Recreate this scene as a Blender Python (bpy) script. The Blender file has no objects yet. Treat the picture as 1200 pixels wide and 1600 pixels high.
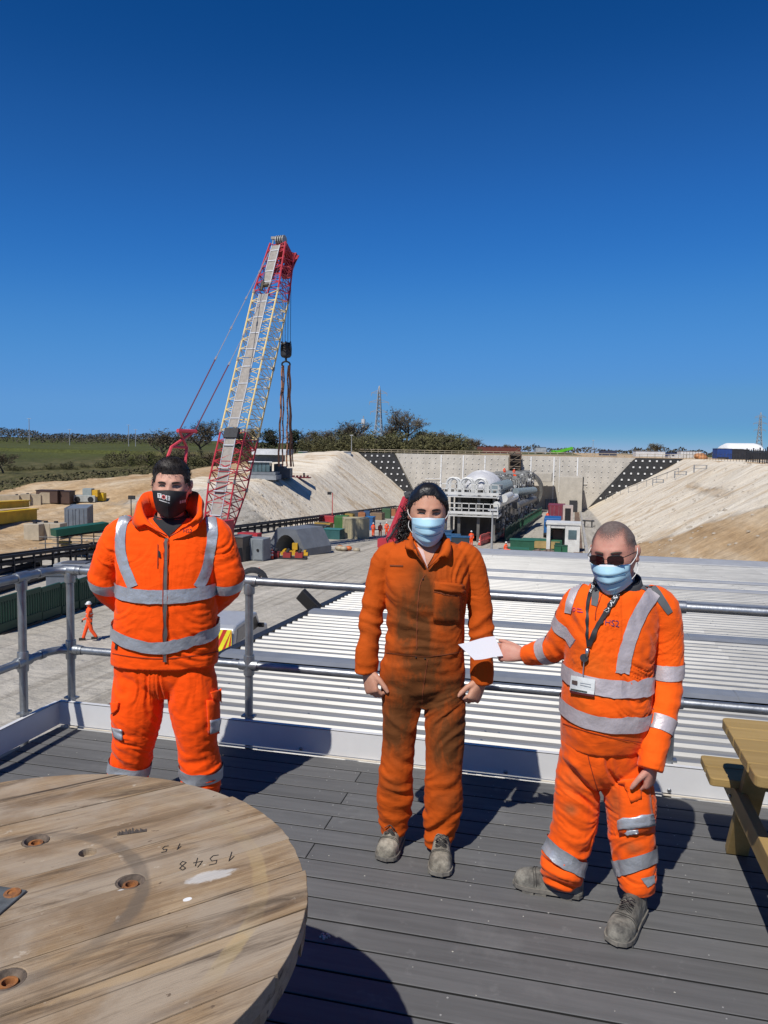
import bpy, bmesh, math, random
import numpy as np
from mathutils import Vector, Matrix, noise
from mathutils.bvhtree import BVHTree
sc = bpy.context.scene
COL = sc.collection
rnd = random.Random(7)
R = math.radians
# ---------------------------------------------------------------- camera
YAW, PITCH, ROLL, FPX = R(13.4), R(4.67), R(1.0), 1200.0
CAM = Vector((0, 0, 1.95))
_f0 = Vector((-math.sin(YAW), math.cos(YAW), 0)); _r0 = Vector((math.cos(YAW), math.sin(YAW), 0)); _z = Vector((0, 0, 1))
FW = _f0 * math.cos(PITCH) - _z * math.sin(PITCH)
_u0 = _z * math.cos(PITCH) + _f0 * math.sin(PITCH)
RT = _r0 * math.cos(ROLL) + _u0 * math.sin(ROLL)
UP = -_r0 * math.sin(ROLL) + _u0 * math.cos(ROLL)
cd = bpy.data.cameras.new('camera'); cam = bpy.data.objects.new('camera', cd); COL.objects.link(cam)
cam.matrix_world = Matrix(((RT.x, UP.x, -FW.x, 0), (RT.y, UP.y, -FW.y, 0), (RT.z, UP.z, -FW.z, CAM.z), (0, 0, 0, 1)))
cd.sensor_fit = 'VERTICAL'; cd.sensor_height = 32.0; cd.lens = 24.0      # 1200 px focal length on 1600 px
cd.clip_start = 0.05; cd.clip_end = 9000
sc.camera = cam
sc.render.resolution_x = 768; sc.render.resolution_y = 1024
# ---------------------------------------------------------------- light
SUN_EL = R(52)
SH = (_r0 * 0.47 + _f0 * 0.88).normalized()          # direction in which shadows fall
SUN = Vector((-SH.x * math.cos(SUN_EL), -SH.y * math.cos(SUN_EL), math.sin(SUN_EL)))
w = bpy.data.worlds.new('World'); sc.world = w; w.use_nodes = True
nt = w.node_tree; bg = nt.nodes['Background']
sky = nt.nodes.new('ShaderNodeTexSky'); sky.sky_type = 'NISHITA'; sky.sun_disc = False
sky.sun_elevation = SUN_EL; sky.sun_rotation = math.atan2(SUN.x, SUN.y)
sky.altitude = 0; sky.air_density = 0.7; sky.dust_density = 0.0; sky.ozone_density = 1.0
hs = nt.nodes.new('ShaderNodeHueSaturation'); hs.inputs['Saturation'].default_value = 1.2
def _vm(op, v):
    q = nt.nodes.new('ShaderNodeVectorMath'); q.operation = op; q.inputs[1].default_value = (v, v, v); return q
SKY_S = 0.075
m1 = _vm('MULTIPLY', SKY_S); m2 = _vm('MULTIPLY', 1 / SKY_S); cu = nt.nodes.new('ShaderNodeRGBCurve')   # one tone curve for the whole sky (camera rendition)
def _lin(v): return tuple(((x / 255 + .055) / 1.055) ** 2.4 if x > 10 else x / 255 / 12.92 for x in v)
for i, pts in enumerate(zip(*[zip(_lin(a_), _lin(b_)) for a_, b_ in (((52, 83, 123), (13, 70, 136)), ((63, 95, 137), (31, 88, 160)), ((80, 116, 159), (46, 113, 190)), ((106, 144, 183), (71, 137, 206)), ((150, 184, 206), (92, 151, 211)), ((214, 223, 215), (117, 163, 205)))])):
    c_ = cu.mapping.curves[i]; pts = sorted(pts)
    c_.points[0].location = (0, 0); c_.points[1].location = (1, (.75, .85, .95)[i])
    for p_ in pts: c_.points.new(*p_)
cu.mapping.update()
for a_, b_ in ((sky.outputs[0], hs.inputs['Color']), (hs.outputs[0], m1.inputs[0]), (m1.outputs[0], cu.inputs['Color']), (cu.outputs[0], m2.inputs[0]), (m2.outputs[0], bg.inputs[0])): nt.links.new(a_, b_)
bg.inputs[1].default_value = 0.075
sl = bpy.data.lights.new('sun', 'SUN'); sl.energy = 4.9; sl.angle = R(0.53); sl.color = (1.0, 0.955, 0.88)
so = bpy.data.objects.new('sun', sl); COL.objects.link(so); so.rotation_euler = SUN.to_track_quat('Z', 'Y').to_euler(); so.location = (0, 0, 60)
vs = sc.view_settings; vs.view_transform = 'Standard'; vs.look = 'None'; vs.exposure = 0.0; vs.gamma = 1.0; vs.use_curve_mapping = False
# ---------------------------------------------------------------- picture to place
def ray(px, py):
    return FW + RT * ((px - 600) / FPX) - UP * ((py - 800) / FPX)
def P(px, py, d):
    r = ray(px, py); return CAM + r * (d / r.dot(_f0))
def G(px, py, z=0.0):
    r = ray(px, py); return CAM + r * ((z - CAM.z) / r.z)
def sm(a, b, x):
    t = min(1, max(0, (x - a) / (b - a))); return t * t * (3 - 2 * t)
def lerp(a, b, t): return a + (b - a) * t
def zf(Y): return -5.75 - 0.038 * Y
def H(X, Y):
    """height of the site ground"""
    fl = zf(min(Y, 222))
    if X > 4.5:
        z = min(fl + (X - 4.5) * 0.577, 0.55)
    elif X > -41: z = fl
    else:
        n95 = max(min(-4.7 + .03 * (Y - 113), 0.8), fl + 5.6 if Y < 95 else -50)
        zc = lerp(-3.7, 0.8, sm(150, 205, Y))
        if X > -95: top = lerp(zc, n95, sm(-64, -95, X))
        else: top = lerp(n95, 0.6, min(1, (-95 - X) / 300))
        B = min(fl + (-41 - X) * 0.75, top)
        A = fl + 3.0 * sm(-41, -82, X)
        if X < -82: A = lerp(A, n95, sm(-82, -95, X))
        if X < -95: A = lerp(n95, 0.6, min(1, (-95 - X) / 300))
        z = lerp(A, B, sm(88, 108, Y))
    if Y > 222: z = max(z, 0.8) if X > -62 else lerp(z, .8, .6)
    if X < -150 and Y > 600: z += 9 * sm(-150, -500, X) * sm(600, 900, Y)
    return z
def hit(px, py, far=900):
    r = ray(px, py); r = r / r.dot(_f0); t = 8.0
    while t < far:
        p = CAM + r * t
        if p.z <= H(p.x, p.y): break
        t *= 1.01
    a, b = t / 1.01, t
    for _ in range(20):
        m = (a + b) / 2; p = CAM + r * m
        if p.z <= H(p.x, p.y): b = m
        else: a = m
    return CAM + r * b
def depth(p): return (Vector(p) - CAM).dot(_f0)
# ---------------------------------------------------------------- materials
MATS = {}
def M(name, col, rough=.75, metal=0., var=.12, scale=4., bump=0., bscale=60., col2=None, ovar=0., stretch=(1, 1, 1), spec=.5, rv=0.):
    if name in MATS: return MATS[name]
    m = bpy.data.materials.new(name); m.use_nodes = True; MATS[name] = m
    n = m.node_tree.nodes; l = m.node_tree.links; b = n['Principled BSDF']
    b.inputs['Roughness'].default_value = rough; b.inputs['Metallic'].default_value = metal
    b.inputs['Specular IOR Level'].default_value = spec
    c2 = col2 or tuple(max(0, x * (1 - 2 * var)) for x in col)
    tc = n.new('ShaderNodeTexCoord'); mp = n.new('ShaderNodeMapping'); mp.inputs['Scale'].default_value = stretch
    l.new(tc.outputs['Object'], mp.inputs[0])
    nz = n.new('ShaderNodeTexNoise'); nz.inputs['Scale'].default_value = scale; nz.inputs['Detail'].default_value = 6; nz.inputs['Roughness'].default_value = .65
    if ovar:
        oi = n.new('ShaderNodeObjectInfo'); ad = n.new('ShaderNodeVectorMath'); ad.operation = 'MULTIPLY_ADD'
        cx = n.new('ShaderNodeCombineXYZ')
        for i in range(3): l.new(oi.outputs['Random'], cx.inputs[i])
        ad.inputs[1].default_value = (37, 53, 71); l.new(cx.outputs[0], ad.inputs[0]); l.new(mp.outputs[0], ad.inputs[2])
        l.new(ad.outputs[0], nz.inputs['Vector']); vec = ad.outputs[0]
    else:
        l.new(mp.outputs[0], nz.inputs['Vector']); vec = mp.outputs[0]
    mx = n.new('ShaderNodeMix'); mx.data_type = 'RGBA'
    mr = n.new('ShaderNodeMapRange'); mr.inputs[1].default_value = .33; mr.inputs[2].default_value = .67
    l.new(nz.outputs[0], mr.inputs[0]); l.new(mr.outputs[0], mx.inputs[0])
    mx.inputs[6].default_value = (*c2, 1); mx.inputs[7].default_value = (*col, 1)
    out = mx.outputs[2]
    if ovar:
        hv = n.new('ShaderNodeHueSaturation'); m2 = n.new('ShaderNodeMapRange')
        m2.inputs[3].default_value = 1 - ovar; m2.inputs[4].default_value = 1 + ovar
        l.new(oi.outputs['Random'], m2.inputs[0]); l.new(m2.outputs[0], hv.inputs['Value']); l.new(out, hv.inputs['Color']); out = hv.outputs[0]
    l.new(out, b.inputs['Base Color'])
    if rv:
        m3 = n.new('ShaderNodeMapRange'); m3.inputs[3].default_value = rough - rv; m3.inputs[4].default_value = rough + rv
        l.new(nz.outputs[0], m3.inputs[0]); l.new(m3.outputs[0], b.inputs['Roughness'])
    if bump:
        n2 = n.new('ShaderNodeTexNoise'); n2.inputs['Scale'].default_value = bscale; n2.inputs['Detail'].default_value = 4
        l.new(vec, n2.inputs['Vector']); bp = n.new('ShaderNodeBump'); bp.inputs['Strength'].default_value = min(1, bump)
        bp.inputs['Distance'].default_value = .3 / bscale
        l.new(n2.outputs[0], bp.inputs['Height']); l.new(bp.outputs[0], b.inputs['Normal'])
    m['out'] = 1
    return m
def nodes(m):
    return m.node_tree.nodes, m.node_tree.links, m.node_tree.nodes['Principled BSDF']
# ---------------------------------------------------------------- mesh and object helpers
ORG = {}
class MB:
    def __init__(s): s.v = []; s.f = []
    def add(s, vs, fs):
        o = len(s.v); s.v += [Vector(p) for p in vs]; s.f += [tuple(i + o for i in f) for f in fs]; return s
    def box(s, c, sz, rz=0., rot=None):
        hx, hy, hz = sz[0] / 2, sz[1] / 2, sz[2] / 2
        m = rot if rot is not None else Matrix.Rotation(rz, 3, 'Z')
        c = Vector(c)
        vs = [c + m @ Vector((x * hx, y * hy, z * hz)) for x in (-1, 1) for y in (-1, 1) for z in (-1, 1)]
        return s.add(vs, [(0, 1, 3, 2), (4, 6, 7, 5), (0, 4, 5, 1), (2, 3, 7, 6), (0, 2, 6, 4), (1, 5, 7, 3)])
    def rod(s, a, b, r, n=6, r2=None, cap=True):
        a, b = Vector(a), Vector(b); t = (b - a)
        if t.length < 1e-6: return s
        t.normalize(); u = t.orthogonal().normalized(); w_ = t.cross(u); r2 = r if r2 is None else r2
        vs = []
        for c, rr in ((a, r), (b, r2)):
            for i in range(n):
                q = 2 * math.pi * i / n; vs.append(c + (u * math.cos(q) + w_ * math.sin(q)) * rr)
        fs = [(i, (i + 1) % n, n + (i + 1) % n, n + i) for i in range(n)]
        if cap: fs += [tuple(range(n))[::-1], tuple(range(n, 2 * n))]
        return s.add(vs, fs)
    def beam(s, a, b, wd, ht, upv=(0, 0, 1)):
        a, b = Vector(a), Vector(b); t = (b - a).normalized(); x = t.cross(Vector(upv))
        x = x.normalized() if x.length > 1e-4 else t.orthogonal().normalized(); y = x.cross(t)
        vs = []
        for c in (a, b):
            for i, j in ((-1, -1), (1, -1), (1, 1), (-1, 1)): vs.append(c + x * (i * wd / 2) + y * (j * ht / 2))
        return s.add(vs, [(0, 1, 2, 3)[::-1], (4, 5, 6, 7), (0, 1, 5, 4), (1, 2, 6, 5), (2, 3, 7, 6), (3, 0, 4, 7)])
    def path(s, pts, r, n=6, closed=False):
        pts = [Vector(p) for p in pts]; m = len(pts); vs = []; u = None
        rr = r if hasattr(r, '__len__') else [r] * m
        for k in range(m):
            t = (pts[(k + 1) % m] - pts[k - 1]) if closed else (pts[min(k + 1, m - 1)] - pts[max(k - 1, 0)])
            t.normalize()
            if u is None: u = t.orthogonal().normalized()
            u = (u - t * u.dot(t)); u = u.normalized() if u.length > 1e-5 else t.orthogonal().normalized()
            w_ = t.cross(u)
            for i in range(n):
                q = 2 * math.pi * i / n; vs.append(pts[k] + (u * math.cos(q) + w_ * math.sin(q)) * rr[k])
        fs = []
        for k in range(m if closed else m - 1):
            k2 = (k + 1) % m
            fs += [(k * n + i, k * n + (i + 1) % n, k2 * n + (i + 1) % n, k2 * n + i) for i in range(n)]
        if not closed: fs += [tuple(range(n))[::-1], tuple(range((m - 1) * n, m * n))]
        return s.add(vs, fs)
    def rings(s, rings, cap=True, closed=True):
        n = len(rings[0]); vs = [p for r_ in rings for p in r_]; fs = []
        for k in range(len(rings) - 1):
            for i in range(n if closed else n - 1):
                j = (i + 1) % n; fs.append((k * n + i, k * n + j, (k + 1) * n + j, (k + 1) * n + i))
        if cap: fs += [tuple(range(n))[::-1], tuple(range((len(rings) - 1) * n, len(rings) * n))]
        return s.add(vs, fs)
    def grid(s, rows, flip=False):
        return s.rings(rows, cap=False, closed=False)
    def disc(s, c, nrm, r, n=12, th=.01):
        nrm = Vector(nrm).normalized(); return s.rod(Vector(c), Vector(c) + nrm * th, r, n)
    def prism(s, poly, off):
        off = Vector(off); n = len(poly); vs = [Vector(p) for p in poly] + [Vector(p) + off for p in poly]
        return s.add(vs, [tuple(range(n))[::-1], tuple(range(n, 2 * n))] + [(i, (i + 1) % n, n + (i + 1) % n, n + i) for i in range(n)])
    def dome(s, c, rx, ry, rz, n=10, m=5, full=False):
        c = Vector(c); rr = []
        for k in range(m + 1):
            a = (-math.pi / 2 if full else 0) + (math.pi if full else math.pi / 2) * k / m; a = min(a, math.pi / 2 - .02); a = max(a, -math.pi / 2 + .02)
            rr.append([c + Vector((rx * math.cos(a) * math.cos(2 * math.pi * i / n), ry * math.cos(a) * math.sin(2 * math.pi * i / n), rz * math.sin(a))) for i in range(n)])
        return s.rings(rr)
    def mesh(s, name, org=None):
        me = bpy.data.meshes.new(name); vs = s.v
        if org is not None:
            inv = org.inverted(); vs = [inv @ p for p in vs]
        me.from_pydata([tuple(p) for p in vs], [], s.f); me.update()
        bm = bmesh.new(); bm.from_mesh(me); bmesh.ops.recalc_face_normals(bm, faces=bm.faces); bm.to_mesh(me); bm.free()
        return me
    def build(s, name, mat, parent=None, smooth=False, org=None, bevel=0., sharp=None):
        if parent is not None: om = ORG[parent.name]
        else: om = Matrix.Translation(org) if org is not None else Matrix()
        me = s.mesh(name, om); o = link(name, me, mat, parent)
        if parent is None: o.matrix_basis = om
        ORG[o.name] = om
        if smooth: shade(me, sharp)
        if bevel:
            b = o.modifiers.new('bevel', 'BEVEL'); b.width = bevel; b.segments = 2; b.limit_method = 'ANGLE'; b.angle_limit = R(40)
        return o
def shade(me, sharp=None):
    me.polygons.foreach_set('use_smooth', [True] * len(me.polygons))
    if sharp:
        try: me.set_sharp_from_angle(angle=R(sharp))
        except Exception: pass
def link(name, me, mat, parent=None):
    o = bpy.data.objects.new(name, me); COL.objects.link(o)
    if mat is not None and not me.materials: me.materials.append(mat)
    if parent is not None: o.parent = parent
    return o
def tag(o, label=None, cat=None, group=None, kind=None):
    if label: o['label'] = label
    if cat: o['category'] = cat
    if group: o['group'] = group
    if kind: o['kind'] = kind
    return o
def thing(name, label, cat, loc=(0, 0, 0), rz=0., group=None):
    o = bpy.data.objects.new(name, None); COL.objects.link(o); o.empty_display_size = .2
    om = Matrix.Translation(Vector(loc)) @ Matrix.Rotation(rz, 4, 'Z')
    o.matrix_basis = om; ORG[o.name] = om
    return tag(o, label, cat, group)
def kids(o): return [c for c in bpy.data.objects if c.parent == o]
def dup(root, loc, rz=0., label=None, group=None, scale=None):
    c = root.copy(); COL.objects.link(c); om = Matrix.Translation(Vector(loc)) @ Matrix.Rotation(rz, 4, 'Z')
    if scale: om = om @ Matrix.Scale(scale, 4)
    c.matrix_basis = om; ORG[c.name] = om
    if label: c['label'] = label
    if group: c['group'] = group
    for k in kids(root):
        q = k.copy(); COL.objects.link(q); q.parent = c; ORG[q.name] = om
        for g in kids(k):
            e = g.copy(); COL.objects.link(e); e.parent = q; ORG[e.name] = om
    return c
def apply_mods(o):
    dg = bpy.context.evaluated_depsgraph_get(); dg.update()
    me = bpy.data.meshes.new_from_object(o.evaluated_get(dg)); o.modifiers.clear()
    old = o.data; o.data = me; bpy.data.meshes.remove(old); return o
def text_mesh(body, size):
    cu = bpy.data.curves.new('t', 'FONT'); cu.body = body; cu.size = size; cu.align_x = 'CENTER'; cu.align_y = 'CENTER'; cu.resolution_u = 3
    o = bpy.data.objects.new('t', cu); COL.objects.link(o); dg = bpy.context.evaluated_depsgraph_get(); dg.update()
    me = bpy.data.meshes.new_from_object(o.evaluated_get(dg)); bpy.data.objects.remove(o)
    vs = [v.co.copy() for v in me.vertices]; fs = [tuple(p.vertices) for p in me.polygons]; bpy.data.meshes.remove(me)
    return vs, fs
# ================================================================ terrain
def terrain_material():
    m = bpy.data.materials.new('site_soil'); m.use_nodes = True; n, l, b = nodes(m)
    b.inputs['Roughness'].default_value = .95; b.inputs['Specular IOR Level'].default_value = .15
    at = n.new('ShaderNodeVertexColor'); at.layer_name = 'zone'; sp = n.new('ShaderNodeSeparateColor'); l.new(at.outputs[0], sp.inputs[0])
    tc = n.new('ShaderNodeTexCoord')
    def nz(scale, det=8, st=(1, 1, 1), ro=.6, dist=0):
        mp = n.new('ShaderNodeMapping'); mp.inputs['Scale'].default_value = st; l.new(tc.outputs['Object'], mp.inputs[0])
        q = n.new('ShaderNodeTexNoise'); q.inputs['Scale'].default_value = scale; q.inputs['Detail'].default_value = det; q.inputs['Roughness'].default_value = ro
        q.inputs['Distortion'].default_value = dist
        l.new(mp.outputs[0], q.inputs['Vector']); return q.outputs[0]
    def ramp(f, stops):
        r = n.new('ShaderNodeValToRGB'); l.new(f, r.inputs[0]); e = r.color_ramp.elements
        while len(e) < len(stops): e.new(.5)
        for k, (p, c) in enumerate(stops): e[k].position = p; e[k].color = (*c, 1)
        return r.outputs[0]
    def mix(f, a, c):
        q = n.new('ShaderNodeMix'); q.data_type = 'RGBA'; l.new(f, q.inputs[0]); l.new(a, q.inputs[6]); l.new(c, q.inputs[7]); return q.outputs[2]
    def edge(sock, nse, wd=.45):
        a = n.new('ShaderNodeMath'); a.operation = 'MULTIPLY_ADD'; a.inputs[1].default_value = wd; a.inputs[2].default_value = -wd / 2; l.new(nse, a.inputs[0])
        c = n.new('ShaderNodeMath'); c.operation = 'ADD'; l.new(a.outputs[0], c.inputs[0]); l.new(sock, c.inputs[1])
        r = n.new('ShaderNodeMapRange'); r.inputs[1].default_value = .38; r.inputs[2].default_value = .62; l.new(c.outputs[0], r.inputs[0]); return r.outputs[0]
    def mul(f, a, bl='MULTIPLY', fac=1.):
        q = n.new('ShaderNodeMix'); q.data_type = 'RGBA'; q.blend_type = bl; q.inputs[0].default_value = fac; l.new(a, q.inputs[6]); l.new(f, q.inputs[7]); return q.outputs[2]
    big = nz(.12); mid = nz(.9, 8); fine = nz(6, 6); streak = nz(.35, 8, (1.0, .12, 1.0)); trk = nz(.5, 6, (1.0, .08, 1.0), .7, .4)
    chs = nz(.22, 9, (.35, 1.5, .35), .62, .8)
    conc = ramp(trk, [(.3, (.31, .285, .24)), (.5, (.40, .37, .315)), (.7, (.48, .445, .385))])
    conc = mul(ramp(mid, [(.3, (.86, .86, .86)), (.7, (1.06, 1.06, 1.06))]), conc)
    tk = nz(1.5, 3, (1, .018, 1), .5, .9); conc = mul(ramp(tk, [(.40, (.80, .79, .78)), (.46, (1, 1, 1)), (.60, (1, 1, 1)), (.66, (1.12, 1.11, 1.1))]), conc)
    chalk = ramp(chs, [(.25, (.55, .47, .355)), (.5, (.67, .595, .475)), (.72, (.76, .70, .585))])
    chalk = mul(ramp(fine, [(.25, (.72, .70, .66)), (.55, (1.0, 1.0, 1.0))]), chalk, fac=.7)
    chalk = mix(ramp(nz(.16, 8, (.5, 1.2, .5), .6, 1.2), [(.50, (0, 0, 0)), (.64, (.7, .7, .7))]), chalk, ramp(mid, [(.3, (.36, .24, .125)), (.7, (.47, .34, .19))]))
    sand = ramp(streak, [(.3, (.36, .235, .12)), (.5, (.47, .335, .195)), (.7, (.58, .475, .335))])
    sand = mul(ramp(mid, [(.3, (.7, .68, .66)), (.6, (1.0, 1.0, 1.0))]), sand)
    grass = ramp(nz(.07, 8, (1, .35, 1)), [(.3, (.058, .064, .020)), (.55, (.080, .090, .026)), (.75, (.115, .115, .042))])
    grass = mul(ramp(nz(1.2, 6), [(.3, (.55, .55, .55)), (.65, (1.1, 1.1, 1.1))]), grass)
    dry = ramp(nz(.5, 8, (1, .5, 1)), [(.3, (.045, .05, .018)), (.5, (.09, .085, .035)), (.7, (.15, .125, .06))])
    dry = mul(ramp(nz(2.5, 6), [(.3, (.5, .5, .5)), (.65, (1.15, 1.15, 1.15))]), dry)
    c = mix(edge(sp.outputs[2], mid), conc, sand)
    c = mix(edge(sp.outputs[0], mid), c, chalk)
    al = at.outputs['Alpha']
    c = mix(edge(al, mid), c, dry)
    c = mix(edge(sp.outputs[1], mid), c, grass)
    l.new(c, b.inputs['Base Color'])
    bp = n.new('ShaderNodeBump'); bp.inputs['Strength'].default_value = .8; bp.inputs['Distance'].default_value = .35
    ad = n.new('ShaderNodeMath'); ad.operation = 'ADD'; l.new(mid, ad.inputs[0]); l.new(chs, ad.inputs[1])
    l.new(ad.outputs[0], bp.inputs['Height']); l.new(bp.outputs[0], b.inputs['Normal'])
    return m
SOIL = terrain_material()
def zone(X, Y):
    r = g = b = a = 0.
    if X > 4.5:
        s = sm(5, 6.5, X) ; r = s
        if X > 33: r *= 1 - sm(40, 60, X)
        brown = sm(-8, 8, (84 - (X - 7.3) * 2.6) - Y)
        crest = sm(26, 29, X) * sm(200, 170, Y) * sm(90, 130, Y) * .8
        band = math.exp(-((X - 17 - (Y - 100) * .03) / 1.3) ** 2) * sm(75, 90, Y) * sm(150, 120, Y) * .62
        bb = max(brown * .9, crest, band); r *= 1 - bb; b = bb
        if Y > 222: g = sm(50, 80, X); b = max(b, .7 * (1 - g)); r = 0
    elif X > -41:
        b = .12 + .2 * sm(-33, -41, X) + .1 * sm(140, 200, Y)
        if Y > 222: b = .8; g = sm(260, 300, Y)
    else:
        wA = 1 - sm(86, 104, Y)
        b = .9 * wA * sm(-41, -52, X) + .15
        r = (1 - sm(-59, -64, X)) * sm(98, 112, Y) if Y < 150 else (1 - wA) * (1 - sm(-70, -76, X)); b = max(b, (1 - wA) * sm(-58, -62, X))
        road = math.exp(-((X + 79) / 5) ** 2)
        a = sm(-81, -84, X); g = sm(-98, -185, X) * .75 + .25 * sm(-96, -100, X)
        if X > -84: a = max(a, .0)
        if Y > 222: r *= 1 - sm(222, 224, Y); a = max(a, .7); 
    return (r, g, b, a)
xs = list(np.concatenate([np.linspace(-1600, -420, 14), np.linspace(-400, -120, 36), np.linspace(-116, -42, 60), np.linspace(-41, 4.5, 32), np.linspace(5.5, 40, 36), np.linspace(44, 120, 16), np.linspace(160, 1600, 16)]))
ys = list(np.concatenate([np.linspace(-60, 30, 20), np.linspace(32, 221.6, 122), [222.2], np.linspace(226, 300, 14), np.linspace(320, 900, 24), np.linspace(1000, 4500, 14)]))
def zn(X, Y):
    z = H(X, Y)
    if Y < 400:
        s = max(0, min(1, (X - 5) / 3)) * (1 - sm(29, 33, X)) if X > 0 else sm(-42, -46, X) * (1 - sm(-95, -105, X))
        if Y > 222: s *= .3
        a = noise.noise((X * .16, Y * .4, 1.3)) * .35 + noise.noise((X * .5, Y * .9, 5.)) * .22 + noise.noise((X * .1, Y * .07, 9.)) * .5
        z += s * a
        if X < -82: z += .25 * noise.noise((X * .3, Y * .3, 2))
    return z
ZV = {(i, j): zn(x, y) for i, x in enumerate(xs) for j, y in enumerate(ys)}
def patch(name, x0, x1, y0, y1):
    ii = [i for i, x in enumerate(xs) if x0 - 1e-6 <= x <= x1 + 1e-6]; jj = [j for j, y in enumerate(ys) if y0 - 1e-6 <= y <= y1 + 1e-6]
    if not ii or not jj: return
    me = bpy.data.meshes.new(name)
    vs = [(xs[i], ys[j], ZV[(i, j)]) for j in jj for i in ii]; n = len(ii)
    me.from_pydata(vs, [], [(r_ * n + q, r_ * n + q + 1, (r_ + 1) * n + q + 1, (r_ + 1) * n + q) for r_ in range(len(jj) - 1) for q in range(n - 1)])
    me.update(); ca = me.color_attributes.new('zone', 'FLOAT_COLOR', 'POINT')
    ca.data.foreach_set('color', [c for v in vs for c in zone(v[0], v[1])])
    shade(me); o = link(name, me, SOIL); tag(o, kind='structure'); ORG[name] = Matrix(); return o
X0, X1 = xs[0], xs[-1]; Y0, Y1 = ys[0], ys[-1]
def near(a, v): return min(a, key=lambda q: abs(q - v))
xl, xr = -41.0, 4.5; xb = near(xs, -82)
patch('pit_floor', xl, xr, Y0, 222.2); patch('chalk_slope', xr, near(xs, 31), Y0, 222.2); patch('chalk_slope', xb, xl, Y0, 222.2)
patch('field', X0, xb, Y0, 222.2); patch('plateau', near(xs, 31), X1, Y0, 222.2); patch('plateau', X0, X1, 222.2, Y1)
# ================================================================ deck
DY = 4.53; DX = -3.36; BW = .146
m_board = M('composite_board', (.128, .128, .128), .75, 0, .12, 3, .4, 220, ovar=.10, stretch=(.6, 9, 9), spec=.2)
m_bedge = M('board_edge_dirt_shade', (.012, .012, .012), .95)  # near-black board sides: dirt, plus the shade of the gaps put into the colour
m_white = M('white_coated_steel', (.64, .64, .64), .45, 0, .07, 1.6)
m_galv = M('galvanised_steel', (.36, .38, .40), .42, .85, .14, 14, .15, 60, rv=.1)
m_black = M('black_metal', (.02, .02, .022), .5, .2, .2)
sub = MB(); x_ = -3.3
for k in range(18): sub.box((-3.1 + k * .48, 1.1, -.115), (.05, 6.8, .15))
sub.box((.9, 1.1, -.3), (8.5, 6.86, .06))
deck = tag(sub.build('deck', M('joist_black', (.015, .015, .015), .9)), kind='structure')
n, l, b_ = nodes(m_board); src = b_.inputs['Base Color'].links[0].from_socket; ge = n.new('ShaderNodeNewGeometry')
for sc_, th, am, cl in ((2.3, (.54, .72), .4, (.20, .20, .195)), (7., (.60, .70), .4, (.21, .21, .205)), (1.1, (.55, .7), .3, (.075, .075, .075))):
    nz = n.new('ShaderNodeTexNoise'); nz.inputs['Scale'].default_value = sc_; nz.inputs['Detail'].default_value = 8; nz.inputs['Roughness'].default_value = .7; l.new(ge.outputs['Position'], nz.inputs['Vector'])
    mr = n.new('ShaderNodeMapRange'); mr.inputs[1].default_value, mr.inputs[2].default_value = th; mr.inputs[4].default_value = am; l.new(nz.outputs[0], mr.inputs[0])
    mx = n.new('ShaderNodeMix'); mx.data_type = 'RGBA'; l.new(mr.outputs[0], mx.inputs[0]); l.new(src, mx.inputs[6]); mx.inputs[7].default_value = (*cl, 1); src = mx.outputs[2]
l.new(src, b_.inputs['Base Color'])
def board_mesh(L):
    b = MB(); b.box((0, 0, 0), (L, BW - .010, .024)); me = b.mesh('deck_board')
    bm = bmesh.new(); bm.from_mesh(me); bmesh.ops.bevel(bm, geom=[e for e in bm.edges], offset=.0025, segments=1, affect='EDGES'); bm.to_mesh(me); bm.free(); me.materials.append(m_board); me.materials.append(m_bedge)
    for p_ in me.polygons:
        if abs(p_.normal.y) > .9 or abs(p_.normal.x) > .9: p_.material_index = 1
    return me
XJ = G(556, 1219).x
LB = board_mesh(XJ - DX - .004); RB = board_mesh(5.1 - XJ - .004); FB1 = board_mesh(2.9); FB2 = board_mesh(5.1 - DX - 2.908)
rows = int(5.9 / BW)
for k in range(rows):
    y = DY - .02 - BW * (k + .5)
    prs = [(LB, (DX + XJ) / 2), (RB, (XJ + 5.1) / 2)] if k % 2 else [(FB2, DX + (5.1 - DX - 2.908) / 2), (FB1, 5.1 - 1.45)]
    for me, xc in prs:
        o = link('deck_board', me, m_board, deck); o.location = (xc, y, -.012 + rnd.uniform(-.0008, .0008)); o.rotation_euler = (rnd.uniform(-.004, .004), 0, rnd.uniform(-.0006, .0006))
sx = [G(737, 1380).x, G(737, 1380).x - .96, XJ + .03, XJ - .03, G(737, 1380).x + .96]
b = MB()
for k in range(rows):
    y = DY - .02 - BW * (k + .5)
    for q in sx:
        for s in (-.045, .045):
            if rnd.random() < .55: b.disc((q + rnd.uniform(-.006, .006), y + s, -.001), (0, 0, 1), rnd.uniform(.0025, .0042), 7, .0022)
o = b.build('screw_head', M('chalky_screw', (.30, .30, .29), .8), deck); tag(o, kind='stuff')
# pale flakes lying about
b = MB()
for k in range(150):
    x, y = rnd.uniform(-3.2, 3.5), rnd.uniform(.9, 4.4); r_ = rnd.uniform(.0015, .0042)
    n = 5; a0 = rnd.random() * 6
    b.prism([(x + r_ * rnd.uniform(.6, 1.5) * math.cos(a0 + 2 * math.pi * i / n), y + r_ * rnd.uniform(.5, 1) * math.sin(a0 + 2 * math.pi * i / n), .001) for i in range(n)], (0, 0, .0015))
p = G(505, 1464)
for k in range(14): b.box((p.x + rnd.gauss(0, .014), p.y + rnd.gauss(0, .006), .004), (rnd.uniform(.004, .014), rnd.uniform(.004, .01), .006), rnd.random() * 3)
tag(b.build('debris', M('chalk_debris', (.5, .48, .42), .9)), kind='stuff')
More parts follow.
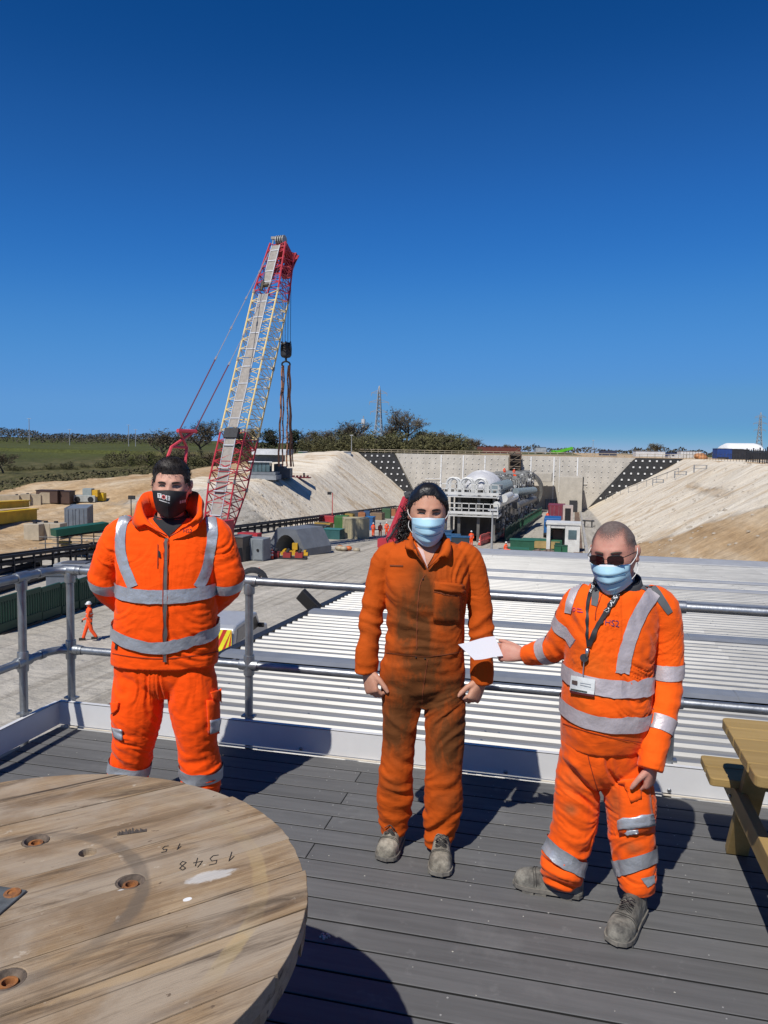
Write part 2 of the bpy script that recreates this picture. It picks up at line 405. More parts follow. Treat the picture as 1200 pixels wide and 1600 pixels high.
# kick board
KH = .172
kb = thing('kick_board', 'white coated steel kick board folded along the edge of the grey deck', 'kick board', (DX, DY, 0))
b = MB(); b.box((.85, DY + .006, KH / 2 + .006), (8.46, .006, KH - .012)); b.box((.85, DY + .018, KH - .001), (8.46, .030, .006)); b.build('front_panel', m_white, kb)
b = MB(); b.box((DX - .009, DY / 2 - .7, KH / 2 + .006), (.006, DY + 1.4, KH - .012)); b.box((DX - .021, DY / 2 - .7, KH - .001), (.030, DY + 1.4, .006)); b.build('side_panel', m_white, kb)
m_seal = M('dried_sealant', (.62, .56, .46), .8)
b = MB(); b.box((.85, DY - .004, .003), (8.4, .013, .006)); 
for k in range(26):
    x = rnd.uniform(DX, 3); b.box((x, DY - .01, .004), (rnd.uniform(.03, .12), rnd.uniform(.01, .02), .006))
b.build('sealant_bead', m_seal, kb)
for x in [-2.95, G(1050, 1240).x - .02, -1.6, -.3]:
    b = MB(); b.dome((x, DY - .002, .03), .012, .006, .012, 8, 6, True); b.build('bolt_head', m_galv, kb, True)
# guard rail
gr = thing('guard_rail', 'galvanised tube guard rail with two rails round the deck edge', 'railing', (DX, DY + .05, 0))
RR = .0265; GY = DY + .055; GX = DX - .05
def onY(px, py, y): r_ = ray(px, py); return CAM.x + r_.x * y / r_.y
px_posts = [onY(112, 1080, GY), onY(389, 1090, GY)]
pitch_ = (onY(1044, 1190, GY) - px_posts[1]) / 2
posts = [(px_posts[0], GY)] + [(px_posts[1] + k * pitch_, GY) for k in range(5)]
HT, HM = 1.085, .53
def fitting(bm_, p, ax, L=.11, r=.036):
    p = Vector(p); ax = Vector(ax).normalized(); bm_.path([p - ax * L / 2, p - ax * (L / 2 - .012), p + ax * (L / 2 - .012), p + ax * L / 2], [r * .96, r, r, r * .96], 14)
_r = ray(37, 1080); LY0 = _r.y * GX / _r.x; ly = [LY0 - k * 1.2 for k in range(4)]
allp = [(x, y, (1, 0, 0)) for x, y in posts] + [(GX, y, (0, 1, 0)) for y in ly]
for x, y, ax in allp:
    b = MB(); b.rod((x, y, -.25), (x, y, HT), RR, 14); pst = b.build('post', m_galv, gr, True, sharp=50)
    for fz in (0, 1):
        b = MB()
        if fz: fitting(b, (x, y, HT), ax); fitting(b, (x, y, HT - .05), (0, 0, 1), .07)
        else: fitting(b, (x, y, HM), ax, .13); fitting(b, (x, y, HM), (0, 0, 1), .13)
        b.build('tube_fitting', m_galv, pst, True, sharp=50)
    b = MB(); b.box((x, y + (.0 if ax[0] else 0), .19), (.09 if ax[0] else .05, .05 if ax[0] else .09, .012)); b.build('base_flange', m_galv, pst)
def bend(z):
    c = (posts[0][0] - .0, GY); pts = [(posts[-1][0], GY, z), (GX + .16, GY, z)]
    for k in range(7):
        a = math.pi / 2 + (math.pi / 2) * k / 6; pts.append((GX + .14 + .14 * math.cos(a), GY - .14 + .14 * math.sin(a), z))
    return pts + [(GX, ly[-1] - .5, z)]
for z in (HT, HM):
    b = MB(); b.path(bend(z), RR, 14); b.build('rail', m_galv, gr, True, sharp=50)
    for q_, a_ in (((GX + .17, GY, z), (1, 0, 0)), ((GX, GY - .17, z), (0, 1, 0))): b = MB(); fitting(b, q_, a_, .05, .033); b.build('elbow_collar', m_galv, gr, True, sharp=50)
# ================================================================ lower roof
m_sheet = M('aluzinc_sheet', (.37, .366, .35), .48, .3, .2, 2.2, 0, 30, rv=.08, ovar=.08, stretch=(.4, 2, 2))
m_flash = M('grey_flashing', (.26, .275, .295), .5, .25, .1, 3)
m_flashw = M('bright_flashing', (.42, .425, .425), .5, .2, .08, 3)
RX0, RX1 = -4.2, 12.5
def zr(y): return -.56 - .043 * (y - 4.6)
roof = thing('corrugated_roof', 'low silver corrugated metal roof below the deck railing', 'roof', (RX0, 4.8, zr(4.8)))
seams = [4.75, 9.05, 12.5, 16.2, 18.6, 20.3, 25.2]
for k in range(len(seams) - 1):
    y0, y1 = seams[k] + (.24 if k else 0), seams[k + 1] - .24
    if seams[k] == 0:
        b = MB(); b.beam((RX0 - .02, (y0 + y1) / 2, zr((y0 + y1) / 2) + .03), (RX1, (y0 + y1) / 2, zr((y0 + y1) / 2) + .03), y1 - y0 + .5, .01); b.build('flat_panel', m_flashw, roof); continue
    pr = []; y = y0; pt = .25
    while y < y1 - .12:
        for dy, dz in ((0, 0), (.14, 0), (.160, .030), (.208, .032), (.226, 0)): 
            if y + dy < y1: pr.append((y + dy, zr(y + dy) + dz))
        y += pt
    cuts = [RX0, -1.0, 2.2, 5.4, 8.9, RX1]
    for c in range(len(cuts) - 1):
        xa, xb_ = cuts[c] + (.0 if c == 0 else .0), cuts[c + 1] + .04
        dz = .0012 * (c % 2) + rnd.uniform(0, .003)
        rows_ = [[Vector((x, yy, zz + dz)) for yy, zz in pr] for x in (xa, xb_)]
        b = MB(); b.grid(rows_); b.build('roof_sheet', m_sheet, roof)
    # fixings and scuffs
    b = MB()
    for q in range(70):
        x = rnd.choice([-3.6, -2.3, -.6, .9, 2.5, 4.0, 5.6, 7.2]) + rnd.uniform(-.08, .08); i = rnd.randrange(max(1, int((y1 - y0) / pt)))
        b.disc((x, y0 + i * pt + .175, zr(y0 + i * pt + .175) + .030), (0, 0, 1), .012, 6, .010)
    tag(b.build('roof_screw', m_galv, roof), kind='stuff')
for s in seams[1:-1]:
    b = MB(); z = zr(s)
    pr = [(-.25, .034), (-.14, .060), (0, .068), (.14, .060), (.25, .034)]
    b.grid([[Vector((x, s + dy, z - .043 * dy + dz)) for dy, dz in pr] for x in (RX0 - .03, 2.0)]); b.grid([[Vector((x, s + dy, z - .043 * dy + dz + .004)) for dy, dz in pr] for x in (1.9, RX1)])
    b.build('ridge_flashing', m_flashw if s > 18 else m_flash, roof)
b = MB(); s = 25.2; z = zr(s)
pr = [(-.35, .04), (-.3, .07), (.35, .12), (.75, .10), (.8, -.2)]
for xa, xb_, o_ in ((RX0, 1.5, 0), (1.45, 6.1, .004), (6.05, RX1, 0)): b.grid([[Vector((x, s + dy, z + dz + o_)) for dy, dz in pr] for x in (xa, xb_)])
b.build('edge_flashing', m_flashw, roof)
b = MB(); b.beam((RX0 - .07, 4.7, zr(4.7) - .02), (RX0 - .07, 26, zr(26) - .02), .13, .12); b.build('gutter', m_black, roof)
cab = MB(); cab.add([(RX0 + .1, 4.9, -6.4), (RX1 - .1, 4.9, -6.4), (RX1 - .1, 25.8, -7.2), (RX0 + .1, 25.8, -7.2), (RX0 + .1, 4.9, zr(4.9) - .08), (RX1 - .1, 4.9, zr(4.9) - .08), (RX1 - .1, 25.8, zr(25.8) - .08), (RX0 + .1, 25.8, zr(25.8) - .08)], [(0, 1, 5, 4), (1, 2, 6, 5), (2, 3, 7, 6), (3, 0, 4, 7)])
cab.build('wall', M('cabin_wall', (.35, .36, .37), .6), roof)
# floodlight on the roof edge
q = P(610 - 0, 958, depth(G(0, 0)) if False else 14.2); 
fp = Vector((RX0 - .1, 0, 0)); 
r_ = ray(497, 953); t = (RX0 - .1) / r_.x; fp = CAM + r_ * t
fl = thing('floodlight', 'black floodlight tilted up on the edge of the corrugated roof', 'floodlight', fp)
rot = Matrix.Rotation(R(38), 3, 'Y') @ Matrix.Rotation(R(-30), 3, 'X')
b = MB(); b.box(fp + Vector((-.17, 0, .13)), (.46, .10, .26), rot=Matrix.Rotation(R(42), 3, 'Y') @ Matrix.Rotation(R(25), 3, 'X')); b.build('lamp_body', m_black, fl, bevel=.012)
b = MB(); b.rod(fp + Vector((.1, 0, -.12)), fp + Vector((-.05, 0, .02)), .02, 6); b.box(fp + Vector((.1, 0, -.05)), (.1, .14, .03)); b.build('bracket', m_galv, fl)
# ================================================================ cable drum table
SC = Vector((-1.29, 1.50, 0)); SR, SZ, SA = .735, .85, R(47)
BOLTS = [(.30 * math.cos(a), .30 * math.sin(a)) for a in (math.atan2(.296, .137), math.atan2(-.069, .281), math.atan2(-.291, -.019), math.atan2(-.2, -.28), math.atan2(.28, -.2))]
def wood_drum():
    m = bpy.data.materials.new('weathered_drum_wood'); m.use_nodes = True; n, l, b = nodes(m)
    b.inputs['Roughness'].default_value = .82; b.inputs['Specular IOR Level'].default_value = .25
    tc = n.new('ShaderNodeTexCoord'); oi = n.new('ShaderNodeObjectInfo'); O = tc.outputs['Object']
    off = n.new('ShaderNodeVectorMath'); off.operation = 'MULTIPLY_ADD'; off.inputs[1].default_value = (31, 17, 5); cx = n.new('ShaderNodeCombineXYZ')
    for i in range(3): l.new(oi.outputs['Random'], cx.inputs[i])
    l.new(cx.outputs[0], off.inputs[0]); l.new(O, off.inputs[2])
    def nz(scale, st, det=8, ro=.65, dist=0., src=None):
        mp = n.new('ShaderNodeMapping'); mp.inputs['Scale'].default_value = st; l.new(src or off.outputs[0], mp.inputs[0])
        q = n.new('ShaderNodeTexNoise'); q.inputs['Scale'].default_value = scale; q.inputs['Detail'].default_value = det; q.inputs['Roughness'].default_value = ro; q.inputs['Distortion'].default_value = dist
        l.new(mp.outputs[0], q.inputs['Vector']); return q.outputs[0]
    def ramp(f, stops):
        r = n.new('ShaderNodeValToRGB'); l.new(f, r.inputs[0]); e = r.color_ramp.elements
        while len(e) < len(stops): e.new(.5)
        for k, (p, c) in enumerate(stops): e[k].position = p; e[k].color = (*c, 1)
        return r.outputs[0]
    def mix(f, a, c, bl='MIX'):
        q = n.new('ShaderNodeMix'); q.data_type = 'RGBA'; q.blend_type = bl
        if isinstance(f, float): q.inputs[0].default_value = f
        else: l.new(f, q.inputs[0])
        for k, s in ((6, a), (7, c)):
            if isinstance(s, tuple): q.inputs[k].default_value = (*s, 1)
            else: l.new(s, q.inputs[k])
        return q.outputs[2]
    def math_(op, a, c=None):
        q = n.new('ShaderNodeMath'); q.operation = op
        for k, s in ((0, a), (1, c)):
            if s is None: continue
            if isinstance(s, (int, float)): q.inputs[k].default_value = s
            else: l.new(s, q.inputs[k])
        return q.outputs[0]
    grain = nz(3, (.55, 7, 7), 9, .68, .6); fineg = nz(22, (.22, 9, 9), 7, .75); blot = nz(3.2, (1, 1.6, 1), 7, .6, .5); strk = nz(2.2, (.5, 5, 5), 8, .72, .9)
    c = ramp(grain, [(.30, (.15, .095, .055)), (.45, (.27, .18, .10)), (.6, (.365, .26, .155)), (.76, (.45, .34, .22))])
    c = mix(.75, c, ramp(fineg, [(.34, (.5, .47, .44)), (.54, (1, 1, 1)), (.75, (1.12, 1.1, 1.06))]), 'MULTIPLY')
    c = mix(ramp(blot, [(.40, (0, 0, 0)), (.62, (.7, .7, .7))]), c, (.36, .30, .23))
    c = mix(ramp(nz(1.7, (1, 1.4, 1), 8, .62, .4), [(.50, (0, 0, 0)), (.60, (.75, .75, .75))]), c, (.20, .135, .08))
    c = mix(ramp(strk, [(.535, (0, 0, 0)), (.65, (.85, .85, .85))]), c, (.085, .06, .04))
    vo = n.new('ShaderNodeTexVoronoi'); vo.inputs['Scale'].default_value = 3.4; mp = n.new('ShaderNodeMapping'); mp.inputs['Scale'].default_value = (.7, 1.5, .0); l.new(off.outputs[0], mp.inputs[0]); l.new(mp.outputs[0], vo.inputs['Vector'])
    c = mix(ramp(vo.outputs['Distance'], [(.03, (.85, .85, .85)), (.075, (0, 0, 0))]), c, (.14, .085, .045))
    c = mix(ramp(nz(1.3, (.28, 9, 9), 4, .5, 1.2), [(.665, (0, 0, 0)), (.69, (.85, .85, .85))]), c, (.035, .025, .018))
    c = mix(ramp(nz(30, (1, 1.6, 1), 3, .6), [(.70, (0, 0, 0)), (.74, (.8, .8, .8))]), c, (.11, .075, .05))
    c = mix(ramp(nz(14, (1, 1.3, 1), 4, .7), [(.66, (0, 0, 0)), (.74, (.6, .6, .6))]), c, (.56, .49, .39))
    # wear marks with their own place: ring scuffs, white paint splash, pale rub marks
    sx = n.new('ShaderNodeSeparateXYZ'); l.new(O, sx.inputs[0]); X, Y = sx.outputs[0], sx.outputs[1]
    wob = nz(5, (1, 1, 1), 5, .6, 0, O); rr = math_('SQRT', math_('ADD', math_('MULTIPLY', X, X), math_('MULTIPLY', Y, Y)))
    rr = math_('ADD', rr, math_('MULTIPLY', math_('SUBTRACT', wob, .5), .045))
    def ring(r0, w_): return math_('MAXIMUM', math_('SUBTRACT', 1., math_('DIVIDE', math_('ABSOLUTE', math_('SUBTRACT', rr, r0)), w_)), 0.)
    patchy = ramp(nz(2.6, (1, 1, 1), 6, .6, 0, O), [(.42, (0, 0, 0)), (.56, (1, 1, 1))])
    k1 = math_('MULTIPLY', ramp(ring(.327, .03), [(.2, (0, 0, 0)), (.55, (1, 1, 1))]), .62); k1 = math_('MULTIPLY', k1, math_('ADD', math_('MULTIPLY', patchy, .75), .25))
    c = mix(k1, c, (.115, .095, .075))
    k2 = math_('MULTIPLY', ramp(ring(.617, .026), [(.15, (0, 0, 0)), (.4, (1, 1, 1))]), ramp(math_('ADD', Y, .0), [(.0, (.0, .0, .0)), (.001, (.45, .45, .45))]))
    q = n.new('ShaderNodeMapRange'); l.new(Y, q.inputs[0]); q.inputs[1].default_value = .28; q.inputs[2].default_value = -.1
    k2 = math_('MULTIPLY', ramp(ring(.617, .026), [(.15, (0, 0, 0)), (.4, (1, 1, 1))]), math_('ADD', math_('MULTIPLY', math_('MULTIPLY', q.outputs[0], patchy), .30), .08))
    q2 = n.new('ShaderNodeMapRange'); l.new(X, q2.inputs[0]); q2.inputs[1].default_value = .28; q2.inputs[2].default_value = .42
    k2 = math_('MULTIPLY', k2, q2.outputs[0])
    c = mix(k2, c, mix(q.outputs[0], (.13, .125, .085), (.50, .37, .17)))
    def splash(px, py, sx_, sy_, amt, col, th=(.35, .6)):
        nonlocal c
        dx = math_('DIVIDE', math_('SUBTRACT', X, px), sx_); dy = math_('DIVIDE', math_('SUBTRACT', Y, py), sy_)
        e = math_('SUBTRACT', 1., math_('ADD', math_('MULTIPLY', dx, dx), math_('MULTIPLY', dy, dy)))
        e = math_('ADD', e, math_('MULTIPLY', math_('SUBTRACT', nz(9, (.8, 2.4, 1), 7, .7, 0, O), .5), 2.4))
        c = mix(math_('MULTIPLY', ramp(e, [(th[0], (0, 0, 0)), (th[1], (1, 1, 1))]), amt), c, col)
    loc = lambda px, py: drum_loc(px, py)
    splash(*loc(330, 1369), .085, .035, .6, (.62, .62, .6)); splash(*loc(293, 1405), .014, .009, .95, (.78, .78, .76), (.5, .6))
    splash(*loc(245, 1508), .30, .028, .45, (.42, .29, .15)); splash(*loc(190, 1390), .02, .006, .6, (.7, .7, .68))
    l.new(c, b.inputs['Base Color'])
    bp = n.new('ShaderNodeBump'); bp.inputs['Strength'].default_value = .55; bp.inputs['Distance'].default_value = .004
    l.new(math_('ADD', math_('ADD', grain, fineg), math_('MULTIPLY', math_('GREATER_THAN', strk, .63), -.5)), bp.inputs['Height']); l.new(bp.outputs[0], b.inputs['Normal'])
    return m
def drum_loc(px, py):
    g = G(px, py, SZ) - SC; return (g.x * math.cos(SA) + g.y * math.sin(SA), -g.x * math.sin(SA) + g.y * math.cos(SA))
m_drum = wood_drum()
m_rust = M('rusty_steel', (.40, .15, .035), .85, .1, .35, 40, .5, 90, col2=(.12, .06, .035))
m_zinc = M('dull_zinc', (.20, .215, .21), .6, .5, .25, 20, .2, 60)
dr = thing('cable_drum_table', 'big round wooden cable drum stood on end as a table', 'cable drum', SC, SA)
DM = ORG[dr.name]
edges = [-SR]; 
for wdt in (.158, .172, .150, .166, .176, .158, .168, .160): edges.append(edges[-1] + wdt)
edges.append(SR)
planks = []
def seg_poly(y0, y1, r, n=16):
    p = []
    def arc(ya, yb, s):
        return [(s * math.sqrt(max(0, r * r - y * y)), y) for y in [ya + (yb - ya) * k / n for k in range(n + 1)]]
    return arc(y0, y1, 1) + arc(y1, y0, -1)
for lay, (zt, th) in enumerate(((SZ, .042), (SZ - .0425, .042))):
    for k in range(len(edges) - 1):
        if lay and k not in (0, 1, 2, 3, 4, 5, 6, 7, 8): continue
        a, b_ = edges[k] + rnd.uniform(.0006, .0018), edges[k + 1] - rnd.uniform(.0006, .0018)
        if k == 0: a += .006
        if k == len(edges) - 2: b_ -= .006
        rad = SR - (.004 if lay else 0) + rnd.uniform(-.005, .003); dz = rnd.uniform(-.0035, .0)
        poly = seg_poly(a, b_, rad)
        poly = [(x * (1 + .0035 * noise.noise((x * 40, y * 40, lay * 3.)) + .003 * noise.noise((x * 11, y * 11, 5.))), y) for x, y in poly]
        if lay: poly = [(-y, x) for x, y in poly]
        b = MB(); b.prism([DM @ Vector((x, y, zt - th + dz)) for x, y in poly], (0, 0, th))
        o = b.build('plank', m_drum, dr)
        if not lay: planks.append((o, a, b_))
# bored holes for the bolts
holes = [(x, y, .036) for x, y in BOLTS] + [(.233, .131, .024)]
for o, a, b_ in planks:
    cuts = []
    for x, y, r_ in holes:
        if a - r_ < y < b_ + r_:
            c = MB(); c.rod(DM @ Vector((x, y, SZ - .022)), DM @ Vector((x, y, SZ + .03)), r_, 20); co = c.build('cut', None); cuts.append(co)
            md = o.modifiers.new('hole', 'BOOLEAN'); md.operation = 'DIFFERENCE'; md.object = co; md.solver = 'EXACT'
    bv = o.modifiers.new('bevel', 'BEVEL'); bv.width = .0022; bv.segments = 2; bv.limit_method = 'ANGLE'; bv.angle_limit = R(50)
    apply_mods(o)
    for co in cuts: bpy.data.objects.remove(co)
for x, y in BOLTS:
    b = MB(); pr = [(.036, SZ - .0185), (.034, SZ - .008), (.030, SZ - .0195), (.020, SZ - .0195), (.0195, SZ - .006), (.013, SZ - .005), (.012, SZ - .03)]
    pr = [(.0355, SZ - .0215), (.0355, SZ - .0015), (.0305, SZ - .0015), (.022, SZ - .016), (.019, SZ - .016), (.019, SZ - .008), (.013, SZ - .008), (.0125, SZ - .0212), (.0005, SZ - .0212)]
    b.rings([[DM @ Vector((x + r_ * math.cos(2 * math.pi * i / 20), y + r_ * math.sin(2 * math.pi * i / 20), z)) for i in range(20)] for r_, z in pr[3:]], cap=False)
    so_ = b.build('bolt_socket', m_rust, dr, True, sharp=40); b = MB()
    b.rings([[DM @ Vector((x + r_ * math.cos(2 * math.pi * i / 20), y + r_ * math.sin(2 * math.pi * i / 20), z)) for i in range(20)] for r_, z in pr[:4]], cap=False); b.build('socket_rim', M('rim_tarnish', (.20, .15, .11), .8, .2, .35, 30, .4, 90), so_, True, sharp=40)
b = MB(); b.box(DM @ Vector((-.035, .012, SZ + .0035)), (.14, .14, .006), SA + R(45)); pl = b.build('washer_plate', m_zinc, dr, bevel=.002)
b = MB(); b.rings([[DM @ Vector((.032 + r_ * math.cos(2 * math.pi * i / 16), .014 + r_ * math.sin(2 * math.pi * i / 16), z)) for i in range(16)] for r_, z in ((.021, SZ + .0066), (.019, SZ + .010), (.012, SZ + .010), (.011, SZ + .0068), (.0005, SZ + .0068))], cap=False); b.build('nut', m_rust, dr, True, sharp=40)
b = MB(); b.rod(SC + Vector((0, 0, .09)), SC + Vector((0, 0, SZ - .086)), .38, 40); b.build('core', M('drum_core', (.2, .15, .1), .85), dr, True, sharp=50)
b = MB(); b.rod(SC + Vector((0, 0, .004)), SC + Vector((0, 0, .088)), SR - .004, 56); b.build('lower_flange', m_drum, dr, True, sharp=50)
# pencilled figures, read from the far side
u = (G(290, 1352, SZ) - G(368, 1337, SZ)); u.z = 0; u.normalize(); v = Vector((u.y, -u.x, 0))
if v.dot(_f0) > 0: v = -v
DG = {'1': [[(.0, .55), (.45, 1.), (.15, 0)]], '5': [[(.8, 1), (.25, .98), (.15, .6), (.55, .6), (.7, .3), (.45, .02), (0, .05)]], '4': [[(.45, 1), (.05, .4), (.8, .42)], [(.62, .75), (.45, -.05)]], '8': [[(.6, .72), (.35, 1), (.15, .8), (.6, .25), (.4, 0), (.1, .2), (.45, .55), (.62, .74)]]}
def figures(txt, start, size, adv):
    b = MB()
    for k, ch in enumerate(txt):
        for st in DG[ch]:
            pts = [start + u * ((x + .22 * y) * size * .75 + k * adv) + v * (y * size) + Vector((0, 0, .0004)) for x, y in st]
            fin = []
            for i in range(len(pts) - 1): fin += [pts[i].lerp(pts[i + 1], t) for t in (0, .33, .66)]
            b.path(fin + [pts[-1]], .0014, 5)
    return b
mk = M('marker_pen', (.03, .027, .025), .8)
s0 = G(365, 1331, SZ); s0.z = SZ
figures('1548', s0, .044, .041).build('handwritten_number', mk, dr)
s0 = G(283, 1318, SZ); s0.z = SZ
figures('15', s0, .030, .034).build('handwritten_number', mk, dr)
b = MB(); c0 = G(184, 1302, SZ); d0 = G(228, 1296, SZ) - c0; d0.z = 0; e0 = Vector((-d0.y, d0.x, 0)).normalized()
for k in range(22):
    t = k / 21; ln = rnd.uniform(.012, .03) * (1.1 if t < .55 else .8); b.beam(c0 + d0 * t - e0 * .012 + Vector((0, 0, -.0002)), c0 + d0 * t + e0 * (ln - .012) + Vector((0, 0, -.0002)), rnd.uniform(.0015, .004), .0016)
b.build('stamp_smudge', M('faded_ink', (.10, .08, .065), .85), dr)
# ================================================================ picnic table
def wood_picnic():
    m = M('treated_timber', (.36, .245, .095), .7, 0, .12, 2.2, .25, 40, col2=(.27, .18, .065), ovar=.1, stretch=(.5, 8, 8), spec=.3); return m
m_pic = wood_picnic()
m_picy = M('treated_timber_cross', (.36, .245, .095), .7, 0, .12, 2.2, .25, 40, col2=(.27, .18, .065), ovar=.1, stretch=(8, .5, 8), spec=.3)
c1 = G(1126, 1120, .75); c2 = G(1182, 1213, .75); b1 = G(1094, 1179, .45)
TX = (c1.x + c2.x) / 2; TY0, TY1 = c2.y, c1.y; TL = 1.8; YC = (TY0 + TY1) / 2
pt = thing('picnic_table', 'brown timber picnic table with attached benches cut by the picture edge', 'picnic table', (TX, YC, 0))
def slab(x0, x1, y0, y1, z0, z1, name, mat, rc=.03):
    b = MB(); n = 4; pts = []
    for (cx, cy, a0) in ((x1 - rc, y1 - rc, 0), (x0 + rc, y1 - rc, 90), (x0 + rc, y0 + rc, 180), (x1 - rc, y0 + rc, 270)):
        for k in range(n + 1):
            a = R(a0 + 90 * k / n); pts.append((cx + rc * math.cos(a), cy + rc * math.sin(a), z0))
    b.prism(pts, (0, 0, z1 - z0)); return b.build(name, mat, pt, bevel=.005)
nP = 5; wP = (TY1 - TY0) / nP
for k in range(nP): slab(TX, TX + TL, TY0 + k * wP + .002, TY0 + (k + 1) * wP - .002, .705, .75, 'tabletop_plank', m_pic, .028 if k in (0, 4) else .006)
SY = b1.y
for s in (1, -1):
    for k in range(2):
        ya = YC + s * (SY - YC - k * .145); yb = ya - s * .14
        slab(b1.x + (.085 if s < 0 else 0), b1.x + TL + .05, min(ya, yb), max(ya, yb), .41, .45, 'bench_plank', m_pic, .02)
for x in (TX + .10, TX + TL - .14):
    b = MB(); b.box((x, YC, .36), (.045, 2 * (SY - YC) - .03, .10)); b.build('bench_bearer', m_picy, pt, bevel=.004)
    b = MB(); b.box((x + .046, YC, .655), (.045, (TY1 - TY0) - .06, .095)); b.build('top_bearer', m_picy, pt, bevel=.004)
    for s in (1, -1):
        b = MB(); a = Vector((x + .0465, YC + s * .17, .70)); c = Vector((x + .0465, YC + s * .56, .01)); b.beam(a, c, .045, .10, (1, 0, 0)); b.build('leg', m_picy, pt, bevel=.004)
        b = MB()
        for yy in (.42, .47): b.disc((x - .024, YC + s * yy, .345 + .03 * (yy > .45)), (-1, 0, 0), .009, 8, .008)
        b.build('bolt', m_galv, pt)
# ================================================================ crawler crane
m_cred = M('crane_red', (.50, .035, .05), .5, 0, .15, 3)
m_cyel = M('crane_cream', (.78, .60, .27), .5, 0, .1, 3)
m_cgrey = M('walkway_grating', (.34, .31, .275), .8, 0, .15, 3)
m_rope = M('steel_rope', (.30, .31, .33), .5, .3, .1)
m_dark = M('dark_machinery', (.035, .036, .04), .6, .1, .25, 4)
def lattice(name, mat, parent, A, B, bays, rc, rl, skip=()):
    """four-chord boom section; A and B are four corner points each"""
    b = MB()
    for k in range(4): b.rod(A[k], B[k], rc, 6)
    o = b.build(name, mat, parent); b = MB()
    for f in range(4):
        g = (f + 1) % 4
        for k in range(bays):
            t0, t1 = k / bays, (k + 1) / bays
            p, q = A[f].lerp(B[f], t0), A[g].lerp(B[g], t0); p1, q1 = A[f].lerp(B[f], t1), A[g].lerp(B[g], t1)
            tm = (t0 + t1) / 2
            b.rod(p, q1, rl, 4, cap=False)
            if f in (1, 3) or k % 2: b.rod(q, p1, rl * .8, 4, cap=False)
            b.rod(p, q, rl * .85, 4, cap=False)
    b.build('lacing', mat, o); return o
FOOT = P(338, 838, 69.0); HEAD = P(441, 388, 79.5)
AX = (HEAD - FOOT); BL = AX.length; AX.normalize()
lean = Vector((AX.x, AX.y, 0)).normalized(); WX = lean.cross(Vector((0, 0, 1))).normalized()   # across the boom
NX = WX.cross(AX).normalized()
if NX.z < 0: NX = -NX
cr = thing('crawler_crane', 'tall crawler crane with red and cream lattice boom', 'crane', (FOOT.x - lean.x * 2.5, FOOT.y - lean.y * 2.5, zf(FOOT.y)))
BW_, BD_ = 2.75, 2.2
def corners(t, w_, d_): 
    c = FOOT + AX * (BL * t); return [c + WX * (-w_ / 2) + NX * (d_ / 2), c + WX * (w_ / 2) + NX * (d_ / 2), c + WX * (w_ / 2) - NX * (d_ / 2), c + WX * (-w_ / 2) - NX * (d_ / 2)]
lattice('boom_foot_section', m_cred, cr, corners(0, 2.3, .9), corners(.16, BW_, BD_), 5, .085, .05)
lattice('boom_lower_section', m_cred, cr, corners(.16, BW_, BD_), corners(.325, BW_, BD_), 5, .085, .05)
lattice('boom_middle_section', m_cyel, cr, corners(.327, BW_, BD_), corners(.57, BW_, BD_), 7, .085, .042)
lattice('boom_upper_section', m_cyel, cr, corners(.572, BW_, BD_), corners(.815, BW_, BD_), 7, .085, .042)
lattice('boom_head_section', m_cred, cr, corners(.817, BW_, BD_), corners(1.0, 1.75, 1.9), 6, .095, .05)
b = MB()
for t, w_, d_ in ((.16, BW_, BD_), (.326, BW_, BD_), (.571, BW_, BD_), (.816, BW_, BD_)):
    q = corners(t, w_, d_)
    for k in range(4): b = MB(); b.rod(q[k] - AX * .18, q[k] + AX * .18, .13, 6); b.build('connector_pin', m_cgrey, cr)
def on_top(t, off, up=.14):
    d_ = lerp(.9, BD_, min(1, t / .16)) if t < .16 else (BD_ if t < .815 else lerp(BD_, 1.9, (t - .815) / .185))
    return FOOT + AX * (BL * t) + WX * off + NX * (d_ / 2 + up)
for t0, t1, wd in ((.02, .312, 1.12), (.335, .57, 1.0), (.573, .80, 1.0), (.825, .985, .9)):
    b = MB(); b.beam(on_top(t0, .0), on_top(t1, .0), wd, .06, NX); pn = b.build('walkway_plate', m_cgrey, cr)
    b = MB()
    for s in (-1, 1): b.beam(on_top(t0, s * wd / 2, .18), on_top(t1, s * wd / 2, .18), .07, .09, NX)
    for k in range(4): 
        tt = lerp(t0, t1, (k + .5) / 4); b.beam(on_top(tt, -wd / 2, .19), on_top(tt, wd / 2, .19), .10, .07, NX)
    b.build('walkway_edge', M('pale_aluminium', (.55, .56, .57), .4, .4, .08), pn)
b = MB(); b.beam(on_top(.315, -.75, .15), on_top(.315, .75, .15), .95, .35, NX); b.build('winch_box', m_dark, cr)
b = MB(); b.rod(on_top(.81, -.3, .35), on_top(.84, -.25, .4), .18, 8); b.rod(on_top(.83, -.35, .3), on_top(.83, .35, .3), .16, 8); b.build('rope_sheave', M('greasy_steel', (.10, .085, .06), .6, .3), cr)
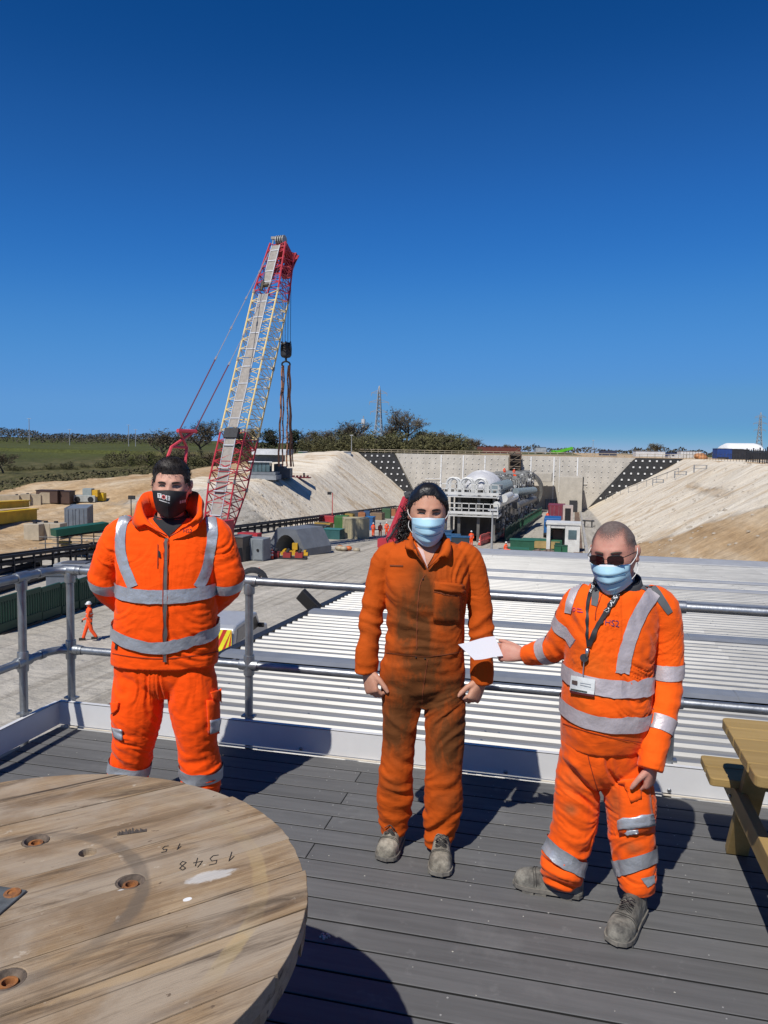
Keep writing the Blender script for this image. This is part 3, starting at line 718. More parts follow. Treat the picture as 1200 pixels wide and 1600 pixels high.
# boom head: sheave block and overhang towards the hook
b = MB(); h1 = corners(1.0, 1.75, 1.9); hc = FOOT + AX * BL
b.beam(hc + NX * .5, hc - NX * 1.5 - AX * .5, 1.5, .5, AX)
for s in (-.75, 0, .75): b.beam(hc + WX * s - AX * 2.3 - NX * .9, hc + WX * s - NX * 1.75 + AX * .3, .08, .5, WX); 
b.beam(hc + WX * .3 - AX * 2.6 - NX * 1.2, hc + WX * .3 - NX * 1.8 + AX * .5, .8, .5, NX)
b.build('boom_head', M('crane_dark_red', (.32, .02, .03), .5), cr)
b = MB()
for s in (-.35, -.1, .15, .4): b.rod(hc + WX * (s - .06) + NX * .55 + AX * .55, hc + WX * (s + .06) + NX * .55 + AX * .55, .48, 14)
b.build('head_sheave', M('sheave_grey', (.42, .41, .38), .5, .3, .2), cr)
b = MB(); b.rod(hc - WX * .75 + NX * .7, P(427, 374, depth(hc)), .07, 5); b.box(P(427.5, 372, depth(hc)), (.45, .3, .25)); b.build('aircraft_light_mast', m_cgrey, cr)
# gantry and pendants
g0 = P(280, 673, 62.3); g1 = P(304, 674, 64.0)
for (ga, px, py) in ((g0, 426, 384), (g1, 444, 400)):
    e = P(px, py, depth(hc) - .2); d_ = e - ga
    b = MB(); b.rod(ga, ga.lerp(e, .34), .055, 5); b.build('pendant_bar', M('pendant_maroon', (.15, .04, .06), .5), cr)
    b = MB(); b.rod(ga.lerp(e, .34), ga.lerp(e, .83), .036, 5); b.rod(ga.lerp(e, .83), e, .05, 5)
    for t in (.34, .5, .67, .83): b.rod(ga.lerp(e, t - .008), ga.lerp(e, t + .008), .085, 5)
    b.build('pendant_rope', M('pendant_grey', (.36, .34, .38), .5, .2), cr)
b = MB(); l0, l1 = P(262, 714, 61.0), P(290, 714, 63.0); k0, k1 = P(268, 698, 61.7), P(292, 699, 63.4)
m_pink = M('crane_bright_red', (.62, .06, .08), .5, 0, .1)
b.rod(g0 - (g1 - g0) * .1, g1 + (g1 - g0) * .1, .16, 6); b.rod(g0, k1, .11, 6); b.rod(g1, k0, .11, 6); b.rod(k0, k1, .12, 6)
w0, w1 = P(252, 790, 59.5), P(285, 790, 61.5)
for p, q in ((k0, l0), (k1, l1), (l0, w0), (l1, w1)): b.rod(p, q, .13, 6)
b.build('gantry', m_pink, cr)
# carriage behind the man: counterweight, house, tracks
base = Vector((FOOT.x - lean.x * 3.2, FOOT.y - lean.y * 3.2, 0)); zg = zf(base.y)
ang = math.atan2(lean.y, lean.x)
b = MB(); b.box((base.x, base.y, zg + 2.2), (7.5, 2.8, 1.4), ang); b.box((base.x + lean.x * 1.2 + WX.x * 1.9, base.y + lean.y * 1.2 + WX.y * 1.9, zg + 2.6), (2.4, 1.1, 2.0), ang); b.build('house', m_cred, cr, bevel=.05)
b = MB()
for k in range(4): b.box((base.x - lean.x * 4.4, base.y - lean.y * 4.4, zg + 1.9 + k * .62), (1.7, 5.0 - .5 * (k % 2), .56), ang)
b.build('counterweight', m_dark, cr, bevel=.03)
for s in (-1, 1):
    b = MB(); c = base + WX * (s * 2.9); pts = []
    for k in range(24):
        a = 2 * math.pi * k / 24; pts.append(Vector((c.x, c.y, zg + .62)) + lean * (3.4 * (1 if math.cos(a) > 0 else -1) * 1 + .6 * math.cos(a)) + Vector((0, 0, .6 * math.sin(a))))
    b.prism([p - WX * .55 for p in pts], WX * 1.1); b.build('crawler_track', m_dark, cr)
b = MB(); b.rod((base.x, base.y, zg + .5), (base.x, base.y, zg + 1.5), 1.5, 20); b.box((base.x, base.y, zg + .9), (2.0, 6, .6), ang); b.build('slewing_ring', m_dark, cr)
for e0 in (corners(0, 1.7, .6)[2], corners(0, 1.7, .6)[3]):
    b = MB(); b.rod(e0, Vector((e0.x - lean.x * .6, e0.y - lean.y * .6, zg + 2.7)), .14, 6); b.build('boom_foot', m_cred, cr)
# hoist line, hook block, slings
hx = P(447, 548, depth(hc) + 1.2); hb = hx
b = MB()
for dx in (-.42, -.12, .2, .5):
    b.rod(hb + WX * dx + Vector((0, 0, .7)), Vector((hb.x, hb.y, 0)) + WX * dx * 1.05 + Vector((0, 0, hc.z - .6)), .03, 4)
b.build('hoist_rope', M('hoist_rope_dark', (.05, .06, .09), .5), cr)
blk = thing('hook_block', 'black hook block hanging from the crane on four ropes', 'hook block', hb)
b = MB(); pr = [(.38, .85), (.55, .7), (.6, .2), (.58, -.45), (.45, -.68), (.2, -.75)]
b.rings([[hb + _r0 * (r_ * math.cos(2 * math.pi * i / 12)) + _f0 * (r_ * .55 * math.sin(2 * math.pi * i / 12)) + Vector((0, 0, z)) for i in range(12)] for r_, z in pr]); b.build('sheave_housing', m_dark, blk, bevel=.02)
b = MB()
for s in (-.45, 0, .45): b.rod(hb + _r0 * (s - .05) + Vector((0, 0, .45)), hb + _r0 * (s + .05) + Vector((0, 0, .45)), .52, 14)
b.build('block_sheave', M('black_rubberised', (.025, .025, .03), .4), blk)
b = MB(); b.rod(hb + Vector((0, 0, -.7)), hb + Vector((0, 0, -1.15)), .12, 6)
for s in (-1, 1): b.path([hb + Vector((0, 0, -1.1)) + _r0 * (s * .42 * math.sin(a)) + Vector((0, 0, -.3 + .3 * math.cos(a))) for a in [k * .42 for k in range(6)]], .09, 6)
b.build('hook', m_dark, blk)
sg = thing('lifting_sling', 'long brown lifting slings hanging straight down from the crane hook', 'slings', hb + Vector((0, 0, -1.4)))
zb = P(445, 729, depth(hb)).z
m_sl = M('brown_webbing', (.42, .19, .10), .8, 0, .3, 1.5, stretch=(3, 3, .4)); m_sl2 = M('dark_brown_webbing', (.17, .07, .045), .8, 0, .3, 1.5)
for s0, s1, mm, wd in ((-.36, -.72, m_sl, .22), (-.22, -.30, m_sl2, .16), (.22, .16, m_sl, .17), (.38, .55, m_sl, .24), (.30, .82, m_sl2, .12)):
    b = MB(); a, c = hb + _r0 * s0 + Vector((0, 0, -1.5)), Vector((hb.x, hb.y, zb)) + _r0 * s1
    n = 14; b.path([a.lerp(c, k / n) + _r0 * (.05 * math.sin(k * 1.7 + s0 * 9)) for k in range(n + 1)], wd / 2, 5); b.build('sling_leg', mm, sg)
# ================================================================ head wall
HWY = 220.6
wl = thing('retaining_wall', 'tall grey sprayed concrete wall at the far end of the cutting', 'retaining wall', (-18, HWY, -14))
lean_w = .05
ZT, ZB = .8, zf(HWY) - .3
def wp(x, z): return Vector((x, HWY + (z - ZB) * lean_w, z))
m_shot = M('sprayed_concrete', (.50, .465, .405), .9, 0, .14, .35, .5, 2.5, stretch=(1, 1, .6)); 
XL0, XL1, XRt0, XR1 = -41.3, -49.8, 5.0, 17.9
jx = [G_.x for G_ in [P(688, 740, 228), P(730, 740, 226), P(765, 740, 224), P(829, 740, 221), P(864, 740, 219), P(902, 740, 218)]]
def wall_at(px, py):
    r_ = ray(px, py); t = HWY / r_.y
    return CAM + r_ * t
jx = [wall_at(px, 740).x for px in (688.5, 723, 757, 794, 829, 865, 902)]
xs_top = [XL1] + jx + [XR1]; xs_bot = [XL0] + [min(XRt0, max(XL0, x)) for x in jx] + [XRt0]
for k in range(len(xs_top) - 1):
    b = MB(); g_ = .12
    rows_ = []
    for i in range(9):
        t = i / 8; xa, xb_ = lerp(xs_bot[k], xs_top[k], t), lerp(xs_bot[k + 1], xs_top[k + 1], t); z = lerp(ZB, ZT, t)
        rows_.append([wp(lerp(xa + g_, xb_ - g_, q / 6), z) + Vector((0, -.12 * noise.noise((k * 3 + q * .8, i * .9, 2)), 0)) for q in range(7)])
    b.grid(rows_); b.build('wall_panel', m_shot, wl, True)
b = MB(); b.add([wp(XL0, ZB) + Vector((0, .35, 0)), wp(XRt0, ZB) + Vector((0, .35, 0)), wp(XR1, ZT) + Vector((0, .35, 0)), wp(XL1, ZT) + Vector((0, .35, 0))], [(0, 1, 2, 3)]); b.build('backing', m_shot, wl)
for i, (x, top) in enumerate([(jx[0], 1), (jx[1], 1), (jx[2], 1), (jx[4], 1), (jx[5], 1), (jx[6], 1), (wall_at(874, 740).x, .55)]):
    b = MB(); b.beam(wp(x, -12.5 if i != 6 else -9.2) + Vector((0, -.16, 0)), wp(x, ZT - .2) + Vector((0, -.16, 0)), .34 if i != 6 else .16, .06, (0, 1, 0)); b.build('drain_strip', M('white_render', (.74, .74, .73), .8), wl)
for (pa, pb, py) in ((664, 688, 748), (900, 917, 755)):
    b = MB(); b.beam(wall_at(pa, py) + Vector((0, -.1, 0)), wall_at(pb, py) + Vector((0, -.1, 0)), .06, .16); b.build('drain_strip', MATS['white_render'], wl)
b = MB(); row = 0; z = ZT - 1.0
while z > ZB + 2:
    t = (z - ZB) / (ZT - ZB); x = lerp(XL0, XL1, t) + .9 + (row % 2) * .9
    while x < lerp(XRt0, XR1, t) - .4:
        if z > ZB + 5.5 or noise.noise((x * .1, z * .3, 4)) > .1: b.box(wp(x, z) + Vector((0, -.16, 0)), (.30, .08, .30))
        x += 1.8
    z -= 1.45; row += 1
tag(b.build('soil_nail_plate', M('nail_plate_pale', (.60, .57, .52), .7), wl), kind='stuff')
m_geo = M('black_geotextile', (.028, .028, .03), .75, 0, .3, .8, .5, 3)
for side, (xt0, xt1, xb) in enumerate(((-62.0, XL1, XL0 - .1), (XR1, 30.4, XRt0 + .1))):
    gw = thing('geotextile_facing', ('black membrane covered wing of the wall with white plates beside the left chalk slope', 'black membrane covered wing of the wall with white plates beside the right chalk slope')[side], 'wall facing', (xb, HWY, -14))
    b = MB(); yy = -.5
    rows_ = []
    for i in range(10):
        t = i / 9; z = lerp(ZB + .2, ZT, t)
        rows_.append([wp(lerp(lerp(xb, xt0, t), lerp(xb, xt1, t), q / 6), z) + Vector((0, yy - .15 * noise.noise((q * 1.3, i * 1.1, side)), 0)) for q in range(7)])
    b.grid(rows_); b.build('membrane', m_geo, gw, True)
    rw = 0; z = ZT - .8; b = MB()
    while z > ZB + .8:
        t = (z - ZB) / (ZT - ZB); x0_, x1_ = sorted((lerp(xb, xt0, t), lerp(xb, xt1, t))); x = x0_ + .7 + (rw % 2) * .9
        while x < x1_ - .3: b.box(wp(x + rnd.uniform(-.1, .1), z) + Vector((0, yy - .2, 0)), (.46, .1, .46)); x += 1.8
        z -= 1.75; rw += 1
    tag(b.build('soil_nail_plate', M('nail_plate_white', (.72, .72, .70), .6), gw), kind='stuff')
# rail along the top of the wall
rl = thing('wall_top_railing', 'long pale timber handrail along the top of the far concrete wall', 'railing', (-18, 222, ZT))
m_tim = M('pale_timber', (.42, .35, .25), .8)
for z in (.45, 1.05):
    b = MB(); b.beam((-63, 221.9, ZT + z), (33, 221.9, ZT + z), .08, .14); b.build('rail', m_tim, rl)
b = MB()
for k in range(49): b.box((-63 + k * 2, 222, ZT + .5), (.12, .12, 1.2))
tag(b.build('post', m_tim, rl), kind='stuff')
# stair tower against the wall
st = thing('scaffold_stair_tower', 'brown scaffold stair tower standing against the far wall', 'stair tower', (wall_at(805, 740).x, 218.6, -7))
xc = wall_at(805, 740).x; b = MB()
for x in (-1.5, 1.5):
    for y in (217.2, 219.8): b.rod((xc + x, y, -13), (xc + x, y, 2.0), .07, 5)
b.build('standard', M('rusty_scaffold', (.16, .10, .06), .7), st)
for k in range(5):
    b = MB(); b.box((xc, 218.5, -6.6 + k * 1.9), (3.1, 2.7, .12)); b.beam((xc - 1.4, 217.1, -6.6 + k * 1.9), (xc + 1.4, 217.1, -4.75 + k * 1.9), .5, .12); b.box((xc, 217.1, -6.0 + k * 1.9), (3.2, .06, .28)); b.build('platform', M('stained_boards', (.17, .13, .09), .8), st)
b = MB(); b.box((xc, 220.1, -2.8), (3.3, .1, 8.2)); b.build('backing_sheet', M('dark_brown_sheet', (.05, .04, .035), .8), st)
# tunnel portal
pz = zf(210); xa, xb_ = wall_at(868, 780).x - 1, wall_at(915, 780).x - 1.2
po = thing('tunnel_portal', 'pale concrete tunnel portal box where the boring machine enters', 'tunnel portal', ((xa + xb_) / 2, 212, pz))
b = MB(); pt0 = P(862, 742, 205); 
b.box((xb_ - 3.0, 212.4, pz + 4.6), (6.0, 11, 9.4)); b.build('side_wall', M('portal_concrete', (.47, .43, .36), .9, 0, .1, .6), po, bevel=.1)
b = MB(); b.box((xa - 5.5, 214, pz + 8.9), (11, 8, 2.4)); b.build('lintel', MATS['portal_concrete'], po, bevel=.1)
b = MB(); b.box((xb_ + .1, 208.5, pz + 4.6), (.35, 2.5, 9.4)); b.box((xb_ - 2.2, 206.6, pz + 1.6), (2.0, .4, 3.2)); b.build('steel_edge', m_dark, po)
# ================================================================ trees, hedges, hills
m_bark = M('bark', (.095, .075, .055), .9, 0, .25, 2); m_twig = M('twig_haze', (.115, .095, .07), .95, 0, .3, .6)
m_leafA = M('spring_leaf', (.15, .155, .045), .9, 0, .3, .35, col2=(.075, .08, .026)); m_leafB = M('dark_evergreen', (.035, .052, .022), .9, 0, .35, .35)
m_leafC = M('brown_bud', (.17, .135, .075), .95, 0, .3, .35, col2=(.09, .075, .04)); m_leafD = M('yellow_green_leaf', (.16, .17, .03), .9, 0, .3, .35, col2=(.10, .11, .03))
def leafquad(b, p, s, rg):
    a = Vector((rg.gauss(0, 1), rg.gauss(0, 1), rg.gauss(0, 1))).normalized(); u = a.orthogonal().normalized() * s; v = a.cross(u).normalized() * s * rg.uniform(.5, 1)
    b.add([p - u, p - v * .6, p + u, p + v], [(0, 1, 2, 3)])
def tree_parts(h, spread, seed, leaf, nleaf, ls, dense=0, trunk=.3, twigs=900):
    rg = random.Random(seed); T = MB(); TW = MB(); tips = []
    def grow(p, d, L, r, lv):
        n = 4; pts = [p]; q = p.copy(); dd = d.copy()
        for k in range(n):
            dd = (dd + Vector((rg.gauss(0, .16), rg.gauss(0, .16), rg.gauss(.03, .10)))).normalized(); q = q + dd * (L / n); pts.append(q.copy())
        T.path(pts, [r * (1 - .55 * k / n) for k in range(n + 1)], 5 if lv == 0 else 4 if lv < 2 else 3)
        if lv == 3: tips.extend(pts[1:]); return
        for k in range((6, 5, 5)[lv]):
            t = rg.uniform(.35, 1) if lv else rg.uniform(.55, 1); i = min(n - 1, int(t * n)); bp = pts[i].lerp(pts[i + 1], t * n - i)
            az = rg.uniform(0, 2 * math.pi); out = Vector((math.cos(az), math.sin(az), 0)); nd = (dd * .45 + out * spread * rg.uniform(.5, 1.1) + Vector((0, 0, rg.uniform(0, .5)))).normalized()
            grow(bp, nd, L * rg.uniform(.55, .8) * (1.15 if lv == 0 else 1), r * .45, lv + 1)
    grow(Vector((0, 0, -.2)), Vector((0, 0, 1)), h * trunk + .2, h * .03, 0)
    zmax = max(t.z for t in tips); k = h / zmax
    for p in T.v: p *= k
    tips = [t * k for t in tips]
    for q in range(twigs):
        t = rg.choice(tips); d = Vector((rg.gauss(0, 1), rg.gauss(0, 1), rg.gauss(.2, .8))).normalized() * h * rg.uniform(.03, .08); s = d.orthogonal().normalized() * h * .0035
        TW.add([t - s, t + s, t + d], [(0, 1, 2)])
    L = MB()
    for q in range(nleaf):
        t = rg.choice(tips); leafquad(L, t + Vector((rg.gauss(0, 1), rg.gauss(0, 1), rg.gauss(0, .8))) * h * .045, ls * rg.uniform(.6, 1.3), rg)
    if dense:
        for c in range(dense):
            a = rg.uniform(0, 6.28); rr_ = h * spread * .33 * math.sqrt(rg.random()); cz = h * rg.uniform(.12, .9); rr_ *= (1.15 - .8 * cz / h)
            c0 = Vector((rr_ * math.cos(a), rr_ * math.sin(a), cz)); cs = h * rg.uniform(.06, .12)
            for k2 in range(26): leafquad(L, c0 + Vector((rg.gauss(0, 1), rg.gauss(0, 1), rg.gauss(0, .8))) * cs * .6, ls * rg.uniform(.7, 1.4), rg)
    return T, TW, L, leaf
KIND = {}
def tree(kind, px, top, base, d, label, name='tree', sx=1.):
    p = P(px, base, d); p.z = H(p.x, p.y) - .1; zt = P(px, top, d).z; h = zt - p.z; sx = sx * (.95 if kind == 'oak' else 1.35)
    if kind not in KIND:
        spec = dict(oak=(10, 1.0, 3, m_leafC, 1100, .17, 0, .34, 4200), bare=(10, .75, 8, m_leafC, 1100, .2, 0, .34, 2600), budding=(10, .8, 21, m_leafA, 1900, .22, 0, .25, 900),
                    bushy=(10, 1.0, 5, m_leafA, 400, .24, 70, .16, 200), yellow=(10, .95, 15, m_leafD, 700, .22, 60, .16, 300), evergreen=(10, .75, 12, m_leafB, 200, .26, 80, .2, 100), brown=(10, .9, 33, m_leafC, 900, .24, 55, .2, 500))[kind]
        T, TW, L, lf = tree_parts(*spec); r0 = thing(name, label, 'tree', (0, 0, 0)); ORG[r0.name] = Matrix()
        tr = T.build('trunk', m_bark, r0); tag(TW.build('twigs', m_twig, tr), kind='stuff'); tag(L.build('crown', lf, r0), kind='stuff'); KIND[kind] = r0; r0['fresh'] = 1
        del r0['fresh']; r0.location = p; r0.rotation_euler.z = rnd.random() * 6; r0.scale = (h / 10 * sx, h / 10 * sx, h / 10); return r0
    c = dup(KIND[kind], (0, 0, 0), 0, label); c.location = p; c.rotation_euler = (0, 0, rnd.random() * 6); c.scale = (h / 10 * sx, h / 10 * sx, h / 10); return c
for a in [('oak', 635, 637, 712, 265, 'large spreading bare oak tree standing highest on the skyline by the far pylon'),
          ('bare', 262, 670, 738, 205, 'grey bare tree behind the red crane gantry'), ('oak', 316, 655, 738, 210, 'broad bare tree between the crane pendants and its boom'),
          ('brown', 285, 700, 742, 190, 'low brown shrubby tree under the bare trees behind the crane gantry'), ('bushy', 235, 704, 742, 185, 'olive bushy tree at the right end of the green field'),
          ('evergreen', 372, 676, 722, 240, 'dark evergreen tree showing through the crane boom'), ('brown', 398, 668, 722, 245, 'brown dense tree just right of the crane boom'),
          ('evergreen', 421, 669, 722, 250, 'dark evergreen tree left of the hanging slings'), ('evergreen', 459, 670, 718, 250, 'tall dark evergreen right of the hanging slings'),
          ('brown', 486, 674, 716, 300, 'brown rounded tree above the small pale house'), ('bare', 520, 670, 716, 255, 'thin grey bare tree left of the ivy covered trees'),
          ('bare', 551, 657, 714, 258, 'bare tree rising behind the dark ivy below the phone mast'), ('evergreen', 540, 678, 714, 250, 'dark ivy clad tree behind the left end of the wall railing'),
          ('evergreen', 578, 682, 714, 252, 'dark evergreen below the phone mast'), ('yellow', 613, 678, 714, 245, 'yellow green leafing tree in front of the pylon'), ('brown', 598, 684, 714, 262, 'brown tree below the pylon legs'),
          ('yellow', 668, 684, 714, 248, 'olive green bushy tree right of the large oak'), ('bare', 690, 672, 714, 262, 'bare crowned tree right of the olive bush'), ('budding', 714, 676, 714, 262, 'budding tree near the right end of the skyline trees'),
          ('brown', 733, 684, 715, 264, 'last small brown tree at the right end of the skyline row'), ('yellow', 645, 690, 714, 250, 'small yellow green bush tree under the large oak'),
          ('brown', 560, 690, 714, 255, 'low brown tree between two dark evergreens'), ('bushy', 500, 692, 716, 240, 'low green bush tree at the left end of the wall railing'),
          ('bare', 604, 660, 714, 275, 'tall bare tree between the pylon and the large oak'), ('budding', 660, 664, 714, 270, 'pale budding tree touching the right side of the large oak'), ('bare', 534, 666, 714, 270, 'grey bare tree left of the phone mast'), ('bare', 5, 706, 745, 150, 'scrubby bare tree at the left picture edge'), ('bushy', 205, 712, 742, 180, 'green bushy tree along the edge of the field'), ('brown', 338, 705, 742, 185, 'brown scrubby tree behind the crane boom foot')]:
    tree(*a)
for (px, top, d, lab) in ((790, 694, 420, 'far small tree behind the red roofs'), (1018, 692, 520, 'far round tree behind the white trailers')):
    tree('brown', px, top, 706, d, lab)
bl = 'rounded olive hedge bush at the foot of the green field'
bush0 = None
for k, (px, top, base, d) in enumerate([(20, 722, 748, 158), (48, 726, 748, 160), (78, 722, 747, 165), (105, 719, 745, 168), (132, 722, 744, 172), (160, 717, 742, 175), (182, 716, 742, 180), (216, 712, 740, 188), (245, 712, 741, 190), (225, 722, 742, 183), (-20, 720, 750, 155), (120, 729, 746, 166), (62, 730, 749, 161), (345, 712, 741, 195), (302, 718, 742, 190)]):
    p = P(px, base, d); p.z = H(p.x, p.y) - .3; h = P(px, top, d).z - p.z
    if bush0 is None:
        L = MB(); rg = random.Random(4)
        for c in range(70):
            a = rg.uniform(0, 6.28); r_ = 1.3 * math.sqrt(rg.random()); c0 = Vector((r_ * math.cos(a), r_ * math.sin(a), rg.uniform(.1, 1.8) * (1.15 - r_ / 2)))
            for k2 in range(40): leafquad(L, c0 + Vector((rg.gauss(0, .17), rg.gauss(0, .17), rg.gauss(0, .14))), .062 * rg.uniform(.6, 1.4), rg)
        bush0 = thing('bush', bl, 'bush', (0, 0, 0), 0, 'bushes along the field edge'); ORG[bush0.name] = Matrix(); tag(L.build('foliage', M('hedge_leaf', (.14, .13, .05), .9, 0, .35, .5, col2=(.06, .06, .025), ovar=.25), bush0), kind='stuff'); o = bush0
        S = MB(); [S.rod((0, 0, -.2), (math.cos(i * 1.3) * .8, math.sin(i * 1.3) * .8, 1.3), .05, 4) for i in range(6)]; S.build('stem', m_bark, bush0)
    else: o = dup(bush0, (0, 0, 0))
    o.location = p; o.rotation_euler = (0, 0, rnd.random() * 6); o.scale = (h / 2 * 1.35, h / 2 * 1.35, h / 2)
# scrub along the top of the wall and the field edge
for k in range(40):
    px = 488 + k * 6.4 + rnd.uniform(-4, 4); p = P(px, 712, 236 + rnd.uniform(-4, 14)); p.z = .6; h = rnd.uniform(3.6, 8.2) * (.55 if px > 715 else 1)
    o = dup(bush0, (0, 0, 0), 0, 'olive scrub bush behind the timber railing on top of the far wall', 'scrub bushes along the top of the wall'); o.location = p; o.rotation_euler = (0, 0, rnd.random() * 6); o.scale = (h / 2 * 1.2, h / 2 * 1.2, h / 2)
for k in range(20):
    px = 172 + k * 13 + rnd.uniform(-5, 5); p = P(px, 728, 196 + rnd.uniform(-12, 20)); p.z = H(p.x, p.y) - .3; h = rnd.uniform(2., 4.6)
    o = dup(bush0, (0, 0, 0), 0, 'brown green scrub bush among the bare trees behind the crane', 'scrub bushes behind the crane'); o.location = p; o.rotation_euler = (0, 0, rnd.random() * 6); o.scale = (h / 2 * 1.15, h / 2 * 1.15, h / 2)
# far wooded ridge
L = MB(); rg = random.Random(9)
for k in range(14000):
    px = rg.uniform(-150, 330); d = rg.uniform(760, 1000); p = P(px, 690, d); p.z = H(p.x, p.y)
    hh = 5 + 6 * noise.noise((px * .02, 3, 0)) + (9 if px < 60 else 4 if px < 130 else 0) * (1 - max(0, px) / 140) + 2.5 * noise.noise((px * .09, 1, 0))
    leafquad(L, p + Vector((0, 0, max(.6, hh * .7 + 2) * rg.random() ** .7)), rg.uniform(.5, 1.2), rg)
tag(L.build('far_wood', M('far_wood_brown', (.085, .07, .055), 1, 0, .3, .02, col2=(.04, .04, .025))), 'dark wooded ridge along the left horizon', 'wood', kind='stuff')
L = MB()
for k in range(4200):
    px = rg.uniform(740, 1500); d = rg.uniform(900, 1300); p = P(px, 705, d); p.z = .6
    leafquad(L, p + Vector((0, 0, max(.6, 8 + 8 * noise.noise((px * .013, 5, 0)) + 4 * noise.noise((px * .07, 5, 0))) * rg.random() ** .6)), rg.uniform(.9, 2.2), rg)
tag(L.build('far_wood', MATS['far_wood_brown']), 'thin dark line of distant trees along the right horizon', 'wood', kind='stuff')
# rough grass clumps on the bank
L = MB()
for k in range(5000):
    x, y = -82 - 14 * rg.random(), rg.uniform(70, 215); z = zn(x, y)
    leafquad(L, Vector((x, y, z + .12)), rg.uniform(.12, .4), rg)
tag(L.build('rough_grass', M('dead_grass', (.13, .105, .05), .95, 0, .4, .3, col2=(.05, .05, .02))), kind='stuff')
# chalk lumps and rubble on slopes and floor
L = MB()
for k in range(900):
    if rg.random() < .6: y = rg.uniform(40, 130); x = 5 + 24 * rg.random()
    else: y = rg.uniform(60, 130); x = -41 - 9 * rg.random()
    s = rg.uniform(.06, .28) * rg.uniform(.5, 1.2); L.dome((x, y, zn(x, y)), s, s * rg.uniform(.6, 1), s * .6, 5, 2)
tag(L.build('chalk_lumps', M('chalk_stone', (.46, .40, .32), .95, 0, .25, 1)), kind='stuff')
# ================================================================ masts and pylons
m_mast = M('grey_mast', (.36, .37, .38), .6, .3, .1)
def pylon(px, top, base, d, label, sc_=1.):
    p = P(px, base, d); p.z = H(p.x, p.y); h = P(px, top, d).z - p.z
    t = thing('pylon', label, 'pylon', p); b = MB(); r_ = .0066 * h
    lv = [(0, .085), (.33, .05), (.58, .032), (.75, .024), (.92, .016), (1, .002)]
    cs = [[p + Vector((sx * w_ * h, sy * w_ * h, z * h)) for sx, sy in ((-1, -1), (1, -1), (1, 1), (-1, 1))] for z, w_ in lv]
    for k in range(4):
        for i in range(len(lv) - 1): b.rod(cs[i][k], cs[i + 1][k], r_, 4)
    for i in range(len(lv) - 1):
        n = (4, 3, 3, 3, 1)[i]
        for f in range(4):
            g = (f + 1) % 4
            for k in range(n):
                a0, a1 = cs[i][f].lerp(cs[i + 1][f], k / n), cs[i][f].lerp(cs[i + 1][f], (k + 1) / n); c0, c1 = cs[i][g].lerp(cs[i + 1][g], k / n), cs[i][g].lerp(cs[i + 1][g], (k + 1) / n)
                b.rod(a0, c1, r_ * .6, 3, cap=False); b.rod(c0, a1, r_ * .6, 3, cap=False)
    b.build('tower', m_mast, t)
    for z, w_ in ((.60, .13), (.75, .15), (.89, .12)):
        b = MB(); c = p + Vector((0, 0, z * h))
        for s in (-1, 1): b.rod(c + _r0 * s * .03 * h + Vector((0, 0, .04 * h)), c + _r0 * s * w_ * h, r_ * .8, 4); b.rod(c, c + _r0 * s * w_ * h, r_ * .8, 4); b.rod(c + _r0 * s * w_ * h, c + _r0 * s * w_ * h - Vector((0, 0, .045 * h)), r_ * .6, 4)
        b.build('cross_arm', m_mast, t)
pylon(591, 603, 706, 520, 'lattice power pylon rising beside the large oak')
pylon(1185, 644, 712, 640, 'lattice power pylon at the right edge behind the white tent')
p = P(567, 714, 300); t = thing('phone_mast', 'slim phone mast with a pale drum head left of the pylon', 'mast', (p.x, p.y, .8))
tp = P(567, 650, 300); b = MB(); b.rod((p.x, p.y, .8), (p.x, p.y, tp.z), .28, 6, .2); b.build('pole', m_mast, t); b = MB(); b.rod((p.x, p.y, tp.z - 3.2), (p.x, p.y, tp.z - 1.2), .8, 10); b.rod((p.x, p.y, tp.z - 4.6), (p.x, p.y, tp.z - 3.5), .55, 8); b.build('antenna_drum', M('pale_plastic', (.6, .62, .64), .5), t)
def lamp(px, top, base, d, label, arm=1.2, r_=.11, col=None):
    p = P(px, base, d); z0 = H(p.x, p.y); z1 = P(px, top, d).z
    t = thing('lamp_post', label, 'lamp post', (p.x, p.y, z0)); b = MB(); b.rod((p.x, p.y, z0), (p.x, p.y, z1), r_, 6, r_ * .6); b.build('pole', m_mast, t)
    b = MB(); c = Vector((p.x, p.y, z1)); b.beam(c - _r0 * arm * .5, c + _r0 * arm * .5, .3, .18); b.build('lamp_head', M('lamp_grey', (.5, .51, .52), .5), t)
lamp(46, 654, 692, 560, 'tall grey road lamp at the far left of the field horizon', 3, .35); lamp(109, 671, 694, 640, 'thin grey road lamp left of centre of the field horizon', 3, .3)
lamp(201, 664, 696, 620, 'left one of two thin road lamps near the bare trees', 3, .3); lamp(212, 671, 696, 640, 'right one of two thin road lamps near the bare trees', 3, .3)
lamp(549, 680, 712, 226, 'pale lamp post behind the left end of the wall railing', 1, .14); lamp(883, 771, 796, 212, 'short floodlight post at the foot of the far wall', 1.6, .1)
lamp(768, 797, 861, 84, 'grey lamp post standing in front of the boring machine', 1.0, .14)
lamp(926, 688, 712, 300, 'thin pole above the right part of the wall railing', .8, .12)
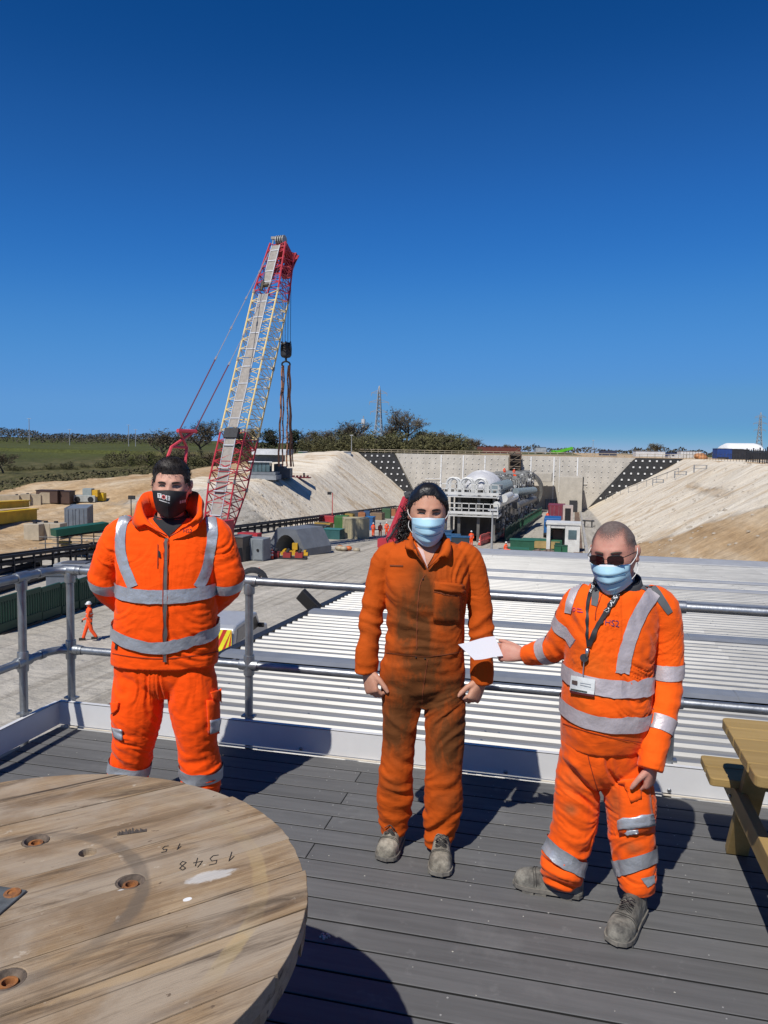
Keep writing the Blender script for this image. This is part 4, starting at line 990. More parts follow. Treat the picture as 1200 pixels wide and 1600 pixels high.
# ================================================================ tunnel boring machine
m_tw = M('machine_white', (.66, .66, .63), .5, 0, .15, .7); m_tg = M('machine_grey', (.17, .165, .15), .6, .1, .3, .5); m_tb = M('duct_blue_grey', (.22, .27, .29), .5, .1, .12)
f1 = hit(774, 849); TYF = f1.y; TXR = f1.x; TXL = TXR - 6.6; TZ = zf(TYF); TXC = (TXL + TXR) / 2
tb = thing('tunnel_boring_machine', 'long white and grey tunnel boring machine running to the far portal', 'tunnel borer', (TXC, TYF, TZ))
def tz(y, z): return zf(y) + z
def at_h(px, py): # height above floor at machine front
    r_ = ray(px, py); t = TYF / r_.y; return (CAM + r_ * t).z - TZ
z_lo, z_up, z_rail = at_h(740, 801), at_h(735, 771), at_h(735, 752)
b = MB()
for x in (TXL + .3, TXL + 2.0, TXR - 2.2, TXR - .3):
    for y in np.arange(TYF + .4, TYF + 22, 5.2): b.box((x, y, tz(y, z_lo / 2 + 1.4)), (.35, .35, z_lo + 2.8))
for x in (TXL + .3, TXR - .3): b.beam((x, TYF, tz(TYF, .6)), (x, TYF + 24, tz(TYF + 24, .6)), .5, .7)
b.build('gantry_leg', m_tg, tb)
for z, nm in ((z_lo, 'lower_deck'), (z_up, 'upper_deck')):
    b = MB(); b.box((TXC, TYF + 11, tz(TYF + 11, z)), (6.9, 23, .12), 0); b.box((TXC, TYF - .5, tz(TYF, z)), (7.2, .25, .32)); b.box((TXR + .2, TYF + 11, tz(TYF + 11, z)), (.2, 23, .3)); dk = b.build(nm, m_tw, tb)
    b = MB()
    for q in np.linspace(TXL - .2, TXR + .2, 9): b.box((q, TYF - .55, tz(TYF, z + .6)), (.09, .09, 1.2))
    for q in np.linspace(TYF, TYF + 20, 14): b.box((TXR + .2, q, tz(q, z + .6)), (.09, .09, 1.2))
    for zz in (.55, 1.15): b.beam((TXL - .3, TYF - .55, tz(TYF, z + zz)), (TXR + .2, TYF - .55, tz(TYF, z + zz)), .09, .1); b.beam((TXR + .2, TYF - .55, tz(TYF, z + zz)), (TXR + .2, TYF + 20, tz(TYF + 20, z + zz)), .09, .1)
    b.build('deck_rail', m_tw, dk)
# arched frames and dome cover on the top deck
b = MB()
for xo in (-2.2, -.5, 1.2):
    for y in (TYF + .4, TYF + 3.0):
        b = MB(); w_ = .72; pts = [Vector((TXC + xo - w_, y, tz(y, z_up)))] + [Vector((TXC + xo + w_ * math.cos(a), y, tz(y, z_up + 1.15 + w_ * 1.0 * math.sin(a)))) for a in np.linspace(math.pi, 0, 7)] + [Vector((TXC + xo + w_, y, tz(y, z_up)))]
        b.path(pts, .16, 5); b.build('arched_frame', m_tw, tb)
b = MB(); c = Vector((TXC + .6, TYF + 7.5, tz(TYF + 7.5, z_up + .6)))
rr = []
for k in range(7):
    a = math.pi / 2 * k / 6; rr.append([c + Vector((2.7 * math.cos(a) * math.cos(q) * (1 + .05 * math.sin(5 * q)), 4.6 * math.cos(a) * math.sin(q), 2.3 * math.sin(a) * (1 + .06 * math.sin(3 * q)))) for q in np.linspace(0, 2 * math.pi, 18, endpoint=False)])
b.rings(rr); b.build('sheet_cover', M('white_tarpaulin', (.58, .58, .59), .7, 0, .12, .5, .5, 1.5), tb, True)
def pipe(px0, py0, px1, py1, y0, y1, r_, nm, mat, rib=False):
    a = CAM + ray(px0, py0) * (y0 / ray(px0, py0).y); c = CAM + ray(px1, py1) * (y1 / ray(px1, py1).y); b = MB(); b.rod(a, c, r_, 14)
    o = b.build(nm, mat, tb, True, sharp=50)
    if rib:
        b = MB(); n = int((c - a).length / .7)
        for k in range(n + 1): q = a.lerp(c, k / max(1, n)); b.rod(q - (c - a).normalized() * .1, q + (c - a).normalized() * .1, r_ * 1.08, 14)
        b.build('duct_hoop', mat, o)
pipe(774, 763, 793, 757, TYF + 3, TYF + 14, .68, 'air_duct', m_tb, True)
pipe(787, 779, 797, 774, TYF + 1, TYF + 9, .5, 'white_pipe', m_tw)
pipe(805, 769, 834, 766, TYF + 24, TYF + 40, .55, 'grey_pipe', m_tb, True)
pipe(776, 789, 806, 776, TYF - .2, TYF + 18, .45, 'side_pipe', m_tw); pipe(806, 790, 835, 779, TYF + 15, TYF + 48, .5, 'side_pipe', m_tg)
# body of the trailing gear with plant standing on it
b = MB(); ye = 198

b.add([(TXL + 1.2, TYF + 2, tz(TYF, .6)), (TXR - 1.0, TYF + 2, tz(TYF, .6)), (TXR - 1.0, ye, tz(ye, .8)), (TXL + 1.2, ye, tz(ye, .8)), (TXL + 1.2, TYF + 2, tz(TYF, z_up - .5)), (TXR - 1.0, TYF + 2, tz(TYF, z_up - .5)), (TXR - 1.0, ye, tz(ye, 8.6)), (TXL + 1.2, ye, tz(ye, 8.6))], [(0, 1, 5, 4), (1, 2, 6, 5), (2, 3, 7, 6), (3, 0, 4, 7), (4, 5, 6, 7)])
b.build('machine_body', M('machine_dark_grey', (.05, .048, .045), .8, .0, .3, 1), tb)  # very dark grey body behind the fitted equipment
b = MB(); b2 = MB(); b3 = MB(); rg = random.Random(31)
for k in range(2600):
    y = TYF + 4 + (ye - TYF - 6) * rg.random() ** 1.3; q = rg.random(); s = rg.uniform(.25, 1.1)
    zt = lerp(z_up, 9.0, (y - TYF) / (ye - TYF))
    if q < .6: c = (TXR - .5 + rg.uniform(-.3, .8), y, tz(y, rg.uniform(.8, zt)))
    else: c = (rg.uniform(TXL + 1, TXR), y, tz(y, zt + rg.uniform(-.6, 1.3)))
    bb = rg.choices((b, b2, b3), (6, 3, 2))[0]; s *= .75
    if rg.random() < .5: bb.box(c, (s * rg.uniform(.3, 1), s * rg.uniform(.6, 2.6), s * rg.uniform(.3, 1.2)))
    else: 
        v = Vector(c); bb.rod(v, v + (Vector((rg.uniform(-.2, .2), rg.uniform(1, 5), rg.uniform(-.8, .5))) if rg.random() < .6 or q >= .6 else Vector((0, .1, -rg.uniform(.8, 2.6)))), s * .16, 5)
for bb, mt in ((b, m_tg), (b2, M('machine_mid_grey', (.33, .33, .31), .5, .2, .2, .5)), (b3, m_tw)): tag(bb.build('fitted_equipment', mt, tb), kind='stuff')
b = MB()
for k in range(26):
    y = TYF + 5 + k * 3.6; 
    if y > ye: break
    b.beam((TXR - .35, y, tz(y, .6)), (TXR - .35, y, tz(y, lerp(z_up, 8.8, k / 26))), .25, .3); b.rod((TXR - .3, y, tz(y, 1)), (TXR - .3, y + 3.6, tz(y, 5.5)), .1, 4)
b.beam((TXR + .1, TYF + 22, tz(TYF + 22, 3.6)), (TXR + .1, TYF + 60, tz(TYF + 60, 3.2)), .15, 2.6)
for k in range(16):
    y = TYF + 12 + k * 5.5
    if y < ye - 4:
        zt = lerp(z_up, 9.2, (y - TYF) / (ye - TYF)); zq = zt + rnd.uniform(.4, 1.6)
        for x in (TXL + .6, TXR - .2): b.box((x, y, tz(y, zq / 2)), (.22, .22, zq))
        b.box((TXC, y, tz(y, zq)), (6.2, .25, .25))
b.build('side_frame', MATS['machine_mid_grey'], tb)
b = MB(); sc_y = 198; cxs = TXC + .5
b.rings([[Vector((cxs + r_ * math.cos(a), y, tz(sc_y, 5.2) + r_ * math.sin(a))) for a in np.linspace(0, 2 * math.pi, 36, endpoint=False)] for r_, y in ((4.4, sc_y), (5.1, sc_y), (5.15, sc_y + 8), (4.4, sc_y + 8))], cap=False)
b.build('shield_ring', m_tg, tb, True, sharp=40)
b = MB(); b.add([(TXR - .2, TYF + 1, tz(TYF, .03)), (TXR + 2.6, TYF + 1, tz(TYF, .03)), (TXR + 2.6, 200, tz(200, .03)), (TXR - .2, 200, tz(200, .03))], [(0, 1, 2, 3)]); 
tag(b.build('machine_trench_floor', M('dark_ground', (.05, .047, .043), .8, 0, .3, 1)), kind='structure')  # flat dark strip along the right side of the machine
# ================================================================ people: building tools
def crom(pts, n=5):
    """smooth resampling of rows of numbers"""
    a = np.array(pts, float); out = []
    for i in range(len(a) - 1):
        p0, p1, p2, p3 = a[max(i - 1, 0)], a[i], a[i + 1], a[min(i + 2, len(a) - 1)]
        for k in range(n):
            t = k / n; out.append(.5 * ((2 * p1) + (p2 - p0) * t + (2 * p0 - 5 * p1 + 4 * p2 - p3) * t * t + (3 * p1 - p0 - 3 * p2 + p3) * t ** 3))
    out.append(a[-1]); return np.array(out)
def limb(mb, rows, d0, n=16, k=5, flat=1.):
    """rows: px, py, depth offset, radius px"""
    r_ = crom(rows, k); pts = [P(a, b_, d0 + c) for a, b_, c, e in r_]; rad = [e * (d0 + c) / FPX for a, b_, c, e in r_]
    mb.path(pts, rad, n); return pts, rad
def torso(mb, rows, d0, yaw=0., n=32, ex=2.4, k=4):
    """rows: py, centre px, half width px, half depth m, depth offset"""
    la = _r0 * math.cos(yaw) + _f0 * math.sin(yaw); de = -_r0 * math.sin(yaw) + _f0 * math.cos(yaw); rr = []
    for py, cx, hw, hd, dd in crom(rows, k):
        c = P(cx, py, d0 + dd); a = hw * (d0 + dd) / FPX; ring = []
        for i in range(n):
            q = 2 * math.pi * i / n; cs, sn = math.cos(q), math.sin(q)
            ring.append(c + la * (a * math.copysign(abs(cs) ** (2 / ex), cs)) + de * (hd * math.copysign(abs(sn) ** (2 / ex), sn)))
        rr.append(ring)
    mb.rings(rr); return rr
def fuse(mb, voxel, it=4, fac=.5):
    me = mb.mesh('tmp'); o = bpy.data.objects.new('tmp', me); COL.objects.link(o)
    m = o.modifiers.new('r', 'REMESH'); m.mode = 'VOXEL'; m.voxel_size = voxel; m.use_smooth_shade = True
    s = o.modifiers.new('s', 'SMOOTH'); s.factor = fac; s.iterations = it
    dg = bpy.context.evaluated_depsgraph_get(); dg.update()
    r_ = bpy.data.meshes.new_from_object(o.evaluated_get(dg)); bpy.data.objects.remove(o); bpy.data.meshes.remove(me); return r_
def wrinkle(me, zones, base=.0015, fx=5., fz=17., seed=0., sharp=2.2, fine=.0024):
    """push cloth in and out: stacked folds inside the zones (centre, radius, amplitude, slant)"""
    n = len(me.vertices); co = np.empty(n * 3, np.float32); me.vertices.foreach_get('co', co); co = co.reshape(-1, 3).copy()
    no = np.empty(n * 3, np.float32); me.vertices.foreach_get('normal', no); no = no.reshape(-1, 3)
    amp = np.full(n, base); sl = np.zeros(n); wt = np.full(n, 1e-6)
    for c, r_, a, slant in zones:
        w_ = np.exp(-(((co - np.array(c)) / r_) ** 2).sum(1)); amp += a * w_; sl += slant * w_; wt += w_
    sl /= wt
    for i in range(n):
        x, y, z = co[i]; s = sl[i]; lat = x * _r0.x + y * _r0.y
        zz = z + s * lat + .025 * noise.noise((x * 7 + seed, y * 7, z * 5))
        v = noise.noise((x * fx + seed, y * fx, zz * fz)); v2 = noise.noise((x * fx * 2 + seed, y * fx * 2 + 3, zz * fz * 2.1))
        d = amp[i] * ((1 - sharp * (v * v + .012) ** .5 * (1.15)) * .75 + .45 * v2) + fine * (noise.noise((x * 24, y * 24, z * 34 + seed)) + .8 * (.4 - abs(noise.noise((x * 13 + 7, y * 13, (zz + .4 * lat) * 26 + seed)))))
        co[i] += no[i] * d
    me.vertices.foreach_set('co', co.ravel()); me.update()
def put(me, name, mat, parent):
    """world-space mesh to a part of parent"""
    me.name = name; me.transform(ORG[parent.name].inverted()); me.materials.clear(); o = link(name, me, mat, parent); ORG[o.name] = ORG[parent.name]; shade(me); return o
def bvh_of(me): return BVHTree.FromPolygons([v.co.copy() for v in me.vertices], [tuple(p.vertices) for p in me.polygons])
def cast(bv, px, py, off, fall=None):
    r_ = ray(px, py).normalized(); h, nrm, i, d = bv.ray_cast(CAM, r_)
    if h is None:
        if fall is None: return None
        h = P(px, py, fall); q, nrm, i, d = bv.find_nearest(h); return q + nrm * off
    if nrm.dot(r_) > 0: nrm = -nrm
    return h + nrm * off
def strip(bv, pts, w_px, off=.004, n=24, across=4, fall=3.5, th=True):
    """a band laid on the cloth along a line seen in the picture; pts: px, py"""
    b = MB(); a = crom([p[:2] for p in pts], max(2, n // max(1, len(pts) - 1))); rows_ = []
    ws = w_px if hasattr(w_px, '__len__') else (w_px, w_px)
    for k in range(len(a)):
        t = a[min(k + 1, len(a) - 1)] - a[max(k - 1, 0)]; t = t / (np.hypot(*t) + 1e-9); nr = np.array([-t[1], t[0]]); wd = lerp(ws[0], ws[1], k / (len(a) - 1))
        rows_.append([cast(bv, *(a[k] + nr * wd * (q / across - .5)), off, fall) for q in range(across + 1)])
    # keep rows smooth where a ray slipped past the edge
    b.grid(rows_); return b
def ringband(bv, c, ax, up, lo, hi, rmax=.3, off=.004, n=40, m=3, tilt=None, start=0., sweep=2 * math.pi, bv_in=None):
    """band round an axis: c centre, ax unit axis, widths lo..hi along it"""
    ax = Vector(ax).normalized(); u = Vector(up); u = (u - ax * u.dot(ax)).normalized(); w_ = ax.cross(u); rows_ = []; last = [None] * (m + 1)
    src = bv_in or bv
    for i in range(n + 1):
        q = start + sweep * i / n; d = u * math.cos(q) + w_ * math.sin(q); row = []
        for k in range(m + 1):
            o = c + ax * (lerp(lo, hi, k / m) + (tilt(q) if tilt else 0)); h, nr, ix, ds = src.ray_cast(o, d, rmax)
            if h is None: h = last[k] or o + d * rmax * .5; nr = d
            if bv_in:
                q2, n2, i2, d2 = bv.find_nearest(h)
                if d2 < .05: h, nr = q2, n2
            if nr.dot(d) < 0: nr = -nr
            last[k] = h.copy(); row.append(h + nr * off)
        rows_.append(row)
    b = MB(); b.grid(rows_); return b
# ---------------------------------------------------------------- head
def G1(v, c, s): return math.exp(-((v - c) / s) ** 2)
class Head:
    def __init__(s, px, py, d, yaw, pitch, roll, sc_, rx=.078):
        s.c = P(px, py, d); s.s = sc_; s.rx = rx
        f = (-_f0 * math.cos(yaw) + _r0 * math.sin(yaw)); f = f * math.cos(pitch) - _z * math.sin(pitch); f.normalize()
        r_ = _z.cross(f); r_ = -r_ if r_.dot(_r0) < 0 else r_
        r_ = (r_ - f * r_.dot(f)).normalized(); u = f.cross(r_); u = -u if u.z < 0 else u
        s.f = f; s.r = r_ * math.cos(roll) + u * math.sin(roll); s.u = -r_ * math.sin(roll) + u * math.cos(roll)
    def W(s, x, y, z): return s.c + (s.r * x + s.f * y + s.u * z) * s.s
    def shape(s, x, y, z):
        px, py, pz = s.rx * x, (.094 if y > 0 else .102) * y, .122 * z
        px = math.copysign(abs(px / s.rx) ** .92 * s.rx, px)
        t = max(0, -pz - .005) / .11
        px *= 1 - .26 * t ** 1.5
        if y > 0: py = .094 * (abs(y) ** .86) + .014 * t
        else: py *= 1 - .5 * t
        if pz > .05: px *= 1 + .04 * G1(pz, .06, .03)
        if y > 0:
            ax = abs(px)
            ns = 0
            if -.05 < pz < .03: ns = min(1, (.03 - pz) / .055) * min(1, (pz + .05) / .012)
            py += .026 * ns * G1(px, 0, .011 + .006 * ns)
            py += .008 * G1(pz, .033, .010) * G1(ax, .026, .024) - .012 * G1(pz, .013, .011) * G1(ax, .031, .015) + .005 * G1(pz, -.012, .017) * G1(ax, .046, .016)
            py += .010 * G1(pz, -.105, .02) * G1(px, 0, .026) - .006 * G1(pz, .075, .03)
        return px, py, pz
    def mesh(s, mb, lat=40, lon=48):
        rr = []
        for k in range(lat + 1):
            a = -math.pi / 2 + math.pi * k / lat; a = max(-math.pi / 2 + .03, min(math.pi / 2 - .03, a))
            rr.append([s.W(*s.shape(math.cos(a) * math.sin(q), math.cos(a) * math.cos(q), math.sin(a))) for q in np.linspace(0, 2 * math.pi, lon, endpoint=False)])
        mb.rings(rr)
        for e in (-1, 1):                                           # ears
            for (x, y, z, a, c) in ((.002, -.002, 0, .011, .03), (.008, -.010, .010, .008, .022), (.004, .002, -.022, .009, .011)):
                cc = s.W(e * (s.rx + x), y - .002, z + .004); r2 = []
                for k in range(7):
                    t = -math.pi / 2 + math.pi * k / 6; t = max(-1.5, min(1.5, t))
                    r2.append([cc + (s.r * (e * .007 * math.cos(t) * math.cos(q)) + s.f * (a * 1.4 * math.cos(t) * math.sin(q)) + s.u * (c * math.sin(t))) * s.s for q in np.linspace(0, 2 * math.pi, 10, endpoint=False)])
                mb.rings(r2)
    def on(s, bv, x, z, off):
        """point on the face in front view coordinates"""
        o = s.W(x, .3, z); h, n, i, d = bv.ray_cast(o, -s.f)
        if h is None: h, n, i, d = bv.find_nearest(s.W(x, .05, z))
        return h + s.f * off * s.s
    def patch(s, bv, poly, off, rowsn=1):
        pts = [s.on(bv, x, z, off) for x, z in poly]; c = sum(pts, Vector()) / len(pts) + s.f * .001; b = MB(); n = len(pts)
        b.add(pts + [c], [(i, (i + 1) % n, n) for i in range(n)]); return b
    def strands(s, cover, thick, n, ln, r_, seed, lay):
        """short loose hairs standing out of the scalp shell"""
        rg = random.Random(seed); b = MB(); k = 0
        while k < n:
            z = rg.uniform(-.9, 1); q = rg.uniform(0, 2 * math.pi); c = math.sqrt(1 - z * z); d = (c * math.sin(q), c * math.cos(q), z); p = s.shape(*d)
            if cover(*p) < rg.uniform(-.12, .1): continue
            k += 1; v = Vector(p); dv = Vector(d).normalized(); v0 = v + dv * (thick(*p) * .85); g = Vector(lay(*p)) + Vector((rg.gauss(0, .3), rg.gauss(0, .3), rg.gauss(0, .3))); g = (g + dv * .35).normalized(); L = ln * rg.uniform(.5, 1.3)
            b.path([s.W(*v0), s.W(*(v0 + g * L * .5)), s.W(*(v0 + g * L - dv * L * .12))], [r_, r_, r_ * .4], 3)
        return b
    def hair(s, cover, thick, seed, lat=44, lon=64, noise_amp=.3, fx=26):
        """shell over the scalp: cover(x, y, z) > 0 where hair grows"""
        b = MB(); rr = []
        for k in range(lat + 1):
            a = -math.pi / 2 + math.pi * k / lat; a = max(-math.pi / 2 + .03, min(math.pi / 2 - .03, a)); row = []
            for q in np.linspace(0, 2 * math.pi, lon, endpoint=False):
                d = (math.cos(a) * math.sin(q), math.cos(a) * math.cos(q), math.sin(a)); p = s.shape(*d); cv = cover(*p)
                nz = noise.noise((p[0] * fx + seed, p[1] * fx, p[2] * fx)) + .5 * noise.noise((p[0] * fx * 2.6 + seed, p[1] * fx * 2.6, p[2] * fx * 2.6))
                e = thick(*p) * min(1, max(-1, cv * 3 + nz * .25)) if cv < .33 else thick(*p)
                e *= 1 + noise_amp * nz * (1 if e > 0 else 0)
                if e < 0: e = -.006
                v = Vector(p); v += Vector(d).normalized() * e; row.append(s.W(*v))
            rr.append(row)
        b.rings(rr); return b
def surgical(h, bv, root, mat, pleats=True, top=.004, bot=-.128, wx=.073, peak=.118, name='face_mask'):
    b = MB(); rows_ = []; nv = 22 if pleats else 16; nu = 24
    for j in range(nv + 1):
        v = j / nv; row = []
        for i in range(nu + 1):
            u = -1 + 2 * i / nu; z = lerp(top - .010 * abs(u) ** 1.5, bot + .030 * u * u, v); x = u * wx * (1 - .10 * v)
            y = lerp(peak + .008 * math.sin(math.pi * min(1, v * 1.25)), peak - .028, v ** 2.2) - (.062 + .012 * v) * abs(u) ** 1.9
            y -= .010 * (1 - v) ** 6 * (1 - abs(u))
            if pleats: y += .008 * (((v * 3.6) % 1.) ** 1.5) * (1 - u ** 4) * (v < .85) ; 
            y += .0025 * noise.noise((u * 3 + h.s * 9, v * 5, 1))
            o = h.W(x, .3, z); hh, n, ix, d = bv.ray_cast(o, -h.f)
            if hh is not None:
                yl = (hh - h.c).dot(h.f) / h.s
                y = max(y, yl + .004)
            row.append(h.W(x, y, z))
        rows_.append(row)
    b.grid(rows_); m = b.build(name, mat, root, True)
    so_ = m.modifiers.new('s', 'SOLIDIFY'); so_.thickness = .0012; so_.offset = 1
    return m, rows_
# ---------------------------------------------------------------- hand
def hand(mb, wrist, dr_, palm, thumb, curl=(.5, .7, .5), sc_=1., tcurl=.3, spread=.0, curls=None, tdir=(.62, .62, .35), tip=None):
    """palm and five fingers; dr_ along the hand, palm = way the palm faces, thumb = side of the thumb"""
    d = Vector(dr_).normalized(); p = Vector(palm); p = (p - d * p.dot(d)).normalized(); t = Vector(thumb); t = (t - d * t.dot(d) - p * t.dot(p)).normalized()
    rr = []
    for s, hw, ht in ((-.03, .027, .021), (.0, .028, .020), (.03, .036, .020), (.06, .041, .017), (.085, .042, .0145), (.095, .038, .011)):
        c = wrist + d * s * sc_; rr.append([c + t * (hw * sc_ * math.copysign(abs(math.cos(q)) ** .8, math.cos(q))) + p * (ht * sc_ * math.copysign(abs(math.sin(q)) ** .8, math.sin(q))) for q in np.linspace(0, 2 * math.pi, 18, endpoint=False)])
    mb.rings(rr)
    for k, (off, ln, r_) in enumerate(((.031, .070, .0094), (.0105, .078, .0097), (-.0105, .072, .0093), (-.030, .057, .0083))):
        cu = curls[k] if curls else curl
        dd = (d + t * (spread * (1.5 - k))).normalized(); q = wrist + d * (.084 - .006 * (k == 3) - .003 * (k == 0)) * sc_ + t * off * sc_; pts = [q - dd * .02 * sc_, q]; ax = dd.cross(p); ang = 0; rad = [r_, r_ * 1.04]
        for sg, a in zip((.46, .30, .24), cu):
            ang += a; e = dd * math.cos(ang) + p * math.sin(ang); m = pts[-1] + e * ln * sg * .5 * sc_; pts += [m, pts[-1] + e * ln * sg * sc_]; rad += [r_ * .93, r_ * .97]
        rad[-1] = r_ * .62
        mb.path(pts, [x * sc_ for x in rad], 12)
    tv = (d * tdir[0] + t * tdir[1] + p * tdir[2]).normalized(); q = wrist + (d * .022 + t * .026 + p * .004) * sc_
    e2 = (tv * math.cos(tcurl) + (d * .8 - t * .3 + p * .25).normalized() * math.sin(tcurl)).normalized(); a = q + tv * .042 * sc_; c = a + e2 * .032 * sc_; e3 = (e2 + (d - t * .2) * .15).normalized()
    mb.path([q - tv * .012 * sc_, q + tv * .015 * sc_, a, a.lerp(c, .5), c, c + e3 * .024 * sc_], [x * sc_ for x in (.0155, .0145, .0118, .0108, .0108, .0068)], 12)
# ---------------------------------------------------------------- boots
m_boot = M('dusty_leather', (.36, .33, .265), .85, 0, .34, 16, .9, 38, col2=(.085, .076, .062), spec=.25)
m_boot2 = M('worn_grey_leather', (.27, .255, .215), .8, 0, .3, 15, .9, 38, col2=(.05, .048, .044), spec=.3)
for _m in (m_boot, m_boot2):
    n, l, b = nodes(_m); src = b.inputs['Base Color'].links[0].from_socket; tc = n.new('ShaderNodeTexCoord'); sx_ = n.new('ShaderNodeSeparateXYZ'); l.new(tc.outputs['Object'], sx_.inputs[0])
    nz = n.new('ShaderNodeTexNoise'); nz.inputs['Scale'].default_value = 22; nz.inputs['Detail'].default_value = 6; l.new(tc.outputs['Object'], nz.inputs['Vector'])
    ad = n.new('ShaderNodeMath'); ad.operation = 'MULTIPLY_ADD'; ad.inputs[1].default_value = .12; l.new(nz.outputs[0], ad.inputs[0]); l.new(sx_.outputs[2], ad.inputs[2])
    mr = n.new('ShaderNodeMapRange'); mr.inputs[1].default_value = .145; mr.inputs[2].default_value = .215; l.new(ad.outputs[0], mr.inputs[0])
    mx = n.new('ShaderNodeMix'); mx.data_type = 'RGBA'; l.new(mr.outputs[0], mx.inputs[0]); l.new(src, mx.inputs[6]); mx.inputs[7].default_value = (.035, .033, .03, 1); l.new(mx.outputs[2], b.inputs['Base Color'])
m_sole = M('dusty_rubber', (.20, .185, .155), .9, 0, .3, 12, .3, 60, col2=(.07, .065, .06))
m_lace = M('boot_lace', (.06, .056, .05), .9, 0, .2, 30)
def boot(root, heel, toe, mat, ankle, top=.17, w_=1., laces=True):
    f = toe - heel; f.z = 0; L = f.length; f.normalize(); s = Vector((f.y, -f.x, 0)); z0 = .026
    prof = [(-.0, .024, .050), (.05, .036, .085), (.2, .039, .105), (.38, .040, .105), (.52, .044, .088), (.66, .049, .073), (.80, .050, .066), (.91, .043, .056), (.975, .028, .038), (1.0, .012, .02)]
    b = MB(); rr = []
    for t, hw, ht in crom(prof, 3):
        c = heel + f * (L * t); ring = []
        for q in np.linspace(0, 2 * math.pi, 20, endpoint=False):
            cs, sn = math.cos(q), math.sin(q); ring.append(c + s * (hw * w_ * math.copysign(abs(cs) ** .75, cs)) + Vector((0, 0, z0 + ht * (max(0, sn) ** .8 if sn > 0 else -.08))))
        rr.append(ring)
    b.rings(rr)
    a0 = heel + f * (L * .22) + Vector((0, 0, .05)); a1 = Vector((ankle.x, ankle.y, top)); a1 = a0.lerp(a1, .9); a1.z = top
    b.path([a0, a0.lerp(a1, .5), a1], [.046, .047, .050], 16)
    me = fuse(b, .006, 4); bt = put(me, 'boot', mat, root); b = MB()
    for t, dz in ((.70, .0015), (.735, .0015)):
        hw = float(np.interp(t, [p[0] for p in prof], [p[1] for p in prof])) * w_; ht = float(np.interp(t, [p[0] for p in prof], [p[2] for p in prof]))
        b.path([heel + f * (L * (t - .05 * abs(math.cos(q)))) + s * ((hw + .001) * math.copysign(abs(math.cos(q)) ** .75, math.cos(q))) + Vector((0, 0, z0 + (ht + dz) * max(0, math.sin(q)) ** .8)) for q in np.linspace(.15, math.pi - .15, 14)], .0016, 5)
    b.build('toe_seam', m_lace, bt, True)
    b = MB(); n = 26; out = []
    for k in range(n):
        q = 2 * math.pi * k / n; t = .5 - .5 * math.cos(q); hw = float(np.interp(t, [p[0] for p in prof], [p[1] for p in prof])) * w_ + .005
        if t < .02: hw = .018
        if t > .98: hw = .014
        out.append(heel + f * (L * (t * 1.03 - .012)) + s * (hw * (1 if q < math.pi else -1)))
    b.prism([p + Vector((0, 0, .012)) for p in out], (0, 0, .020)); sole = b.build('sole', m_sole, bt, bevel=.003)
    b = MB()
    for k in range(11):
        t = (k + .5) / 11
        if .36 < t < .46 or k % 2 or t > .9 or t < .08: continue
        hw = float(np.interp(t, [p[0] for p in prof], [p[1] for p in prof])) * w_ + .004; b.box(heel + f * (L * t) + Vector((0, 0, .0065)), (L * .16, 2 * hw - .004, .013), math.atan2(f.y, f.x))
    b.build('tread', m_sole, bt)
    if laces:
        b = MB()
        for k in range(4):
            t = .62 - .06 * k; zt = z0 + float(np.interp(t, [p[0] for p in prof], [p[2] for p in prof])) + .002 + .014 * max(0, k - 2); c = heel + f * (L * t + .006 + .012 * k); 
            for sg in (-1, 1): b.path([c + s * (.026 * sg) + Vector((0, 0, zt - .014)), c + s * (.010 * sg) + Vector((0, 0, zt)), c + f * -.018 - s * (.012 * sg) + Vector((0, 0, zt + .007)), c - f * .024 - s * (.026 * sg) + Vector((0, 0, zt - .006))], .0023, 5)
        b.build('lace', m_lace, bt, True)
    return bt
def cloth(name, col, dirt=None, rough=.85, bscale=420):
    m = M(name, col, rough, 0, .06, 6, .12, bscale, spec=.15)
    n, l, b = nodes(m); tc = n.new('ShaderNodeTexCoord'); n2 = n.new('ShaderNodeTexNoise'); n2.inputs['Scale'].default_value = 26; n2.inputs['Detail'].default_value = 5; n2.inputs['Distortion'].default_value = .8; n2.inputs['Roughness'].default_value = .5
    mp = n.new('ShaderNodeMapping'); mp.inputs['Scale'].default_value = (.7, .7, 1.25); l.new(tc.outputs['Object'], mp.inputs[0]); l.new(mp.outputs[0], n2.inputs['Vector'])
    old = b.inputs['Normal'].links[0].from_socket; bp = n.new('ShaderNodeBump'); bp.inputs['Strength'].default_value = .32; bp.inputs['Distance'].default_value = .010; l.new(n2.outputs[0], bp.inputs['Height']); l.new(old, bp.inputs['Normal']); l.new(bp.outputs[0], b.inputs['Normal'])
    b.inputs['Sheen Weight'].default_value = .12; b.inputs['Sheen Roughness'].default_value = .4
    return m
